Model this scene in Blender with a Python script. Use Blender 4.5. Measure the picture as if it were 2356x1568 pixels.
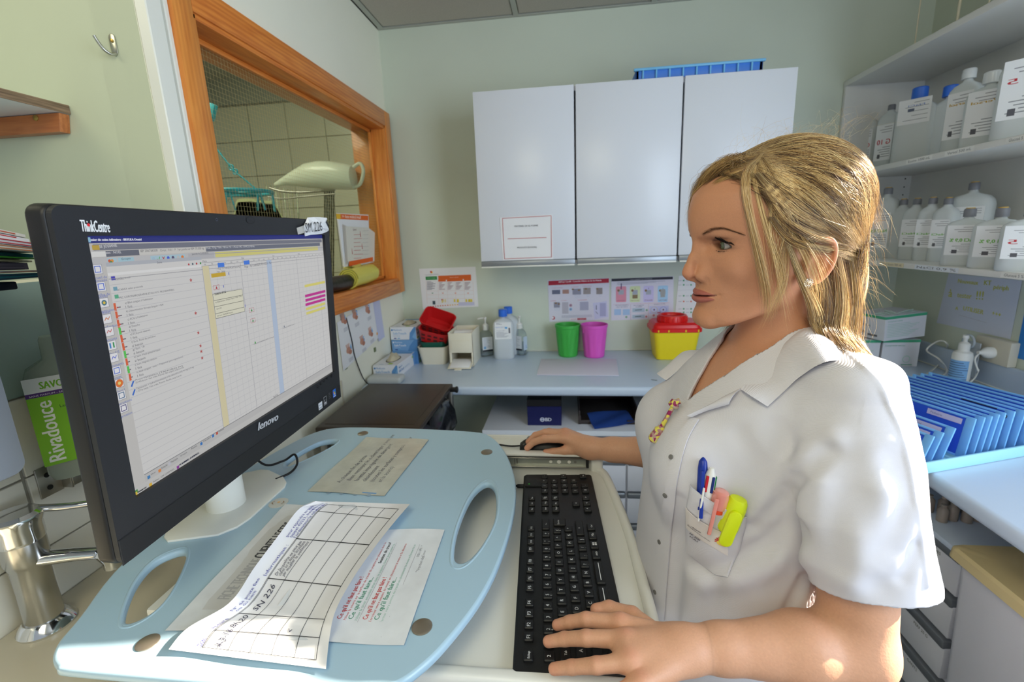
import bpy, bmesh, math, random
import numpy as np
from mathutils import Vector, Matrix
random.seed(7); rng = np.random.default_rng(7)
S = bpy.context.scene
for o in list(bpy.data.objects): bpy.data.objects.remove(o)
# ---------------------------------------------------------------- camera
FPX = 1065.0; PW, PH = 2356, 1568
def unit(v): v = np.asarray(v, float); return v/np.linalg.norm(v)
_dn = unit([187, 4716, FPX]); _yy = unit([125, -246, FPX]); _yy = unit(_yy-_dn*(_yy@_dn)); _xx = np.cross(_yy, -_dn)
RW = np.array([_xx, _yy, -_dn])            # camera (right, down, forward) -> world
EYE = np.array([0, 0, 1.5])
def ray(p): return RW@np.array([p[0]-PW/2, p[1]-PH/2, FPX])
def atX(x, y, v): r = ray((x, y)); return EYE+r*(v/r[0])
def atY(x, y, v): r = ray((x, y)); return EYE+r*(v/r[1])
def atZ(x, y, v): r = ray((x, y)); return EYE+r*((v-1.5)/r[2])
cd = bpy.data.cameras.new('camera'); cam = bpy.data.objects.new('camera', cd); S.collection.objects.link(cam)
cd.sensor_width = 36; cd.lens = FPX/PW*36; cd.clip_start = .02
Rm = Matrix(((RW@[1, 0, 0]).tolist(), (RW@[0, -1, 0]).tolist(), (RW@[0, 0, -1]).tolist())).transposed()
cam.matrix_world = Matrix.Translation(EYE.tolist())@Rm.to_4x4()
S.camera = cam
cd.dof.use_dof = True; cd.dof.focus_distance = .62; cd.dof.aperture_fstop = 7.0
# ---------------------------------------------------------------- light and exposure
S.view_settings.view_transform = 'Standard'; S.view_settings.look = 'None'
S.view_settings.gamma = 1; S.view_settings.use_curve_mapping = False
S.view_settings.exposure = 0.35
w = bpy.data.worlds.new('sky'); S.world = w; w.use_nodes = True
w.node_tree.nodes['Background'].inputs[0].default_value = (.80, .90, 1.0, 1)
w.node_tree.nodes['Background'].inputs[1].default_value = 0.34
def light(name, kind, loc, target, power, color, sx=1, sy=1, angle=0.0, spread=None):
    l = bpy.data.lights.new(name, kind); l.energy = power; l.color = color
    if kind == 'AREA':
        l.shape = 'RECTANGLE'; l.size = sx; l.size_y = sy
        if spread: l.spread = math.radians(spread)
    if kind == 'SUN': l.angle = angle
    o = bpy.data.objects.new(name, l); S.collection.objects.link(o)
    o.location = loc
    o.rotation_euler = (Vector(target)-Vector(loc)).to_track_quat('-Z', 'Y').to_euler()
    return o
light('window_daylight', 'AREA', (1.62, .15, 1.65), (0, .9, 1.4), 44, (.72, .84, 1.0), 1.7, 1.3)
light('sun', 'SUN', (2, 1.09, 2.5), (0, .65, 1.5), 17.0, (1.0, .88, .72), angle=.015)
light('warm_fill_light', 'AREA', (-.3, -.35, 2.42), (-.6, .6, .9), 13, (1.0, .93, .66), .6, 1.2)  # warm light added behind the camera to brighten the left walls
light('niche_fill_light', 'AREA', (-1.45, .25, 2.40), (-1.3, .9, 1.9), 2.2, (1.0, .95, .68), .5, .3)  # added to brighten the green niche wall; no lamp is known there
light('utility_lamp_light', 'AREA', (-1.6, 1.6, 2.5), (-1.6, 1.9, 0), 10, (1.0, .93, .75), .6, .6)
# ---------------------------------------------------------------- materials
def lin(c):
    out = []
    for v in c[:3]:
        v = v/255.0
        out.append(v/12.92 if v <= .04045 else ((v+.055)/1.055)**2.4)
    return (*out, 1.0)
_M = {}
def mat(name, col=(200, 200, 200), rough=.5, metal=0, spec=.5, trans=0, ior=1.45, alpha=1, emis=None, bump=None, attr=None, noise=None, sss=0, coat=0, aniso=0):
    """col in sRGB 0-255; bump=(scale,strength); noise=(scale,amount); attr = colour attribute name"""
    if name in _M: return _M[name]
    m = bpy.data.materials.new(name); m.use_nodes = True; _M[name] = m
    nt = m.node_tree; b = nt.nodes['Principled BSDF']; N = nt.nodes.new; L = nt.links.new
    c = lin(col)
    b.inputs['Base Color'].default_value = c; b.inputs['Roughness'].default_value = rough
    b.inputs['Metallic'].default_value = metal; b.inputs['IOR'].default_value = ior
    b.inputs['Specular IOR Level'].default_value = spec
    b.inputs['Transmission Weight'].default_value = trans; b.inputs['Alpha'].default_value = alpha
    b.inputs['Coat Weight'].default_value = coat
    if sss:
        b.inputs['Subsurface Weight'].default_value = sss; b.inputs['Subsurface Radius'].default_value = (.8, .32, .18)
        b.inputs['Subsurface Scale'].default_value = .009
    src = None
    if attr:
        a = N('ShaderNodeAttribute'); a.attribute_name = attr; src = a.outputs['Color']
        L(src, b.inputs['Base Color'])
    tc = N('ShaderNodeTexCoord')
    if noise:
        n = N('ShaderNodeTexNoise'); n.inputs['Scale'].default_value = noise[0]; n.inputs['Detail'].default_value = 5
        L(tc.outputs['Object'], n.inputs['Vector'])
        mr = N('ShaderNodeMapRange'); mr.inputs[3].default_value = 1-noise[1]; mr.inputs[4].default_value = 1+noise[1]
        mr.inputs[1].default_value = .3; mr.inputs[2].default_value = .7
        L(n.outputs['Fac'], mr.inputs[0])
        mx = N('ShaderNodeVectorMath'); mx.operation = 'SCALE'
        if src: L(src, mx.inputs[0])
        else: mx.inputs[0].default_value = c[:3]
        L(mr.outputs[0], mx.inputs['Scale']); L(mx.outputs[0], b.inputs['Base Color'])
    if bump:
        n = N('ShaderNodeTexNoise'); n.inputs['Scale'].default_value = bump[0]; n.inputs['Detail'].default_value = 4
        L(tc.outputs['Object'], n.inputs['Vector'])
        bp = N('ShaderNodeBump'); bp.inputs['Strength'].default_value = bump[1]; bp.inputs['Distance'].default_value = .002
        L(n.outputs['Fac'], bp.inputs['Height']); L(bp.outputs[0], b.inputs['Normal'])
    if emis is not None:
        if attr: L(src, b.inputs['Emission Color'])
        else: b.inputs['Emission Color'].default_value = c
        b.inputs['Emission Strength'].default_value = emis
    return m
def wood(name, c1, c2, axis=1, scale=22, rough=.4):
    if name in _M: return _M[name]
    m = mat(name, c1, rough, coat=.25); nt = m.node_tree; N = nt.nodes.new; L = nt.links.new
    tc = N('ShaderNodeTexCoord'); mp = N('ShaderNodeMapping'); sc = [1.0, 1.0, 1.0]; sc[axis] = .09
    mp.inputs['Scale'].default_value = sc; L(tc.outputs['Object'], mp.inputs[0])
    n = N('ShaderNodeTexNoise'); n.inputs['Scale'].default_value = scale*3; n.inputs['Detail'].default_value = 6; n.inputs['Distortion'].default_value = .6
    L(mp.outputs[0], n.inputs['Vector'])
    wv = N('ShaderNodeTexWave'); wv.wave_type = 'RINGS'; wv.inputs['Scale'].default_value = scale; wv.inputs['Distortion'].default_value = 3.5; wv.inputs['Detail'].default_value = 2
    L(mp.outputs[0], wv.inputs['Vector'])
    ad = N('ShaderNodeMath'); ad.operation = 'MULTIPLY_ADD'; ad.inputs[1].default_value = .22; L(wv.outputs['Fac'], ad.inputs[0]); L(n.outputs['Fac'], ad.inputs[2])
    cr = N('ShaderNodeValToRGB'); cr.color_ramp.elements[0].color = lin(c2); cr.color_ramp.elements[1].color = lin(c1)
    cr.color_ramp.elements[0].position = .38; cr.color_ramp.elements[1].position = .85
    L(ad.outputs[0], cr.inputs[0]); L(cr.outputs[0], nt.nodes['Principled BSDF'].inputs['Base Color'])
    return m
# ---------------------------------------------------------------- object helpers
def thing(name, label, cat, loc=(0, 0, 0), group=None):
    o = bpy.data.objects.new(name, None); o.empty_display_size = .02; S.collection.objects.link(o)
    o.location = tuple(float(v) for v in loc); tag(o, label, cat, group); return o
def tag(o, label, cat, group=None):
    o['label'] = label; o['category'] = cat
    if group: o['group'] = group
    return o
def wloc(o):
    v = Vector(o.location)
    while o.parent: o = o.parent; v += Vector(o.location)
    return v
def obj(name, verts, faces, m, parent=None, smooth=False, col=None, angle=38, me=None):
    """verts in world coordinates; linked as ONE mesh object whose origin sits at the mesh"""
    verts = np.asarray(verts, float).reshape(-1, 3)
    if parent is not None: org = np.array(wloc(parent))
    else: org = np.array([verts[:, 0].mean(), verts[:, 1].mean(), verts[:, 2].min()])
    me = bpy.data.meshes.new(name)
    v = verts-org
    if isinstance(faces, np.ndarray) and faces.ndim == 2:
        k = faces.shape[1]; nf = len(faces)
        me.vertices.add(len(v)); me.vertices.foreach_set('co', v.astype(np.float32).ravel())
        me.loops.add(nf*k); me.loops.foreach_set('vertex_index', faces.astype(np.int32).ravel())
        me.polygons.add(nf); me.polygons.foreach_set('loop_start', np.arange(0, nf*k, k, dtype=np.int32))
        me.update(calc_edges=True)
    else:
        me.from_pydata(v.tolist(), [], faces)
    if col is not None:
        col = np.asarray(col, float)
        dom = 'POINT' if len(col) == len(verts) else 'FACE'
        if dom == 'FACE':
            lc = np.repeat(col, [len(f) for f in faces], axis=0)
            ca = me.color_attributes.new('Col', 'FLOAT_COLOR', 'CORNER'); ca.data.foreach_set('color', lc.astype(np.float32).ravel())
        else:
            ca = me.color_attributes.new('Col', 'FLOAT_COLOR', 'POINT'); ca.data.foreach_set('color', col.astype(np.float32).ravel())
    if smooth:
        me.shade_smooth()
        if angle: me.set_sharp_from_angle(angle=math.radians(angle))
    for mm in (m if isinstance(m, (list, tuple)) else [m]): me.materials.append(mm)
    o = bpy.data.objects.new(name, me); S.collection.objects.link(o)
    o.parent = parent
    o.location = (0, 0, 0) if parent is not None else org.tolist()
    return o
def struct(o, cat=None): o['kind'] = 'structure'; return o
def stuff(o): o['kind'] = 'stuff'; return o
class Fr:
    """a local frame: origin o, axes u v w (world vectors)"""
    def __init__(s, o=(0, 0, 0), u=(1, 0, 0), v=(0, 1, 0), w=None):
        s.o = np.array(o, float); s.u = np.array(u, float); s.v = np.array(v, float)
        s.w = np.cross(s.u, s.v) if w is None else np.array(w, float)
    def __call__(s, p):
        p = np.asarray(p, float).reshape(-1, 3); return s.o+p[:, :1]*s.u+p[:, 1:2]*s.v+p[:, 2:3]*s.w
def rotz(o, deg):
    a = math.radians(deg); return Fr(o, (math.cos(a), math.sin(a), 0), (-math.sin(a), math.cos(a), 0), (0, 0, 1))
ID = Fr()
def bmv(bm, fr):
    vs = np.array([v.co[:] for v in bm.verts]); fs = [[l.vert.index for l in f.loops] for f in bm.faces]
    return fr(vs), fs
def boxm(x0, y0, z0, x1, y1, z1, bev=0, seg=2, fr=ID):
    bm = bmesh.new(); bmesh.ops.create_cube(bm, size=1)
    for v in bm.verts:
        v.co = ((x0+x1)/2+v.co.x*(x1-x0), (y0+y1)/2+v.co.y*(y1-y0), (z0+z1)/2+v.co.z*(z1-z0))
    if bev: bmesh.ops.bevel(bm, geom=bm.edges[:], offset=bev, segments=seg, affect='EDGES', profile=.5)
    bm.verts.index_update(); r = bmv(bm, fr); bm.free(); return r
def join(*ms):
    V = []; F = []; n = 0
    for v, f in ms:
        v = np.asarray(v, float); V.append(v); F += [[i+n for i in ff] for ff in f]; n += len(v)
    return np.concatenate(V), F
def box(name, b, m, parent=None, bev=0.002, seg=2, fr=ID):
    v, f = boxm(*b, bev=bev, seg=seg, fr=fr); return obj(name, v, f, m, parent, smooth=bev > 0)
def prismm(poly, z0, z1, fr=ID, bev=0, seg=2):
    """poly 2d ccw in u,v extruded along w, with optional rounded rims"""
    poly = np.asarray(poly, float); n = len(poly)
    bm = bmesh.new(); vs = [bm.verts.new((p[0], p[1], z0)) for p in poly]; f = bm.faces.new(vs)
    r = bmesh.ops.extrude_face_region(bm, geom=[f]); tv = [e for e in r['geom'] if isinstance(e, bmesh.types.BMVert)]
    for v in tv: v.co.z = z1
    bmesh.ops.recalc_face_normals(bm, faces=bm.faces)
    if bev:
        es = [e for e in bm.edges if abs(e.verts[0].co.z-e.verts[1].co.z) < 1e-9]
        bmesh.ops.bevel(bm, geom=es, offset=bev, segments=seg, affect='EDGES', profile=.5)
    bm.verts.index_update(); r = bmv(bm, fr); bm.free(); return r
def prism(name, poly, z0, z1, m, parent=None, fr=ID, bev=0, seg=2):
    v, f = prismm(poly, z0, z1, fr, bev, seg); return obj(name, v, f, m, parent, smooth=True)
def rrect(x0, y0, x1, y1, r, n=6):
    out = []
    for cx, cy, a0 in ((x1-r, y0+r, -90), (x1-r, y1-r, 0), (x0+r, y1-r, 90), (x0+r, y0+r, 180)):
        for i in range(n+1):
            a = math.radians(a0+90*i/n); out.append((cx+r*math.cos(a), cy+r*math.sin(a)))
    return out
def spline(pts, n=8, closed=False):
    """Catmull-Rom through points"""
    P = np.asarray(pts, float); k = len(P); out = []
    rng_ = range(k) if closed else range(k-1)
    for i in rng_:
        if closed: a, b, c, d = P[(i-1) % k], P[i], P[(i+1) % k], P[(i+2) % k]
        else: a, b, c, d = P[max(i-1, 0)], P[i], P[i+1], P[min(i+2, k-1)]
        for j in range(n):
            t = j/n
            out.append(.5*((2*b)+(-a+c)*t+(2*a-5*b+4*c-d)*t*t+(-a+3*b-3*c+d)*t**3))
    if not closed: out.append(P[-1])
    return np.array(out)
def tubem(pts, r, seg=10, cap=True, closed=False):
    P = np.asarray(pts, float); n = len(P); r = np.broadcast_to(np.asarray(r, float), (n,))
    T = np.gradient(P, axis=0) if not closed else (np.roll(P, -1, 0)-np.roll(P, 1, 0))
    T /= np.linalg.norm(T, axis=1)[:, None]+1e-12
    a = np.array([0, 0, 1.]) if abs(T[0][2]) < .9 else np.array([1., 0, 0])
    nrm = unit(np.cross(T[0], a)); V = []
    for i in range(n):
        nrm = unit(nrm-T[i]*(nrm@T[i])); b = np.cross(T[i], nrm)
        for k in range(seg):
            an = 2*math.pi*k/seg; V.append(P[i]+r[i]*(math.cos(an)*nrm+math.sin(an)*b))
    F = []
    for i in range(n if closed else n-1):
        j = (i+1) % n
        for k in range(seg):
            F.append([i*seg+k, i*seg+(k+1) % seg, j*seg+(k+1) % seg, j*seg+k])
    if cap and not closed:
        F.append(list(range(seg))[::-1]); F.append([(n-1)*seg+k for k in range(seg)])
    return np.array(V), F
def tube(name, pts, r, m, parent=None, seg=10, closed=False):
    v, f = tubem(pts, r, seg, closed=closed); return obj(name, v, f, m, parent, smooth=True, angle=60)
def lathem(prof, seg=32, fr=ID, squash=1.0, open_=False):
    """prof [(r,z)...] bottom to top; closed with caps where r>0 at the ends unless open_"""
    V = []; F = []
    for r, z in prof:
        for k in range(seg):
            a = 2*math.pi*k/seg; V.append((r*math.cos(a), r*math.sin(a)*squash, z))
    n = len(prof)
    for i in range(n-1):
        for k in range(seg): F.append([i*seg+k, i*seg+(k+1) % seg, (i+1)*seg+(k+1) % seg, (i+1)*seg+k])
    if not open_: F.append(list(range(seg))[::-1]); F.append([(n-1)*seg+k for k in range(seg)])
    return fr(V), F
def lathe(name, prof, m, parent=None, seg=32, fr=ID, squash=1.0, angle=40, open_=False):
    v, f = lathem(prof, seg, fr, squash, open_); return obj(name, v, f, m, parent, smooth=True, angle=angle)
def loftm(rings, closed_ends=True, wrap=True):
    R_ = [np.asarray(r, float) for r in rings]; k = len(R_[0]); V = np.concatenate(R_); F = []
    for i in range(len(R_)-1):
        for j in range(k if wrap else k-1):
            F.append([i*k+j, i*k+(j+1) % k, (i+1)*k+(j+1) % k, (i+1)*k+j])
    if closed_ends and wrap: F.append(list(range(k))[::-1]); F.append([(len(R_)-1)*k+j for j in range(k)])
    return V, F
def dup(root, loc, label=None, group=None):
    r = root.copy(); S.collection.objects.link(r); r.location = loc
    if label: r['label'] = label
    if group: r['group'] = group
    for ch in list(root.children):
        c_ = ch.copy(); S.collection.objects.link(c_); c_.parent = r
        for g in ch.children:
            d = g.copy(); S.collection.objects.link(d); d.parent = c_
    return r
# ---------------------------------------------------------------- flat print (lettering, tables, pictograms)
_TX = {}
def glyphs(s):
    if s in _TX: return _TX[s]
    cu = bpy.data.curves.new('t', 'FONT'); cu.body = s; cu.size = 1; cu.resolution_u = 2
    ob = bpy.data.objects.new('t', cu); S.collection.objects.link(ob)
    dg = bpy.context.evaluated_depsgraph_get(); me = bpy.data.meshes.new_from_object(ob.evaluated_get(dg))
    n = len(me.vertices); V = np.zeros(n*3, np.float32); me.vertices.foreach_get('co', V); V = V.reshape(-1, 3)[:, :2].astype(float)
    F = [list(p.vertices) for p in me.polygons]
    bpy.data.objects.remove(ob); bpy.data.curves.remove(cu); bpy.data.meshes.remove(me)
    if n: V[:, 0] -= V[:, 0].min()
    _TX[s] = (V, F); return _TX[s]
class Print:
    """flat coloured print lying on a plane: origin, u, v unit vectors, normal w; positions by (u,v) metres"""
    def __init__(s, o, u, v, lift=.0004, hit=None):
        s.o = np.array(o, float); s.u = unit(u); s.v = unit(v); s.w = unit(np.cross(s.u, s.v))
        s.V = []; s.F = []; s.C = []; s.n = 0; s.lift = lift; s.lay = 0; s.hitf = hit
    def uv(s, p):                       # a point of the photograph -> u,v on this plane
        r = ray(p); t = ((s.o-EYE)@s.w)/(r@s.w); q = EYE+r*t-s.o; return np.array([q@s.u, q@s.v])
    def add(s, P2, F, c):
        P2 = np.asarray(P2, float); h = s.lift+s.lay*.0000015; s.lay += 1
        s.V.append(s.o+P2[:, :1]*s.u+P2[:, 1:2]*s.v+h*s.w); s.F += [[i+s.n for i in f] for f in F]
        s.C += [lin(c)]*len(F); s.n += len(P2)
    def poly(s, P, c): s.add(P, [list(range(len(P)))], c)
    def rect(s, x0, y0, x1, y1, c): s.poly([(x0, y0), (x1, y0), (x1, y1), (x0, y1)], c)
    def frame(s, x0, y0, x1, y1, t, c):
        s.rect(x0, y0, x1, y0+t, c); s.rect(x0, y1-t, x1, y1, c); s.rect(x0, y0, x0+t, y1, c); s.rect(x1-t, y0, x1, y1, c)
    def line(s, a, b, t, c):
        a = np.array(a, float); b = np.array(b, float); d = b-a; n = np.array([-d[1], d[0]])/(np.linalg.norm(d)+1e-9)*t/2
        s.poly([a-n, b-n, b+n, a+n], c)
    def pl(s, pts, t, c):
        for a, b in zip(pts[:-1], pts[1:]): s.line(a, b, t, c)
    def disc(s, x, y, r, c, ry=None, n=14):
        ry = ry or r; s.poly([(x+r*math.cos(2*math.pi*i/n), y+ry*math.sin(2*math.pi*i/n)) for i in range(n)], c)
    def text(s, x, y, h, t, c, ang=0, width=None, bold=0, shear=0, al='l'):
        V, F = glyphs(t)
        if not len(V): return
        V = V*h; wd = V[:, 0].max()
        if width: V = V*[width/wd, 1]; wd = width
        if al == 'c': V = V-[wd/2, 0]
        if shear: V = V+np.c_[V[:, 1]*shear, np.zeros(len(V))]
        a = math.radians(ang); Rr = np.array([[math.cos(a), -math.sin(a)], [math.sin(a), math.cos(a)]])
        for k in range(1+(2 if bold else 0)):
            s.add((V+[(0, bold, -bold)[k], 0])@Rr.T+[x, y], F, c)
    def tpx(s, p0, p1, t, c, h=None, up=None, bold=0, k=1.0):
        """text with its baseline from photo point p0 to photo point p1"""
        a = s.uv(p0); b = s.uv(p1); d = b-a; L_ = np.linalg.norm(d); V, F = glyphs(t)
        if not len(V): return
        hh = h or L_/V[:, 0].max()*k
        s.text(a[0], a[1], hh, t, c, math.degrees(math.atan2(d[1], d[0])), width=L_, bold=bold)
    def qpx(s, pts, c): s.poly([s.uv(p) for p in pts], c)
    def lpx(s, p0, p1, t, c): s.line(s.uv(p0), s.uv(p1), t, c)
    def build(s, name, m, parent=None):
        o = obj(name, np.concatenate(s.V), s.F, m, parent, col=s.C)
        if name != 'screen': o['kind'] = 'stuff'
        return o
PRINT = mat('printed_ink', attr='Col', rough=.6)
# ================================================================ THE SETTING
XL, YB, XR, ZC = -.863, 2.35, 1.52, 2.465
M_wall_g = mat('green_wall_paint', (208, 216, 200), .55, noise=(3, .02), bump=(160, .05))
M_wall_l = mat('left_wall_paint', (204, 211, 184), .55, noise=(3, .03), bump=(120, .05))
M_wall_w = mat('cream_wall_paint', (244, 242, 224), .6, noise=(2, .02), bump=(120, .05))
M_white = mat('white_gloss_paint', (236, 236, 226), .3)
M_lam = mat('white_laminate', (226, 229, 236), .28, bump=(300, .03))
M_lamb = mat('pale_blue_laminate', (196, 212, 232), .3, bump=(250, .04))
M_ceil = mat('mineral_ceiling_tile', (188, 182, 170), .9, noise=(260, .10), bump=(300, .5))
M_floor = mat('speckled_floor', (96, 100, 102), .5, noise=(400, .5))
M_pine = wood('orange_pine_along', (226, 140, 60), (196, 106, 40), 1, 26)
M_pinev = wood('orange_pine_upright', (234, 154, 72), (208, 122, 50), 2, 26)
M_grey = mat('grey_aluminium', (150, 156, 162), .35, metal=.6)
M_chrome = mat('chrome', (225, 226, 228), .10, metal=1)
M_steel = mat('brushed_steel', (176, 174, 168), .3, metal=.9)
M_black = mat('black_plastic', (26, 27, 29), .42, bump=(900, .12))
M_blk2 = mat('black_rubber', (20, 20, 22), .5)
M_paper = mat('white_paper', (238, 238, 240), .7, bump=(40, .05))
M_tile = mat('white_wall_tile', (226, 222, 206), .16)
M_grout = mat('grey_grout', (150, 146, 132), .8)
M_sink = mat('cream_sink_resin', (206, 198, 176), .22)
M_green_shade = mat('green_wall_paint_shaded', (168, 190, 180), .6)  # wall green with the shade below the magazines put into its colour
# --- walls
WY0, WY1, WZ0, WZ1 = 1.10, 2.255, 1.305, 2.025     # opening of the inner window in the left wall
T = .10
v, f = join(boxm(XL-T, WY1, 0, XL, YB, ZC), boxm(XL-T, WY0, WZ1, XL, WY1, ZC), boxm(XL-T, WY0, 0, XL, WY1, WZ0), boxm(XL-T, -.6, 0, XL, .972, 1.458), boxm(XL-T, .972, 0, XL, WY0, ZC))
wl = obj('wall_left', v, f, M_wall_w); wl['kind'] = 'structure'
o = box('wall_paint', (XL, -.6, 1.283, XL+.002, .972, 1.458), M_green_shade, wl, 0)
NY = .972
struct(box('wall_niche', (-2.3, NY, 0, XL-.0005, NY+.09, ZC), M_wall_l, None, 0)); struct(box('wall_niche_side', (-2.4, -.6, 0, -2.3, NY, ZC), M_wall_l, None, 0))
struct(box('ceiling_niche', (-2.4, -1.0, ZC, XL-T, NY, ZC+.05), M_ceil, None, 0))
o = struct(box('wall_back', (XL-T, YB, 0, XR+.1, YB+.1, ZC), M_wall_g, None, 0))
# two window openings toward the front of the room, unseen; the narrow one is shaped to keep the sun on her
v, f = join(boxm(XR, .94, 0, XR+.1, YB, ZC), boxm(XR, .68, 0, XR+.1, .94, 1.0), boxm(XR, .68, 2.21, XR+.1, .94, ZC), boxm(XR, .2, 0, XR+.1, .68, ZC), boxm(XR, -.9, 0, XR+.1, .2, 1.0), boxm(XR, -.9, 2.3, XR+.1, .2, ZC), boxm(XR, -1.0, 0, XR+.1, -.9, ZC))
o = obj('wall_right', v, f, M_wall_g); struct(o)
struct(box('floor', (XL-2.4, -1.0, -.05, XR+.1, 3.1, 0), M_floor, None, 0))
ce = struct(box('ceiling', (XL-T, -1.0, ZC+.012, XR+.1, YB+.1, ZC+.06), mat('ceiling_void', (120, 118, 110), .9), None, 0))
gx = [XL+.02, atY(1190, 30, 2.35)[0]-.005]; gx += [gx[1]+.6*k for k in (1, 2, 3)]
gy = [YB-.012-1.2*k for k in range(0, 4)]
for i in range(len(gx)-1):
    for j in range(len(gy)-1):
        if gx[i] > XR: continue
        box('ceiling_tile', (gx[i]+.014, gy[j+1]+.014, ZC, min(gx[i+1]-.014, XR), gy[j]-.014, ZC+.012), M_ceil, ce, .003, 1)
M_rail = mat('ceiling_rail_metal', (176, 178, 168), .35)
for x in gx[:-1]: box('ceiling_rail', (x-.012, -1.0, ZC-.002, x+.012, YB, ZC+.010), M_rail, ce, .001, 1)
for y in gy[1:]: box('ceiling_rail', (XL, y-.012, ZC-.001, XR, y+.012, ZC+.010), M_rail, ce, .001, 1)
box('ceiling_rail', (XL, YB-.016, ZC-.003, XR, YB, ZC+.010), M_rail, ce, .001, 1)
# --- white casing between the green wall and the pine frame
t1 = struct(obj('trim_1', *join(boxm(XL, .972, 0, XL+.026, 1.012, ZC, .002, 1), boxm(XL, 1.013, 0, XL+.014, 1.028, ZC, .002, 1), boxm(XL, 1.028, 0, XL+.020, 1.040, ZC, .002, 1)), M_white))
# --- pine framed inner window
win = thing('window_1', 'pine framed inner window with wired glass looking into a tiled utility room', 'window', (XL, (WY0+WY1)/2, WZ0))
del win['category']; del win['label']; win['kind'] = 'structure'
FX = XL+.030
a0, a1, b0, b1 = 1.040, 2.318, 1.245, 2.094
def casing(nm, y0, z0, y1, z1, vert): 
    obj(nm, *boxm(XL, y0, z0, FX, y1, z1, .003, 2), M_pinev if vert else M_pine, win, smooth=True)
casing('frame_stile', a0, b0, WY0, b1, True); casing('frame_stile', WY1, b0, a1, b1, True)
casing('frame_rail', WY0, WZ1, WY1, b1, False); casing('frame_rail', WY0, b0, WY1, WZ0, False)
D0 = XL-.14
box('frame_lining', (D0, WY0-.012, WZ0, FX-.006, WY0+.012, WZ1), M_pinev, win)
box('frame_lining', (D0, WY1-.012, WZ0, FX-.006, WY1+.012, WZ1), M_pinev, win)
box('frame_lining', (D0, WY0, WZ1-.012, FX-.006, WY1, WZ1+.012), M_pine, win)
box('window_sill', (D0, WY0, WZ0-.012, FX-.004, WY1, WZ0+.014), M_pine, win)
GX = XL-.055
M_glass = mat('wired_glass', (225, 235, 225), .02, trans=1, ior=1.08, spec=.25)
box('glass_pane', (GX-.003, WY0, WZ0, GX+.003, WY1, WZ1), M_glass, win, 0)
M_wire = mat('glass_wire', (205, 190, 140), .4, metal=.4)
wv = []
yy = WY0+.016
while yy < WY1: wv.append(boxm(GX+.0031, yy-.0002, WZ0+.014, GX+.0035, yy+.0002, WZ1-.012)); yy += .0127
zz = WZ0+.016
while zz < WZ1-.01: wv.append(boxm(GX+.0031, WY0+.012, zz-.00018, GX+.0035, WY1-.012, zz+.00018)); zz += .0127
stuff(obj('wire_mesh', *join(*wv), M_wire, win))
for yy, z0, z1 in ((WY0+.020, WZ0, WZ1), (WY1-.020, WZ0, WZ1)):
    box('glazing_bead', (GX+.004, yy-.009, z0+.014, GX+.016, yy+.009, z1-.012), M_pinev, win, .002)
for zz in (WZ1-.02, WZ0+.022): box('glazing_bead', (GX+.004, WY0+.012, zz-.007, GX+.016, WY1-.012, zz+.007), M_pine, win, .002)
# --- utility room behind the glass
UX0, UY1 = -3.0, 2.95
v, f = join(boxm(UX0, UY1, 0, XL-T, UY1+.06, 2.55), boxm(UX0-.06, 0, 0, UX0, UY1+.06, 2.55), boxm(UX0, -.6, 2.52, XL-T, UY1, 2.58))
wf = struct(obj('wall_utility', v, f, M_grout))
M_ut = mat('grey_wall_tile', (196, 196, 182), .25)
x = -.98; 
while x > UX0:
    z = 2.36
    while z > 1.0:
        box('wall_tile', (x-.246, UY1-.008, z-.206, x, UY1, z), M_ut, wf, .0015, 1); z -= .21
    x -= .25
box('tile_cornice', (UX0, UY1-.02, 2.37, XL-T, UY1, 2.52), mat('grey_cornice_paint', (150, 152, 144), .7), wf, .002)  # plain grey band above the utility tiles
# --- white tiled lower part of the left wall (behind the sink)
tw = struct(obj('wall_tiling', *boxm(XL, -.6, .90, XL+.003, .972, 1.283), M_grout))
yy = .972
while yy > -.2:
    for r_ in range(3):
        z1 = 1.281-.126*r_; box('wall_tile', (XL+.002, yy-.197, z1-.1235, XL+.008, yy-.003, z1), M_tile, tw, .0012, 1)
    yy -= .20
# --- sink worktop below the tiles, left foreground
ZS = .94
sk = thing('sink_unit', 'cream resin sink top with chrome tap under the white tiles', 'sink', (-.70, .3, 0))
v, f = prismm(rrect(XL+.008, -.5, -.42, .94, .02), ZS-.03, ZS, bev=.006); obj('sink_top', v, f, M_sink, sk, smooth=True)
box('sink_cabinet', (XL+.02, -.45, .08, -.62, .9, ZS-.03), M_lam, sk)
bz = ZS
v, f = prismm(rrect(-.66, -.15, -.34, .38, .06), bz-.001, bz+.010, bev=.004); obj('basin_rim', v, f, M_sink, sk, smooth=True)
v, f = lathem([(.001, bz+.011), (.045, bz+.011), (.048, bz+.012)], 30, Fr((-.48, .36, 0))); obj('drain_cover', v, f, M_steel, sk, smooth=True)
P = Print((-.48, .36, bz+.0125), (1, 0, 0), (0, 1, 0))
for i in range(-4, 5):
    for j in range(-4, 5):
        if i*i+j*j < 17: P.disc(i*.0095+(j % 2)*.0047, j*.0085, .0028, (40, 38, 34), n=8)
P.build('drain_holes', PRINT, sk)
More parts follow.
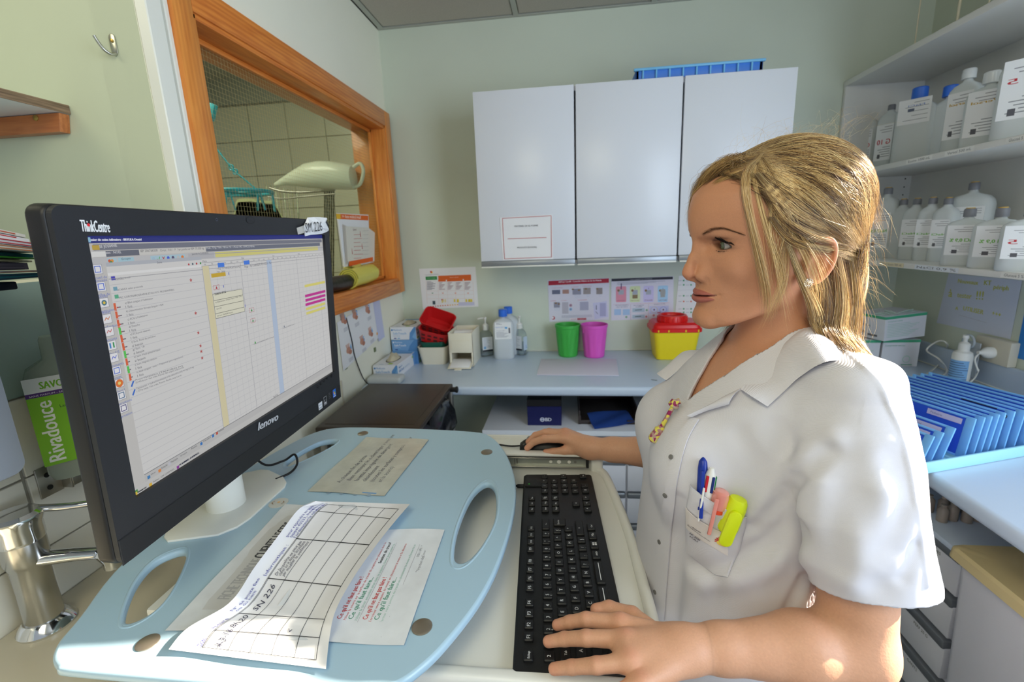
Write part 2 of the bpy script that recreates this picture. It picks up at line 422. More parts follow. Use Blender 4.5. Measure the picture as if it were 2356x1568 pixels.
# --- back wall unit: three doored wall cabinet
def cz(px, py): return atY(px, py, 2.0)
C0, C1 = -.370, .862; CZ0, CZ1 = 1.387, 2.069
cab = thing('wall_cabinet', 'white three door wall cabinet on the green back wall', 'cabinet', ((C0+C1)/2, 2.17, CZ0))
v, f = join(boxm(C0+.004, 2.018, CZ0-.012, C1-.004, YB, CZ0+.006, .001, 1), boxm(C0+.004, 2.018, CZ1-.018, C1-.004, YB, CZ1, .001, 1), boxm(C0+.004, 2.018, CZ0, C0+.022, YB, CZ1), boxm(C1-.022, 2.018, CZ0, C1-.004, YB, CZ1), boxm(C0+.004, YB-.01, CZ0, C1-.004, YB, CZ1),
    boxm(.0, 2.02, CZ0, .02, YB, CZ1), boxm(.42, 2.02, CZ0, .44, YB, CZ1))
obj('body', v, f, M_lam, cab)
dx = [C0, cz(1322, 193)[0], cz(1575, 173)[0], C1]
for i in range(3):
    d = box('door', (dx[i]+.0035, 2.0, CZ0+.012, dx[i+1]-.0035, 2.018, CZ1), M_lam, cab, .0015)
    box('handle_strip', (dx[i]+.004, 1.992, CZ0-.014, dx[i+1]-.004, 2.017, CZ0+.011), M_grey, cab, .004)
    box('handle_lip', (dx[i]+.006, 1.986, CZ0-.016, dx[i+1]-.006, 2.0, CZ0-.010), M_white, cab, .002)
# card taped to the first door
def sheet(name, label, cat, corners, plane, m=None, th=.0003, group=None, items=None, pm=None, wob=0.0):
    """thin sheet from 4 photo corners TL TR BR BL on plane ('X'|'Y'|'Z', value); items(P) prints on it"""
    ax, val = plane; fn = {'X': atX, 'Y': atY, 'Z': atZ}[ax]
    c = [fn(*p, val) for p in corners]; u = unit(c[1]-c[0]); vv = c[0]-c[3]; wv_ = unit(np.cross(u, vv)); vv = unit(np.cross(wv_, u))
    nrm = wv_
    nx, ny = 10, 8; V = []; F = []
    for s_ in (0, 1):
        for j in range(ny+1):
            for i in range(nx+1):
                a_, b_ = i/nx, j/ny
                p = (c[3]*(1-a_)+c[2]*a_)*(1-b_)+(c[0]*(1-a_)+c[1]*a_)*b_
                lift = wob*(.5+.5*math.sin(7*a_+4*b_*b_+len(label)))*(abs(a_-.5)+abs(b_-.5))
                V.append(p+nrm*(lift+th*s_))
    k = (nx+1)*(ny+1)
    for j in range(ny):
        for i in range(nx):
            q = [j*(nx+1)+i, j*(nx+1)+i+1, (j+1)*(nx+1)+i+1, (j+1)*(nx+1)+i]
            F.append([q_+k for q_ in q]); F.append(q[::-1])
    e = [i for i in range(nx+1)]+[(j+1)*(nx+1)-1 for j in range(1, ny+1)]+[ny*(nx+1)+i for i in range(nx-1, -1, -1)]+[j*(nx+1) for j in range(ny-1, 0, -1)]
    for a_, b_ in zip(e, e[1:]+e[:1]): F.append([a_, b_, b_+k, a_+k])
    o = obj(name, V, F, m or M_paper, None, smooth=True, angle=60)
    tag(o, label, cat, group)
    if items:
        P = Print(c[3]+nrm*(th+wob), u, vv)
        items(P); P.build('print', pm or PRINT, o)
    return o
def it(P):
    R_ = (190, 40, 50)
    q = [P.uv(p) for p in ((1156, 502), (1268, 496), (1269, 591), (1161, 595))]
    for a, b in zip(q, q[1:]+q[:1]): P.line(a, b, .0018, R_)
    P.lpx((1168, 549), (1257, 546), .0018, R_)
    P.tpx((1184, 522), (1238, 520), 'MATERIEL DE GLYCEMIE', (70, 70, 80)); P.tpx((1190, 571), (1235, 570), 'PRODUITS ENTAMES', (70, 70, 80))
sheet('taped_notice', 'white notice with red outline taped to the left cabinet door', 'notice', [(1150, 500), (1271, 493), (1273, 596), (1157, 599)], ('Y', 1.9995), items=it, wob=.002)
# blue crate on top of the cabinet
cr = thing('plastic_crate', 'blue plastic tray with ribs lying on top of the wall cabinet', 'tray', (.49, 2.15, CZ1))
M_bluep = mat('blue_plastic', (70, 130, 220), .4); M_bluel = mat('light_blue_plastic', (120, 190, 235), .4)
v, f = prismm(rrect(.285, 2.035, .735, 2.30, .02), CZ1, CZ1+.012, bev=.003); obj('tray_floor', v, f, M_bluep, cr, smooth=True)
for (y0, y1, x0, x1) in ((2.03, 2.045, .275, .745), (2.29, 2.305, .275, .745), (2.03, 2.305, .275, .290), (2.03, 2.305, .730, .745)):
    box('side_wall', (x0, y0, CZ1+.004, x1, y1, CZ1+.040), M_bluep, cr, .003)
box('rim', (.268, 2.022, CZ1+.036, .752, 2.036, CZ1+.046), M_bluel, cr, .003)
box('rim', (.268, 2.30, CZ1+.036, .752, 2.312, CZ1+.046), M_bluel, cr, .003)
for k in range(9): box('rib', (.30+.05*k, 2.022, CZ1+.006, .306+.05*k, 2.031, CZ1+.036), M_bluel, cr, .001, 1)
# --- back worktop and right worktop (one L shaped top)
ZW = .911
outline = [(XL+.001, YB), (XL+.001, 1.765), (.80, 1.745), (.842, 1.72), (.85, 1.68), (.855, 1.2), (.845, -.2), (XR, -.2), (XR, YB)][::-1]
wt = obj('worktop', *prismm(outline, ZW-.04, ZW, bev=.014, seg=4), M_lamb, None, smooth=True)
tag(wt, 'pale blue L shaped laminate worktop running along the back and right walls', 'worktop')
up = obj('upstand', *join(boxm(XR-.020, -.2, ZW+.0005, XR, YB-.0, ZW+.085, .003, 2)), M_lamb, None, smooth=True); tag(up, 'low pale upstand along the right wall behind the worktop', 'upstand')
box('sealant', (XR-.026, -.2, ZW+.0005, XR-.019, YB, ZW+.004), M_white, up, .001, 1)
o = box('sealant', (XL+.005, YB-.005, ZW+.0005, XR-.03, YB, ZW+.004), M_white, None, .001, 1); tag(o, 'thin white sealant line between the back worktop and the wall', 'sealant')
# ================================================================ COMPUTER CART
ZT = 1.06
def curve_slab(name, polys, z0, z1, m, parent=None, bev=.002):
    cu = bpy.data.curves.new('c', 'CURVE'); cu.dimensions = '2D'; cu.fill_mode = 'BOTH'; cu.extrude = (z1-z0)/2-bev; cu.bevel_depth = bev; cu.bevel_resolution = 2; cu.offset = -bev
    for p in polys:
        s = cu.splines.new('POLY'); s.points.add(len(p)-1); s.use_cyclic_u = True
        for q, pt in zip(p, s.points): pt.co = (q[0], q[1], 0, 1)
    ob = bpy.data.objects.new('c', cu); S.collection.objects.link(ob)
    me = bpy.data.meshes.new_from_object(ob.evaluated_get(bpy.context.evaluated_depsgraph_get()))
    V = np.array([v.co[:] for v in me.vertices])+[0, 0, (z0+z1)/2]; F = [list(p.vertices) for p in me.polygons]
    bpy.data.objects.remove(ob); bpy.data.curves.remove(cu); bpy.data.meshes.remove(me)
    return obj(name, V, F, m, parent, smooth=True, angle=50)
out = [(-.22, .989), (-.174, .962), (-.136, .895), (-.108, .812), (-.094, .734), (-.091, .645), (-.098, .554), (-.111, .489), (-.131, .435), (-.155, .390), (-.185, .362), (-.24, .353), (-.52, .352), (-.565, .357), (-.592, .380), (-.608, .42), (-.648, .52), (-.662, .68), (-.652, .80), (-.636, .890), (-.612, .965), (-.575, 1.0), (-.505, 1.008), (-.36, 1.003)]
out = spline(out, 5, True)
sl1 = spline([(-.164, .559), (-.174, .629), (-.17, .717), (-.151, .761), (-.131, .733), (-.12, .655), (-.129, .59), (-.146, .551)], 6, True)
sl2 = spline([(-.545, .42), (-.586, .475), (-.600, .522), (-.578, .546), (-.552, .520), (-.523, .46), (-.524, .426)], 6, True)
sl3 = spline([(-.585, .829), (-.580, .88), (-.562, .922), (-.528, .929), (-.530, .885), (-.566, .812)], 6, True)
cart = thing('computer_cart', 'mobile computer cart with frosted pale blue top and white keyboard drawer', 'cart', (-.3, .7, 0))
M_cart = mat('frosted_blue_acrylic', (172, 202, 220), .32, trans=0, sss=0, coat=.15)
M_cartw = mat('white_powder_coat', (228, 228, 222), .35, bump=(500, .05))
curve_slab('top', [out, sl1, sl2, sl3], ZT-.012, ZT, M_cart, cart, .004)
mid = np.array([-.38, .68])
# moulded rim just inside the edge and round each hand hole
rim = mid+(out-mid)*.985
for s_, nm in ((sl1, 'slot_rim'), (sl2, 'slot_rim'), (sl3, 'slot_rim')):
    c_ = s_.mean(0); s2 = c_+(s_-c_)*1.12
    tube(nm, np.c_[s2, np.full(len(s2), ZT-.0022)], .0030, M_cart, cart, 8, closed=True)
for p in ((835, 997), (1120, 1040), (971, 1442), (340, 1478)):
    q = atZ(*p, ZT); lathe('screw_cap', [(.012, ZT-.001), (.012, ZT+.0012), (.0105, ZT+.002), (.001, ZT+.002)], mat('screw_metal', (150, 140, 125), .35, metal=.7), cart, 24, Fr((q[0], q[1], 0)))
box('support_frame', (-.55, .45, ZT-.055, -.22, .92, ZT-.014), M_cartw, cart, .004)
box('column', (-.36, .62, .12, -.26, .74, ZT-.05), M_cartw, cart, .01)
for a in (45, 135, 225, 315):
    fr = rotz((-.31, .68, 0), a)
    box('foot', (.02, -.025, .09, .38, .025, .13), M_cartw, cart, .008, fr=fr)
    lathe('castor', [(.002, -.014), (.034, -.014), (.036, 0), (.034, .014), (.002, .014)], M_blk2, cart, 24, Fr(fr([(.36, 0, .037)])[0], (0, 0, 1), fr.u, fr.v))
    box('castor_fork', (.325, -.020, .035, .375, .020, .092), M_grey, cart, .004, fr=fr)
# keyboard drawer
KZ = 1.000
edge = [(-.24, .43), (.07, .43), (.104, .45), (.110, .52), (.108, .60), (.104, .70), (.094, .80), (.080, .90), (.070, .925), (.05, .935), (-.24, .935)]
v, f = prismm(edge, KZ-.03, KZ, bev=.005); obj('keyboard_drawer', v, f, M_cartw, cart, smooth=True)
e2 = [(.100, .45), (.106, .52), (.104, .60), (.100, .70), (.090, .80), (.076, .90), (.064, .925)]
tube('drawer_rim', [(x, y, KZ+.001) for x, y in spline(e2, 5)], .0085, M_cartw, cart, 12)
box('drawer_lip', (-.24, .418, KZ-.03, .095, .436, KZ+.014), M_cartw, cart, .006, 3)
# raised bridge with the metal slide; the mouse shelf behind it
BY = .935
box('slide_housing', (-.24, BY+.002, KZ-.03, .070, BY+.012, KZ+.034), M_cartw, cart, .003)
box('slide_housing', (-.24, BY-.010, KZ+.031, .066, BY+.012, KZ+.036), M_cartw, cart, .002)
box('slide_housing', (.046, BY-.012, KZ-.02, .072, BY+.012, KZ+.036), M_cartw, cart, .007, 3)
box('slide_rail', (-.24, BY-.004, KZ+.006, .040, BY+.002, KZ+.028), mat('zinc_slide', (160, 165, 158), .35, metal=.7), cart, .001, 1)
for z in (KZ+.007, KZ+.027): box('slide_flange', (-.24, BY-.010, z-.0012, .040, BY+.002, z+.0012), M_steel, cart, .0005, 1)
box('slide_end', (.036, BY-.011, KZ+.006, .042, BY+.002, KZ+.029), M_blk2, cart, .001, 1)
P = Print((-.24, BY-.0042, KZ+.017), (1, 0, 0), (0, 0, 1))
for x, r, c_ in ((.075, .003, (30, 30, 30)), (.098, .0052, (25, 25, 25)), (.20, .0035, (225, 225, 215)), (.218, .0045, (230, 230, 222)), (.24, .0038, (230, 230, 222)), (.253, .003, (120, 120, 115))): P.disc(x, 0, r, c_)
for k in range(14): P.rect(.02+.007*k, .0085, .0235+.007*k, .0105, (35, 35, 33))
P.rect(.120, -.008, .1215, .008, (90, 90, 85)); P.rect(.125, -.006, .127, .007, (60, 60, 58))
P.build('slide_holes', PRINT, cart)
box('mouse_shelf', (-.26, BY+.012, KZ+.012, .066, 1.040, KZ+.020), M_cartw, cart, .003)
box('mouse_shelf_rim', (-.26, 1.036, KZ+.012, -.08, 1.041, KZ+.030), M_cartw, cart, .002)
# ================================================================ KEYBOARD (long axis along y, turned a little)
kc = [atZ(*p, 1.020) for p in ((1205, 1085), (1357, 1092), (1178, 1535))]
ku = unit((kc[0]-kc[2])*[1, 1, 0]); kv = np.array([ku[1], -ku[0], 0.])   # ku: along to the far end, kv: to the right
KL, KW = .452, .140
kf = Fr(np.array([kc[0][0], kc[0][1], KZ])-ku*KL, ku, kv*-1, (0, 0, 1))  # u 0..KL towards far end; v negative to the right
kb = thing('keyboard', 'black silicone sealed keyboard with white letters on the keyboard drawer', 'keyboard', kf([(KL/2, -KW/2, 0)])[0])
M_kb = mat('black_silicone', (20, 21, 23), .48, bump=(1200, .1))
prism('housing', rrect(0, -KW, KL, 0, .006), .001, .014, M_kb, kb, kf, bev=.003, seg=3)
prism('led_panel', rrect(KL-.050, -.046, KL-.004, -.004, .003), .013, .0165, M_kb, kb, kf, bev=.001)
Pk = Print(kf([(0, 0, .0182)])[0], ku, -kv, lift=.0003)
keym = {}
def key(u0, v0, w_, h_, txt=None, txt2=None, shape=None):
    """u along the long axis (from the near end), v from the left edge; w_ along u, h_ along v"""
    g = .0022
    v, f = prismm(rrect(u0+g, -(v0+h_)+g, u0+w_-g, -v0-g, .002, 3), .0125, .0180, kf, bev=.0012, seg=1)
    obj('key', v, f, M_kb, kb, smooth=True)
    cx, cy = u0+w_/2, -(v0+h_/2); W = (215, 218, 220)
    # the letters read with their tops towards the left edge
    if txt: Pk.text(cx-(.0028 if len(txt) == 1 else .0045), cy-.002, .0066 if len(txt) < 3 else .0042, txt, W, 0, bold=.00012)
    if txt2: Pk.text(cx-.003, cy-.0058, .0042, txt2, W, 0)
# rows are columns of v: function row, numbers, qwerty...; positions along u from near end
v0s = [.010, .034, .053, .072, .091, .1105]; kh = .0175
U0 = .012; st = .0191
fr_ = ['Echap', None, 'F1', 'F2', 'F3', 'F4', None, 'F5', 'F6', 'F7', 'F8', None, 'F9', 'F10', 'F11', 'F12']
u = U0
for k, t in enumerate(fr_):
    if t is None: u += .0095; continue
    key(u, v0s[0], .0178, .016, t); u += .0181
for k, t in enumerate(('Imp', 'Arr', 'Pse')): key(.312+.0185*k, v0s[0], .018, .016, t)
row1 = ['2', '1', '2', '3', '4', '5', '6', '7', '8', '9', '0', '°', '+']; row1b = [None, '&', 'é', '"', "'", '(', '-', 'è', '_', 'ç', 'à', ')', '=']
for k, t in enumerate(row1): key(U0+st*k, v0s[1], st-.001, kh, t, row1b[k])
key(U0+st*13, v0s[1], .034, kh, '<--')
row2 = ['A', 'Z', 'E', 'R', 'T', 'Y', 'U', 'I', 'O', 'P', '^', '£']
key(U0, v0s[2], .027, kh, 'Tab')
for k, t in enumerate(row2): key(U0+.028+st*k, v0s[2], st-.001, kh, t, '$' if t == '£' else None)
row3 = ['Q', 'S', 'D', 'F', 'G', 'H', 'J', 'K', 'L', 'M', '%', '*']
key(U0, v0s[3], .032, kh, 'A')
for k, t in enumerate(row3): key(U0+.033+st*k, v0s[3], st-.001, kh, t)
key(U0+.030+st*12, v0s[2]+.001, .024, kh+.008, None); Pk.text(U0+.033+st*12, -(v0s[2]+.013), .0045, 'Entrée', (215, 218, 220))
row4 = ['>', 'W', 'X', 'C', 'V', 'B', 'N', '?', '.', '/', '§']
key(U0, v0s[4], .022, kh, None)
for k, t in enumerate(row4): key(U0+.023+st*k, v0s[4], st-.001, kh, t, {'?': ',', '.': ';', '/': ':', '§': '!'}.get(t))
key(U0+.023+st*11, v0s[4], .044, kh, None); Pk.text(U0+.04+st*11, -(v0s[4]+.011), .007, '^', (215, 218, 220))
key(U0, v0s[5], .024, kh, 'Ctrl'); key(U0+.025, v0s[5], .022, kh, 'Win'); key(U0+.048, v0s[5], .024, kh, 'Alt')
key(U0+.073, v0s[5], .050, kh); key(U0+.124, v0s[5], .050, kh)
Pk.line((U0+.080, -(v0s[5]+.009)), (U0+.116, -(v0s[5]+.009)), .0011, (225, 228, 230)); Pk.line((U0+.131, -(v0s[5]+.009)), (U0+.167, -(v0s[5]+.009)), .0011, (225, 228, 230))
for k, t in enumerate(('AltGr', None, 'Mn', 'Ctrl')):
    key(U0+.176+.0235*k, v0s[5], .0225, kh, t)
wx, wy = U0+.2105, -(v0s[5]+.009)
for a in (-1, 1):
    for b in (-1, 1): Pk.rect(wx+a*.0019-.0015, wy+b*.0019-.0015, wx+a*.0019+.0015, wy+b*.0019+.0015, (225, 228, 230))
for r_ in range(2):
    for k, t in enumerate((('Inser', 'Orig', 'Pg'), ('Suppr', 'Fin', 'Pg'))[r_]): key(.312+.0185*k, v0s[1+r_], .018, kh, t)
key(.330, v0s[4], .018, kh, '<'); 
for k, t in enumerate(('v', '<', '>')): key(.312+.0185*k, v0s[5], .018, kh, '^' if k == 0 else t)
npad = [['Ver', '/', '*', '-'], ['7', '8', '9', None], ['4', '5', '6', '+'], ['1', '2', '3', None], ['0', '.', None, 'Ent']]
for r_ in range(5):
    for k in range(4):
        t = npad[r_][k]
        if t is None: continue
        key(.3745+.0185*k, v0s[1]+.0196*r_, .018, kh, t)
Pk.disc(.4065-.001, -.012, .0015, (60, 220, 60)); Pk.disc(.4135, -.012, .0011, (50, 55, 52)); Pk.disc(.4205, -.012, .0011, (50, 55, 52))
Pk.build('key_lettering', PRINT, kb)
cv = kf([(.418, 0, .007), (.418, .006, .007), (.420, .012, .006), (.432, .032, .005), (.440, .06, .004), (.438, .10, .003)])
tube('strain_relief', cv[:3]*1.0, .0042, M_blk2, kb, 10)
tube('cable', spline(cv, 8), .0022, M_blk2, kb, 8)
# ================================================================ MOUSE
mz = KZ+.020
ms = thing('computer_mouse', 'black computer mouse under the hand on the white mouse shelf', 'mouse', (-.055, 0.985, mz))
rings = []
for t in np.linspace(0, 1, 15):
    x = -.112+.118*t; hw = .030*math.sin(math.pi*min(1, max(.02, .08+.84*t)))**.45; hh = .034*math.sin(math.pi*(.06+.88*t)**.95)**.6
    rings.append([(x, 0.985+hw*math.cos(a), mz+max(0, hh*math.sin(a)) if math.sin(a) > 0 else mz) for a in np.linspace(0, 2*math.pi, 24, endpoint=False)])
v, f = loftm(rings); obj('shell', v, f, M_black, ms, smooth=True, angle=60)
lathe('scroll_wheel', [(.002, -.004), (.009, -.004), (.0095, 0), (.009, .004), (.002, .004)], M_grey, ms, 18, Fr((-.088, 0.985, mz+.022), (1, 0, 0), (0, 0, 1), (0, -1, 0)))
tube('cable', spline([(-.110, 0.985, mz+.008), (-.135, 0.99, mz+.004), (-.17, 1.0, mz+.003), (-.22, 1.01, mz+.003)], 8), .002, M_blk2, ms, 8)
# ================================================================ MONITOR (all in one computer)
so = np.array([-.487, .428, 1.517]); mu = unit([-.032, .999, .002]); md = unit([-.055, .010, -.998]); md = unit(md-mu*(md@mu))
mn = unit(np.cross(mu, -md))                                        # towards the viewer (+x)
Pt = Print(so, mu, -md); Pt.w = mn
def suv(px, off=0.0):
    r = ray(px); o_ = so+mn*off; t = ((o_-EYE)@mn)/(r@mn); q = EYE+r*t-o_; return np.array([q@mu, q@-md])
sTL, sTR, sBR, sBL = [suv(p) for p in ((187, 542), (742, 540), (763, 855), (304, 1143))]
x0, x1 = (sTL[0]+sBL[0])/2, (sTR[0]+sBR[0])/2; y1, y0 = (sTL[1]+sTR[1])/2, (sBL[1]+sBR[1])/2
oTL, oTR, oBR, oBL = [suv(p, .006) for p in ((108, 461), (757, 508), (784, 912), (280, 1313))]
X0, X1 = (oTL[0]+oBL[0])/2, (oTR[0]+oBR[0])/2; Y1, Y0 = (oTL[1]+oTR[1])/2, (oBL[1]+oBR[1])/2
print('screen', x0, x1, y0, y1, 'outer', X0, X1, Y0, Y1)
mf = Fr(so, mu, -md, mn)
mon = thing('desktop_computer', 'large black all-in-one computer screen showing a nursing schedule on the cart', 'computer', (-.55, .68, ZT))
bez = .006
ri = [(x0, y0), (x1, y0), (x1, y1), (x0, y1)]; ro = rrect(X0, Y0, X1, Y1, .012, 6)
M_bez = mat('matt_black_bezel', (38, 39, 43), .5, bump=(1500, .12))
# front bezel: outer loop to inner loop
def ring_panel(outer, x0, y0, x1, y1, z, zin, m, nm):
    n = len(outer); V = [(a, b, z) for a, b in outer]; F = []
    ins = [(min(max(a, x0), x1), min(max(b, y0), y1)) for a, b in outer]
    # snap the inner loop onto the rectangle
    c = [(x1, y0), (x1, y1), (x0, y1), (x0, y0)]; k = n//4
    ins = [c[min(i//k, 3)] for i in range(n)]
    V += [(a, b, z) for a, b in ins]; V += [(a, b, zin) for a, b in ins]; V += [(a, b, z-.006) for a, b in outer]
    for i in range(n):
        j = (i+1) % n
        F += [[i, j, n+j, n+i], [n+i, n+j, 2*n+j, 2*n+i], [3*n+i, 3*n+j, j, i]]
    F = [list(dict.fromkeys(q)) for q in F]
    F = [q for q in F if len(q) > 2]
    v = mf(V); return obj(nm, v, F, m, mon)
ring_panel(rrect(X0+.0015, Y0+.0015, X1-.0015, Y1-.0015, .011), x0, y0, x1, y1, bez, 0, M_bez, 'bezel')
prism('housing', ro, -.022, -.0006, mat('matt_black_case', (24, 24, 26), .45, bump=(1500, .1)), mon, mf, bev=.004, seg=3)
prism('rear_housing', rrect(X0+.06, Y0+.05, X1-.06, Y1-.05, .03), -.060, -.020, M_black, mon, mf, bev=.012, seg=3)
prism('lower_trim', [(X0+.002, Y0+.002), (X1-.002, Y0+.002), (X1-.002, Y0+.030), (X0+.002, Y0+.034)], bez-.001, bez+.0012, mat('bezel_trim', (30, 31, 34), .55), mon, mf, bev=.0008, seg=1)
# --- the picture on the screen
M_scr = mat('screen_picture', (0, 0, 0), .55, attr='Col', emis=.52, spec=.25)
M_scr.node_tree.nodes['Principled BSDF'].inputs['Base Color'].default_value = (0, 0, 0, 1)
for l in list(M_scr.node_tree.links):
    if l.to_socket.name == 'Base Color': M_scr.node_tree.links.remove(l)
M_scr.node_tree.nodes['Principled BSDF'].inputs['Base Color'].default_value = (.03, .03, .03, 1)
Q = Print(mf([(0, 0, 0)])[0], mu, -md, lift=.0003)
WG = (222, 220, 216); PG = (205, 203, 200)
Q.rect(x0, y0, x1, y1, PG)
W_ = x1-x0; H_ = y1-y0
def q(px): return Q.uv(px)
Q.rect(x0, y1-.0075, x1, y1, (28, 36, 130))
Q.tpx((199, 554), (325, 553), 'Dossier de soins infirmiers - BRYLKA Deniel', (235, 238, 250), bold=.0003)
Q.rect(x0+.002, y1-.0066, x0+.008, y1-.0015, (150, 200, 230))
a = q((215, 566))[1]; 
yb = [q((300, 566))[1], q((300, 582))[1]]
Q.rect(q((213, 566))[0], y1-.0150, x1-.003, y1-.0088, (122, 124, 138)); Q.tpx((216, 571), (269, 567), 'ROSE JOSIANE', (240, 240, 245))
Q.rect(q((213, 585))[0], y1-.0220, q((320, 580))[0], y1-.0158, (105, 108, 122)); Q.tpx((219, 585), (279, 582), 'Nom Naiss : NOEL', (240, 240, 245))
Q.rect(q((473, 570))[0], y1-.0220, x1-.012, y1-.0158, (112, 116, 132)); Q.tpx((475, 572), (585, 568), 'Poids : 75 kg / Taille : 158 cm / SC : 1.76 m2 / IMC : 30 IMC (21/02/16)', (238, 240, 245))
for a_, b_, t in (((323, 580), (362, 578), 'IEP 206766358'), ((368, 578), (404, 576), 'Ch-Lit : 7101 - P'), ((409, 576), (469, 573), '1er poids sur IEP: 75.000 kg')):
    u_ = q(a_)[0]; Q.rect(u_-.002, y1-.0218, q(b_)[0]+.002, y1-.0160, (214, 212, 208)); Q.tpx(a_, b_, t, (90, 90, 96))
Q.rect(x0+.008, y1-.0145, x0+.016, y1-.0095, (200, 170, 60)); Q.rect(x0+.006, y1-.0218, x0+.022, y1-.0160, (232, 232, 230))
# toolbar
Q.rect(x0, y1-.0315, x1, y1-.0228, (200, 200, 202))
def yy_(px): return q(px)[1]
Q.rect(q((246, 597))[0], y1-.0310, q((268, 597))[0], y1-.0236, (178, 208, 222)); Q.rect(q((271, 597))[0], y1-.0310, q((307, 592))[0], y1-.0236, (172, 208, 222)); Q.tpx((279, 598), (300, 596), 'Groupes', (60, 80, 100))
u_ = q((251, 597))[0]; Q.disc(u_, y1-.0265, .0018, (220, 90, 40)); Q.disc(u_+.003, y1-.0265, .0018, (230, 150, 40)); Q.disc(u_+.0015, y1-.0285, .0018, (60, 140, 80))
cols = [(170, 200, 220), (90, 180, 70), (200, 50, 60), (70, 100, 220), (90, 80, 120), (200, 200, 200), (235, 130, 40)]
for k, px in enumerate((352, 363, 375, 386, 397, 409, 419)):
    u_ = q((px, 589))[0]; Q.rect(u_-.0042, y1-.0310, u_+.0042, y1-.0236, (178, 208, 222)); 
    if k == 1: Q.line((u_-.002, y1-.0275), (u_, y1-.0295), .0009, cols[k]); Q.line((u_, y1-.0295), (u_+.0025, y1-.0250), .0009, cols[k])
    elif k == 2: Q.line((u_-.002, y1-.0292), (u_+.002, y1-.0252), .0009, cols[k]); Q.line((u_-.002, y1-.0252), (u_+.002, y1-.0292), .0009, cols[k])
    else: Q.disc(u_, y1-.0272, .0022, cols[k])
Q.rect(q((432, 586))[0], y1-.0310, q((492, 583))[0], y1-.0232, (190, 190, 194)); Q.tpx((441, 586), (479, 583), 'Journée du 21/03/2016', (60, 60, 70))
Q.rect(q((494, 580))[0], y1-.0305, x1-.022, y1-.0232, (222, 214, 128))
# side bar
sb = q((300, 900))[0]; gx0 = q((245, 620))[0]
Q.rect(gx0, y0+.016, x1, y1-.032, (222, 221, 220))
icons = [(224, 619, 'Recueil de', (90, 120, 220)), (232, 659, 'Grilles de', (60, 100, 220)), (239, 696, 'Transmissions', (60, 120, 140)), (246, 733, 'Planification', (220, 120, 50)), (251, 762, 'Pancarte', (210, 90, 90)), (257, 794, 'Bilan E/S', (40, 130, 210)), (262, 822, 'Documents', (80, 100, 220)), (268, 852, 'SSIPS', (90, 120, 220)), (274, 881, 'Jour J', (235, 120, 30)), (279, 909, 'Observations', (70, 110, 150)), (284, 938, 'Impression', (80, 70, 130))]
for px, py, t, c_ in icons:
    u_, v_ = q((px, py)); Q.rect(u_-.0052, v_-.0052, u_+.0052, v_+.0052, (150, 150, 160)); Q.rect(u_-.0047, v_-.0047, u_+.0047, v_+.0047, (240, 240, 244))
    if t == 'Jour J': Q.disc(u_, v_, .0046, c_); Q.disc(u_, v_, .0018, (245, 220, 120))
    elif t in ('Pancarte', 'Planification', 'Documents'): Q.pl([(u_-.003, v_-.0015), (u_-.001, v_+.0015), (u_+.001, v_-.001), (u_+.003, v_+.002)], .0008, c_)
    elif t == 'Bilan E/S': Q.line((u_-.002, v_-.003), (u_-.002, v_+.003), .0018, c_); Q.line((u_+.002, v_-.003), (u_+.002, v_+.003), .0018, (60, 160, 90))
    elif t == 'Transmissions': Q.disc(u_, v_, .003, c_); Q.disc(u_, v_, .0015, (235, 200, 60))
    else: Q.frame(u_-.0035, v_-.0035, u_+.0035, v_+.0035, .0009, c_)
    Q.text(u_, v_-.0100, .0042, t, (96, 116, 200), al='c')
for t, p in (('données', (231, 644)), ('Saisies', (236, 681)), ('ciblées', (242, 718))):
    u_, v_ = q(p); Q.text(u_, v_-.0015, .0042, t, (96, 116, 200), al='c')
# care plan list
Q.rect(gx0, yy_((245, 610))-.0015, q((462, 590))[0], yy_((245, 610))+.0028, (186, 190, 198)); Q.tpx((361, 606), (372, 605), 'Soins', (60, 60, 80))
Q.rect(gx0, yy_((250, 630))-.002, q((462, 610))[0], yy_((250, 630))+.001, (236, 236, 236))
T1 = (96, 96, 104)
Q.tpx((265, 645), (299, 639), 'Rendez-vous', T1); Q.tpx((270, 669), (328, 660), 'ATARAX selon protocole', T1); Q.tpx((274, 687), (400, 668), 'PEC CORONAROGRAPHIE ET/OU ATC PROGRAMMEES', T1)
for p, c_ in (((260, 643), (70, 60, 190)), ((265, 667), (120, 170, 190)), ((268, 685), (90, 180, 140))):
    u_, v_ = q(p); Q.rect(u_-.0024, v_-.0006, u_+.0024, v_+.0036, c_)
rows_ = [((287, 699), (351, 688), 'a) Bilan sanguin à l’admission', '1 fois'), ((290, 718), (375, 702), 'b) Détermination Groupe Sanguin + RAI', '1 fois'), ((293, 737), (339, 726), 'c) ECG à l’admission', '1 fois'), ((296, 754), (321, 748), 'd) Douche', '1 fois'), ((299, 771), (345, 760), 'e) ECG post examen', '1 fois'), ((302, 789), (357, 774), 'f) Surv. Point de ponction', 'si besoin'), ((305, 806), (332, 798), 'g) Surv. TA', 'si besoin'), ((308, 823), (368, 805), 'h) Surv. Pouls périphériques', 'si besoin'), ((310, 841), (360, 825), 'i) Surv. Reprise miction', '1 fois'), ((314, 858), (420, 821), 'k) Bilan sanguin : Iono + Troponine (post angioplastie)', '1 fois')]
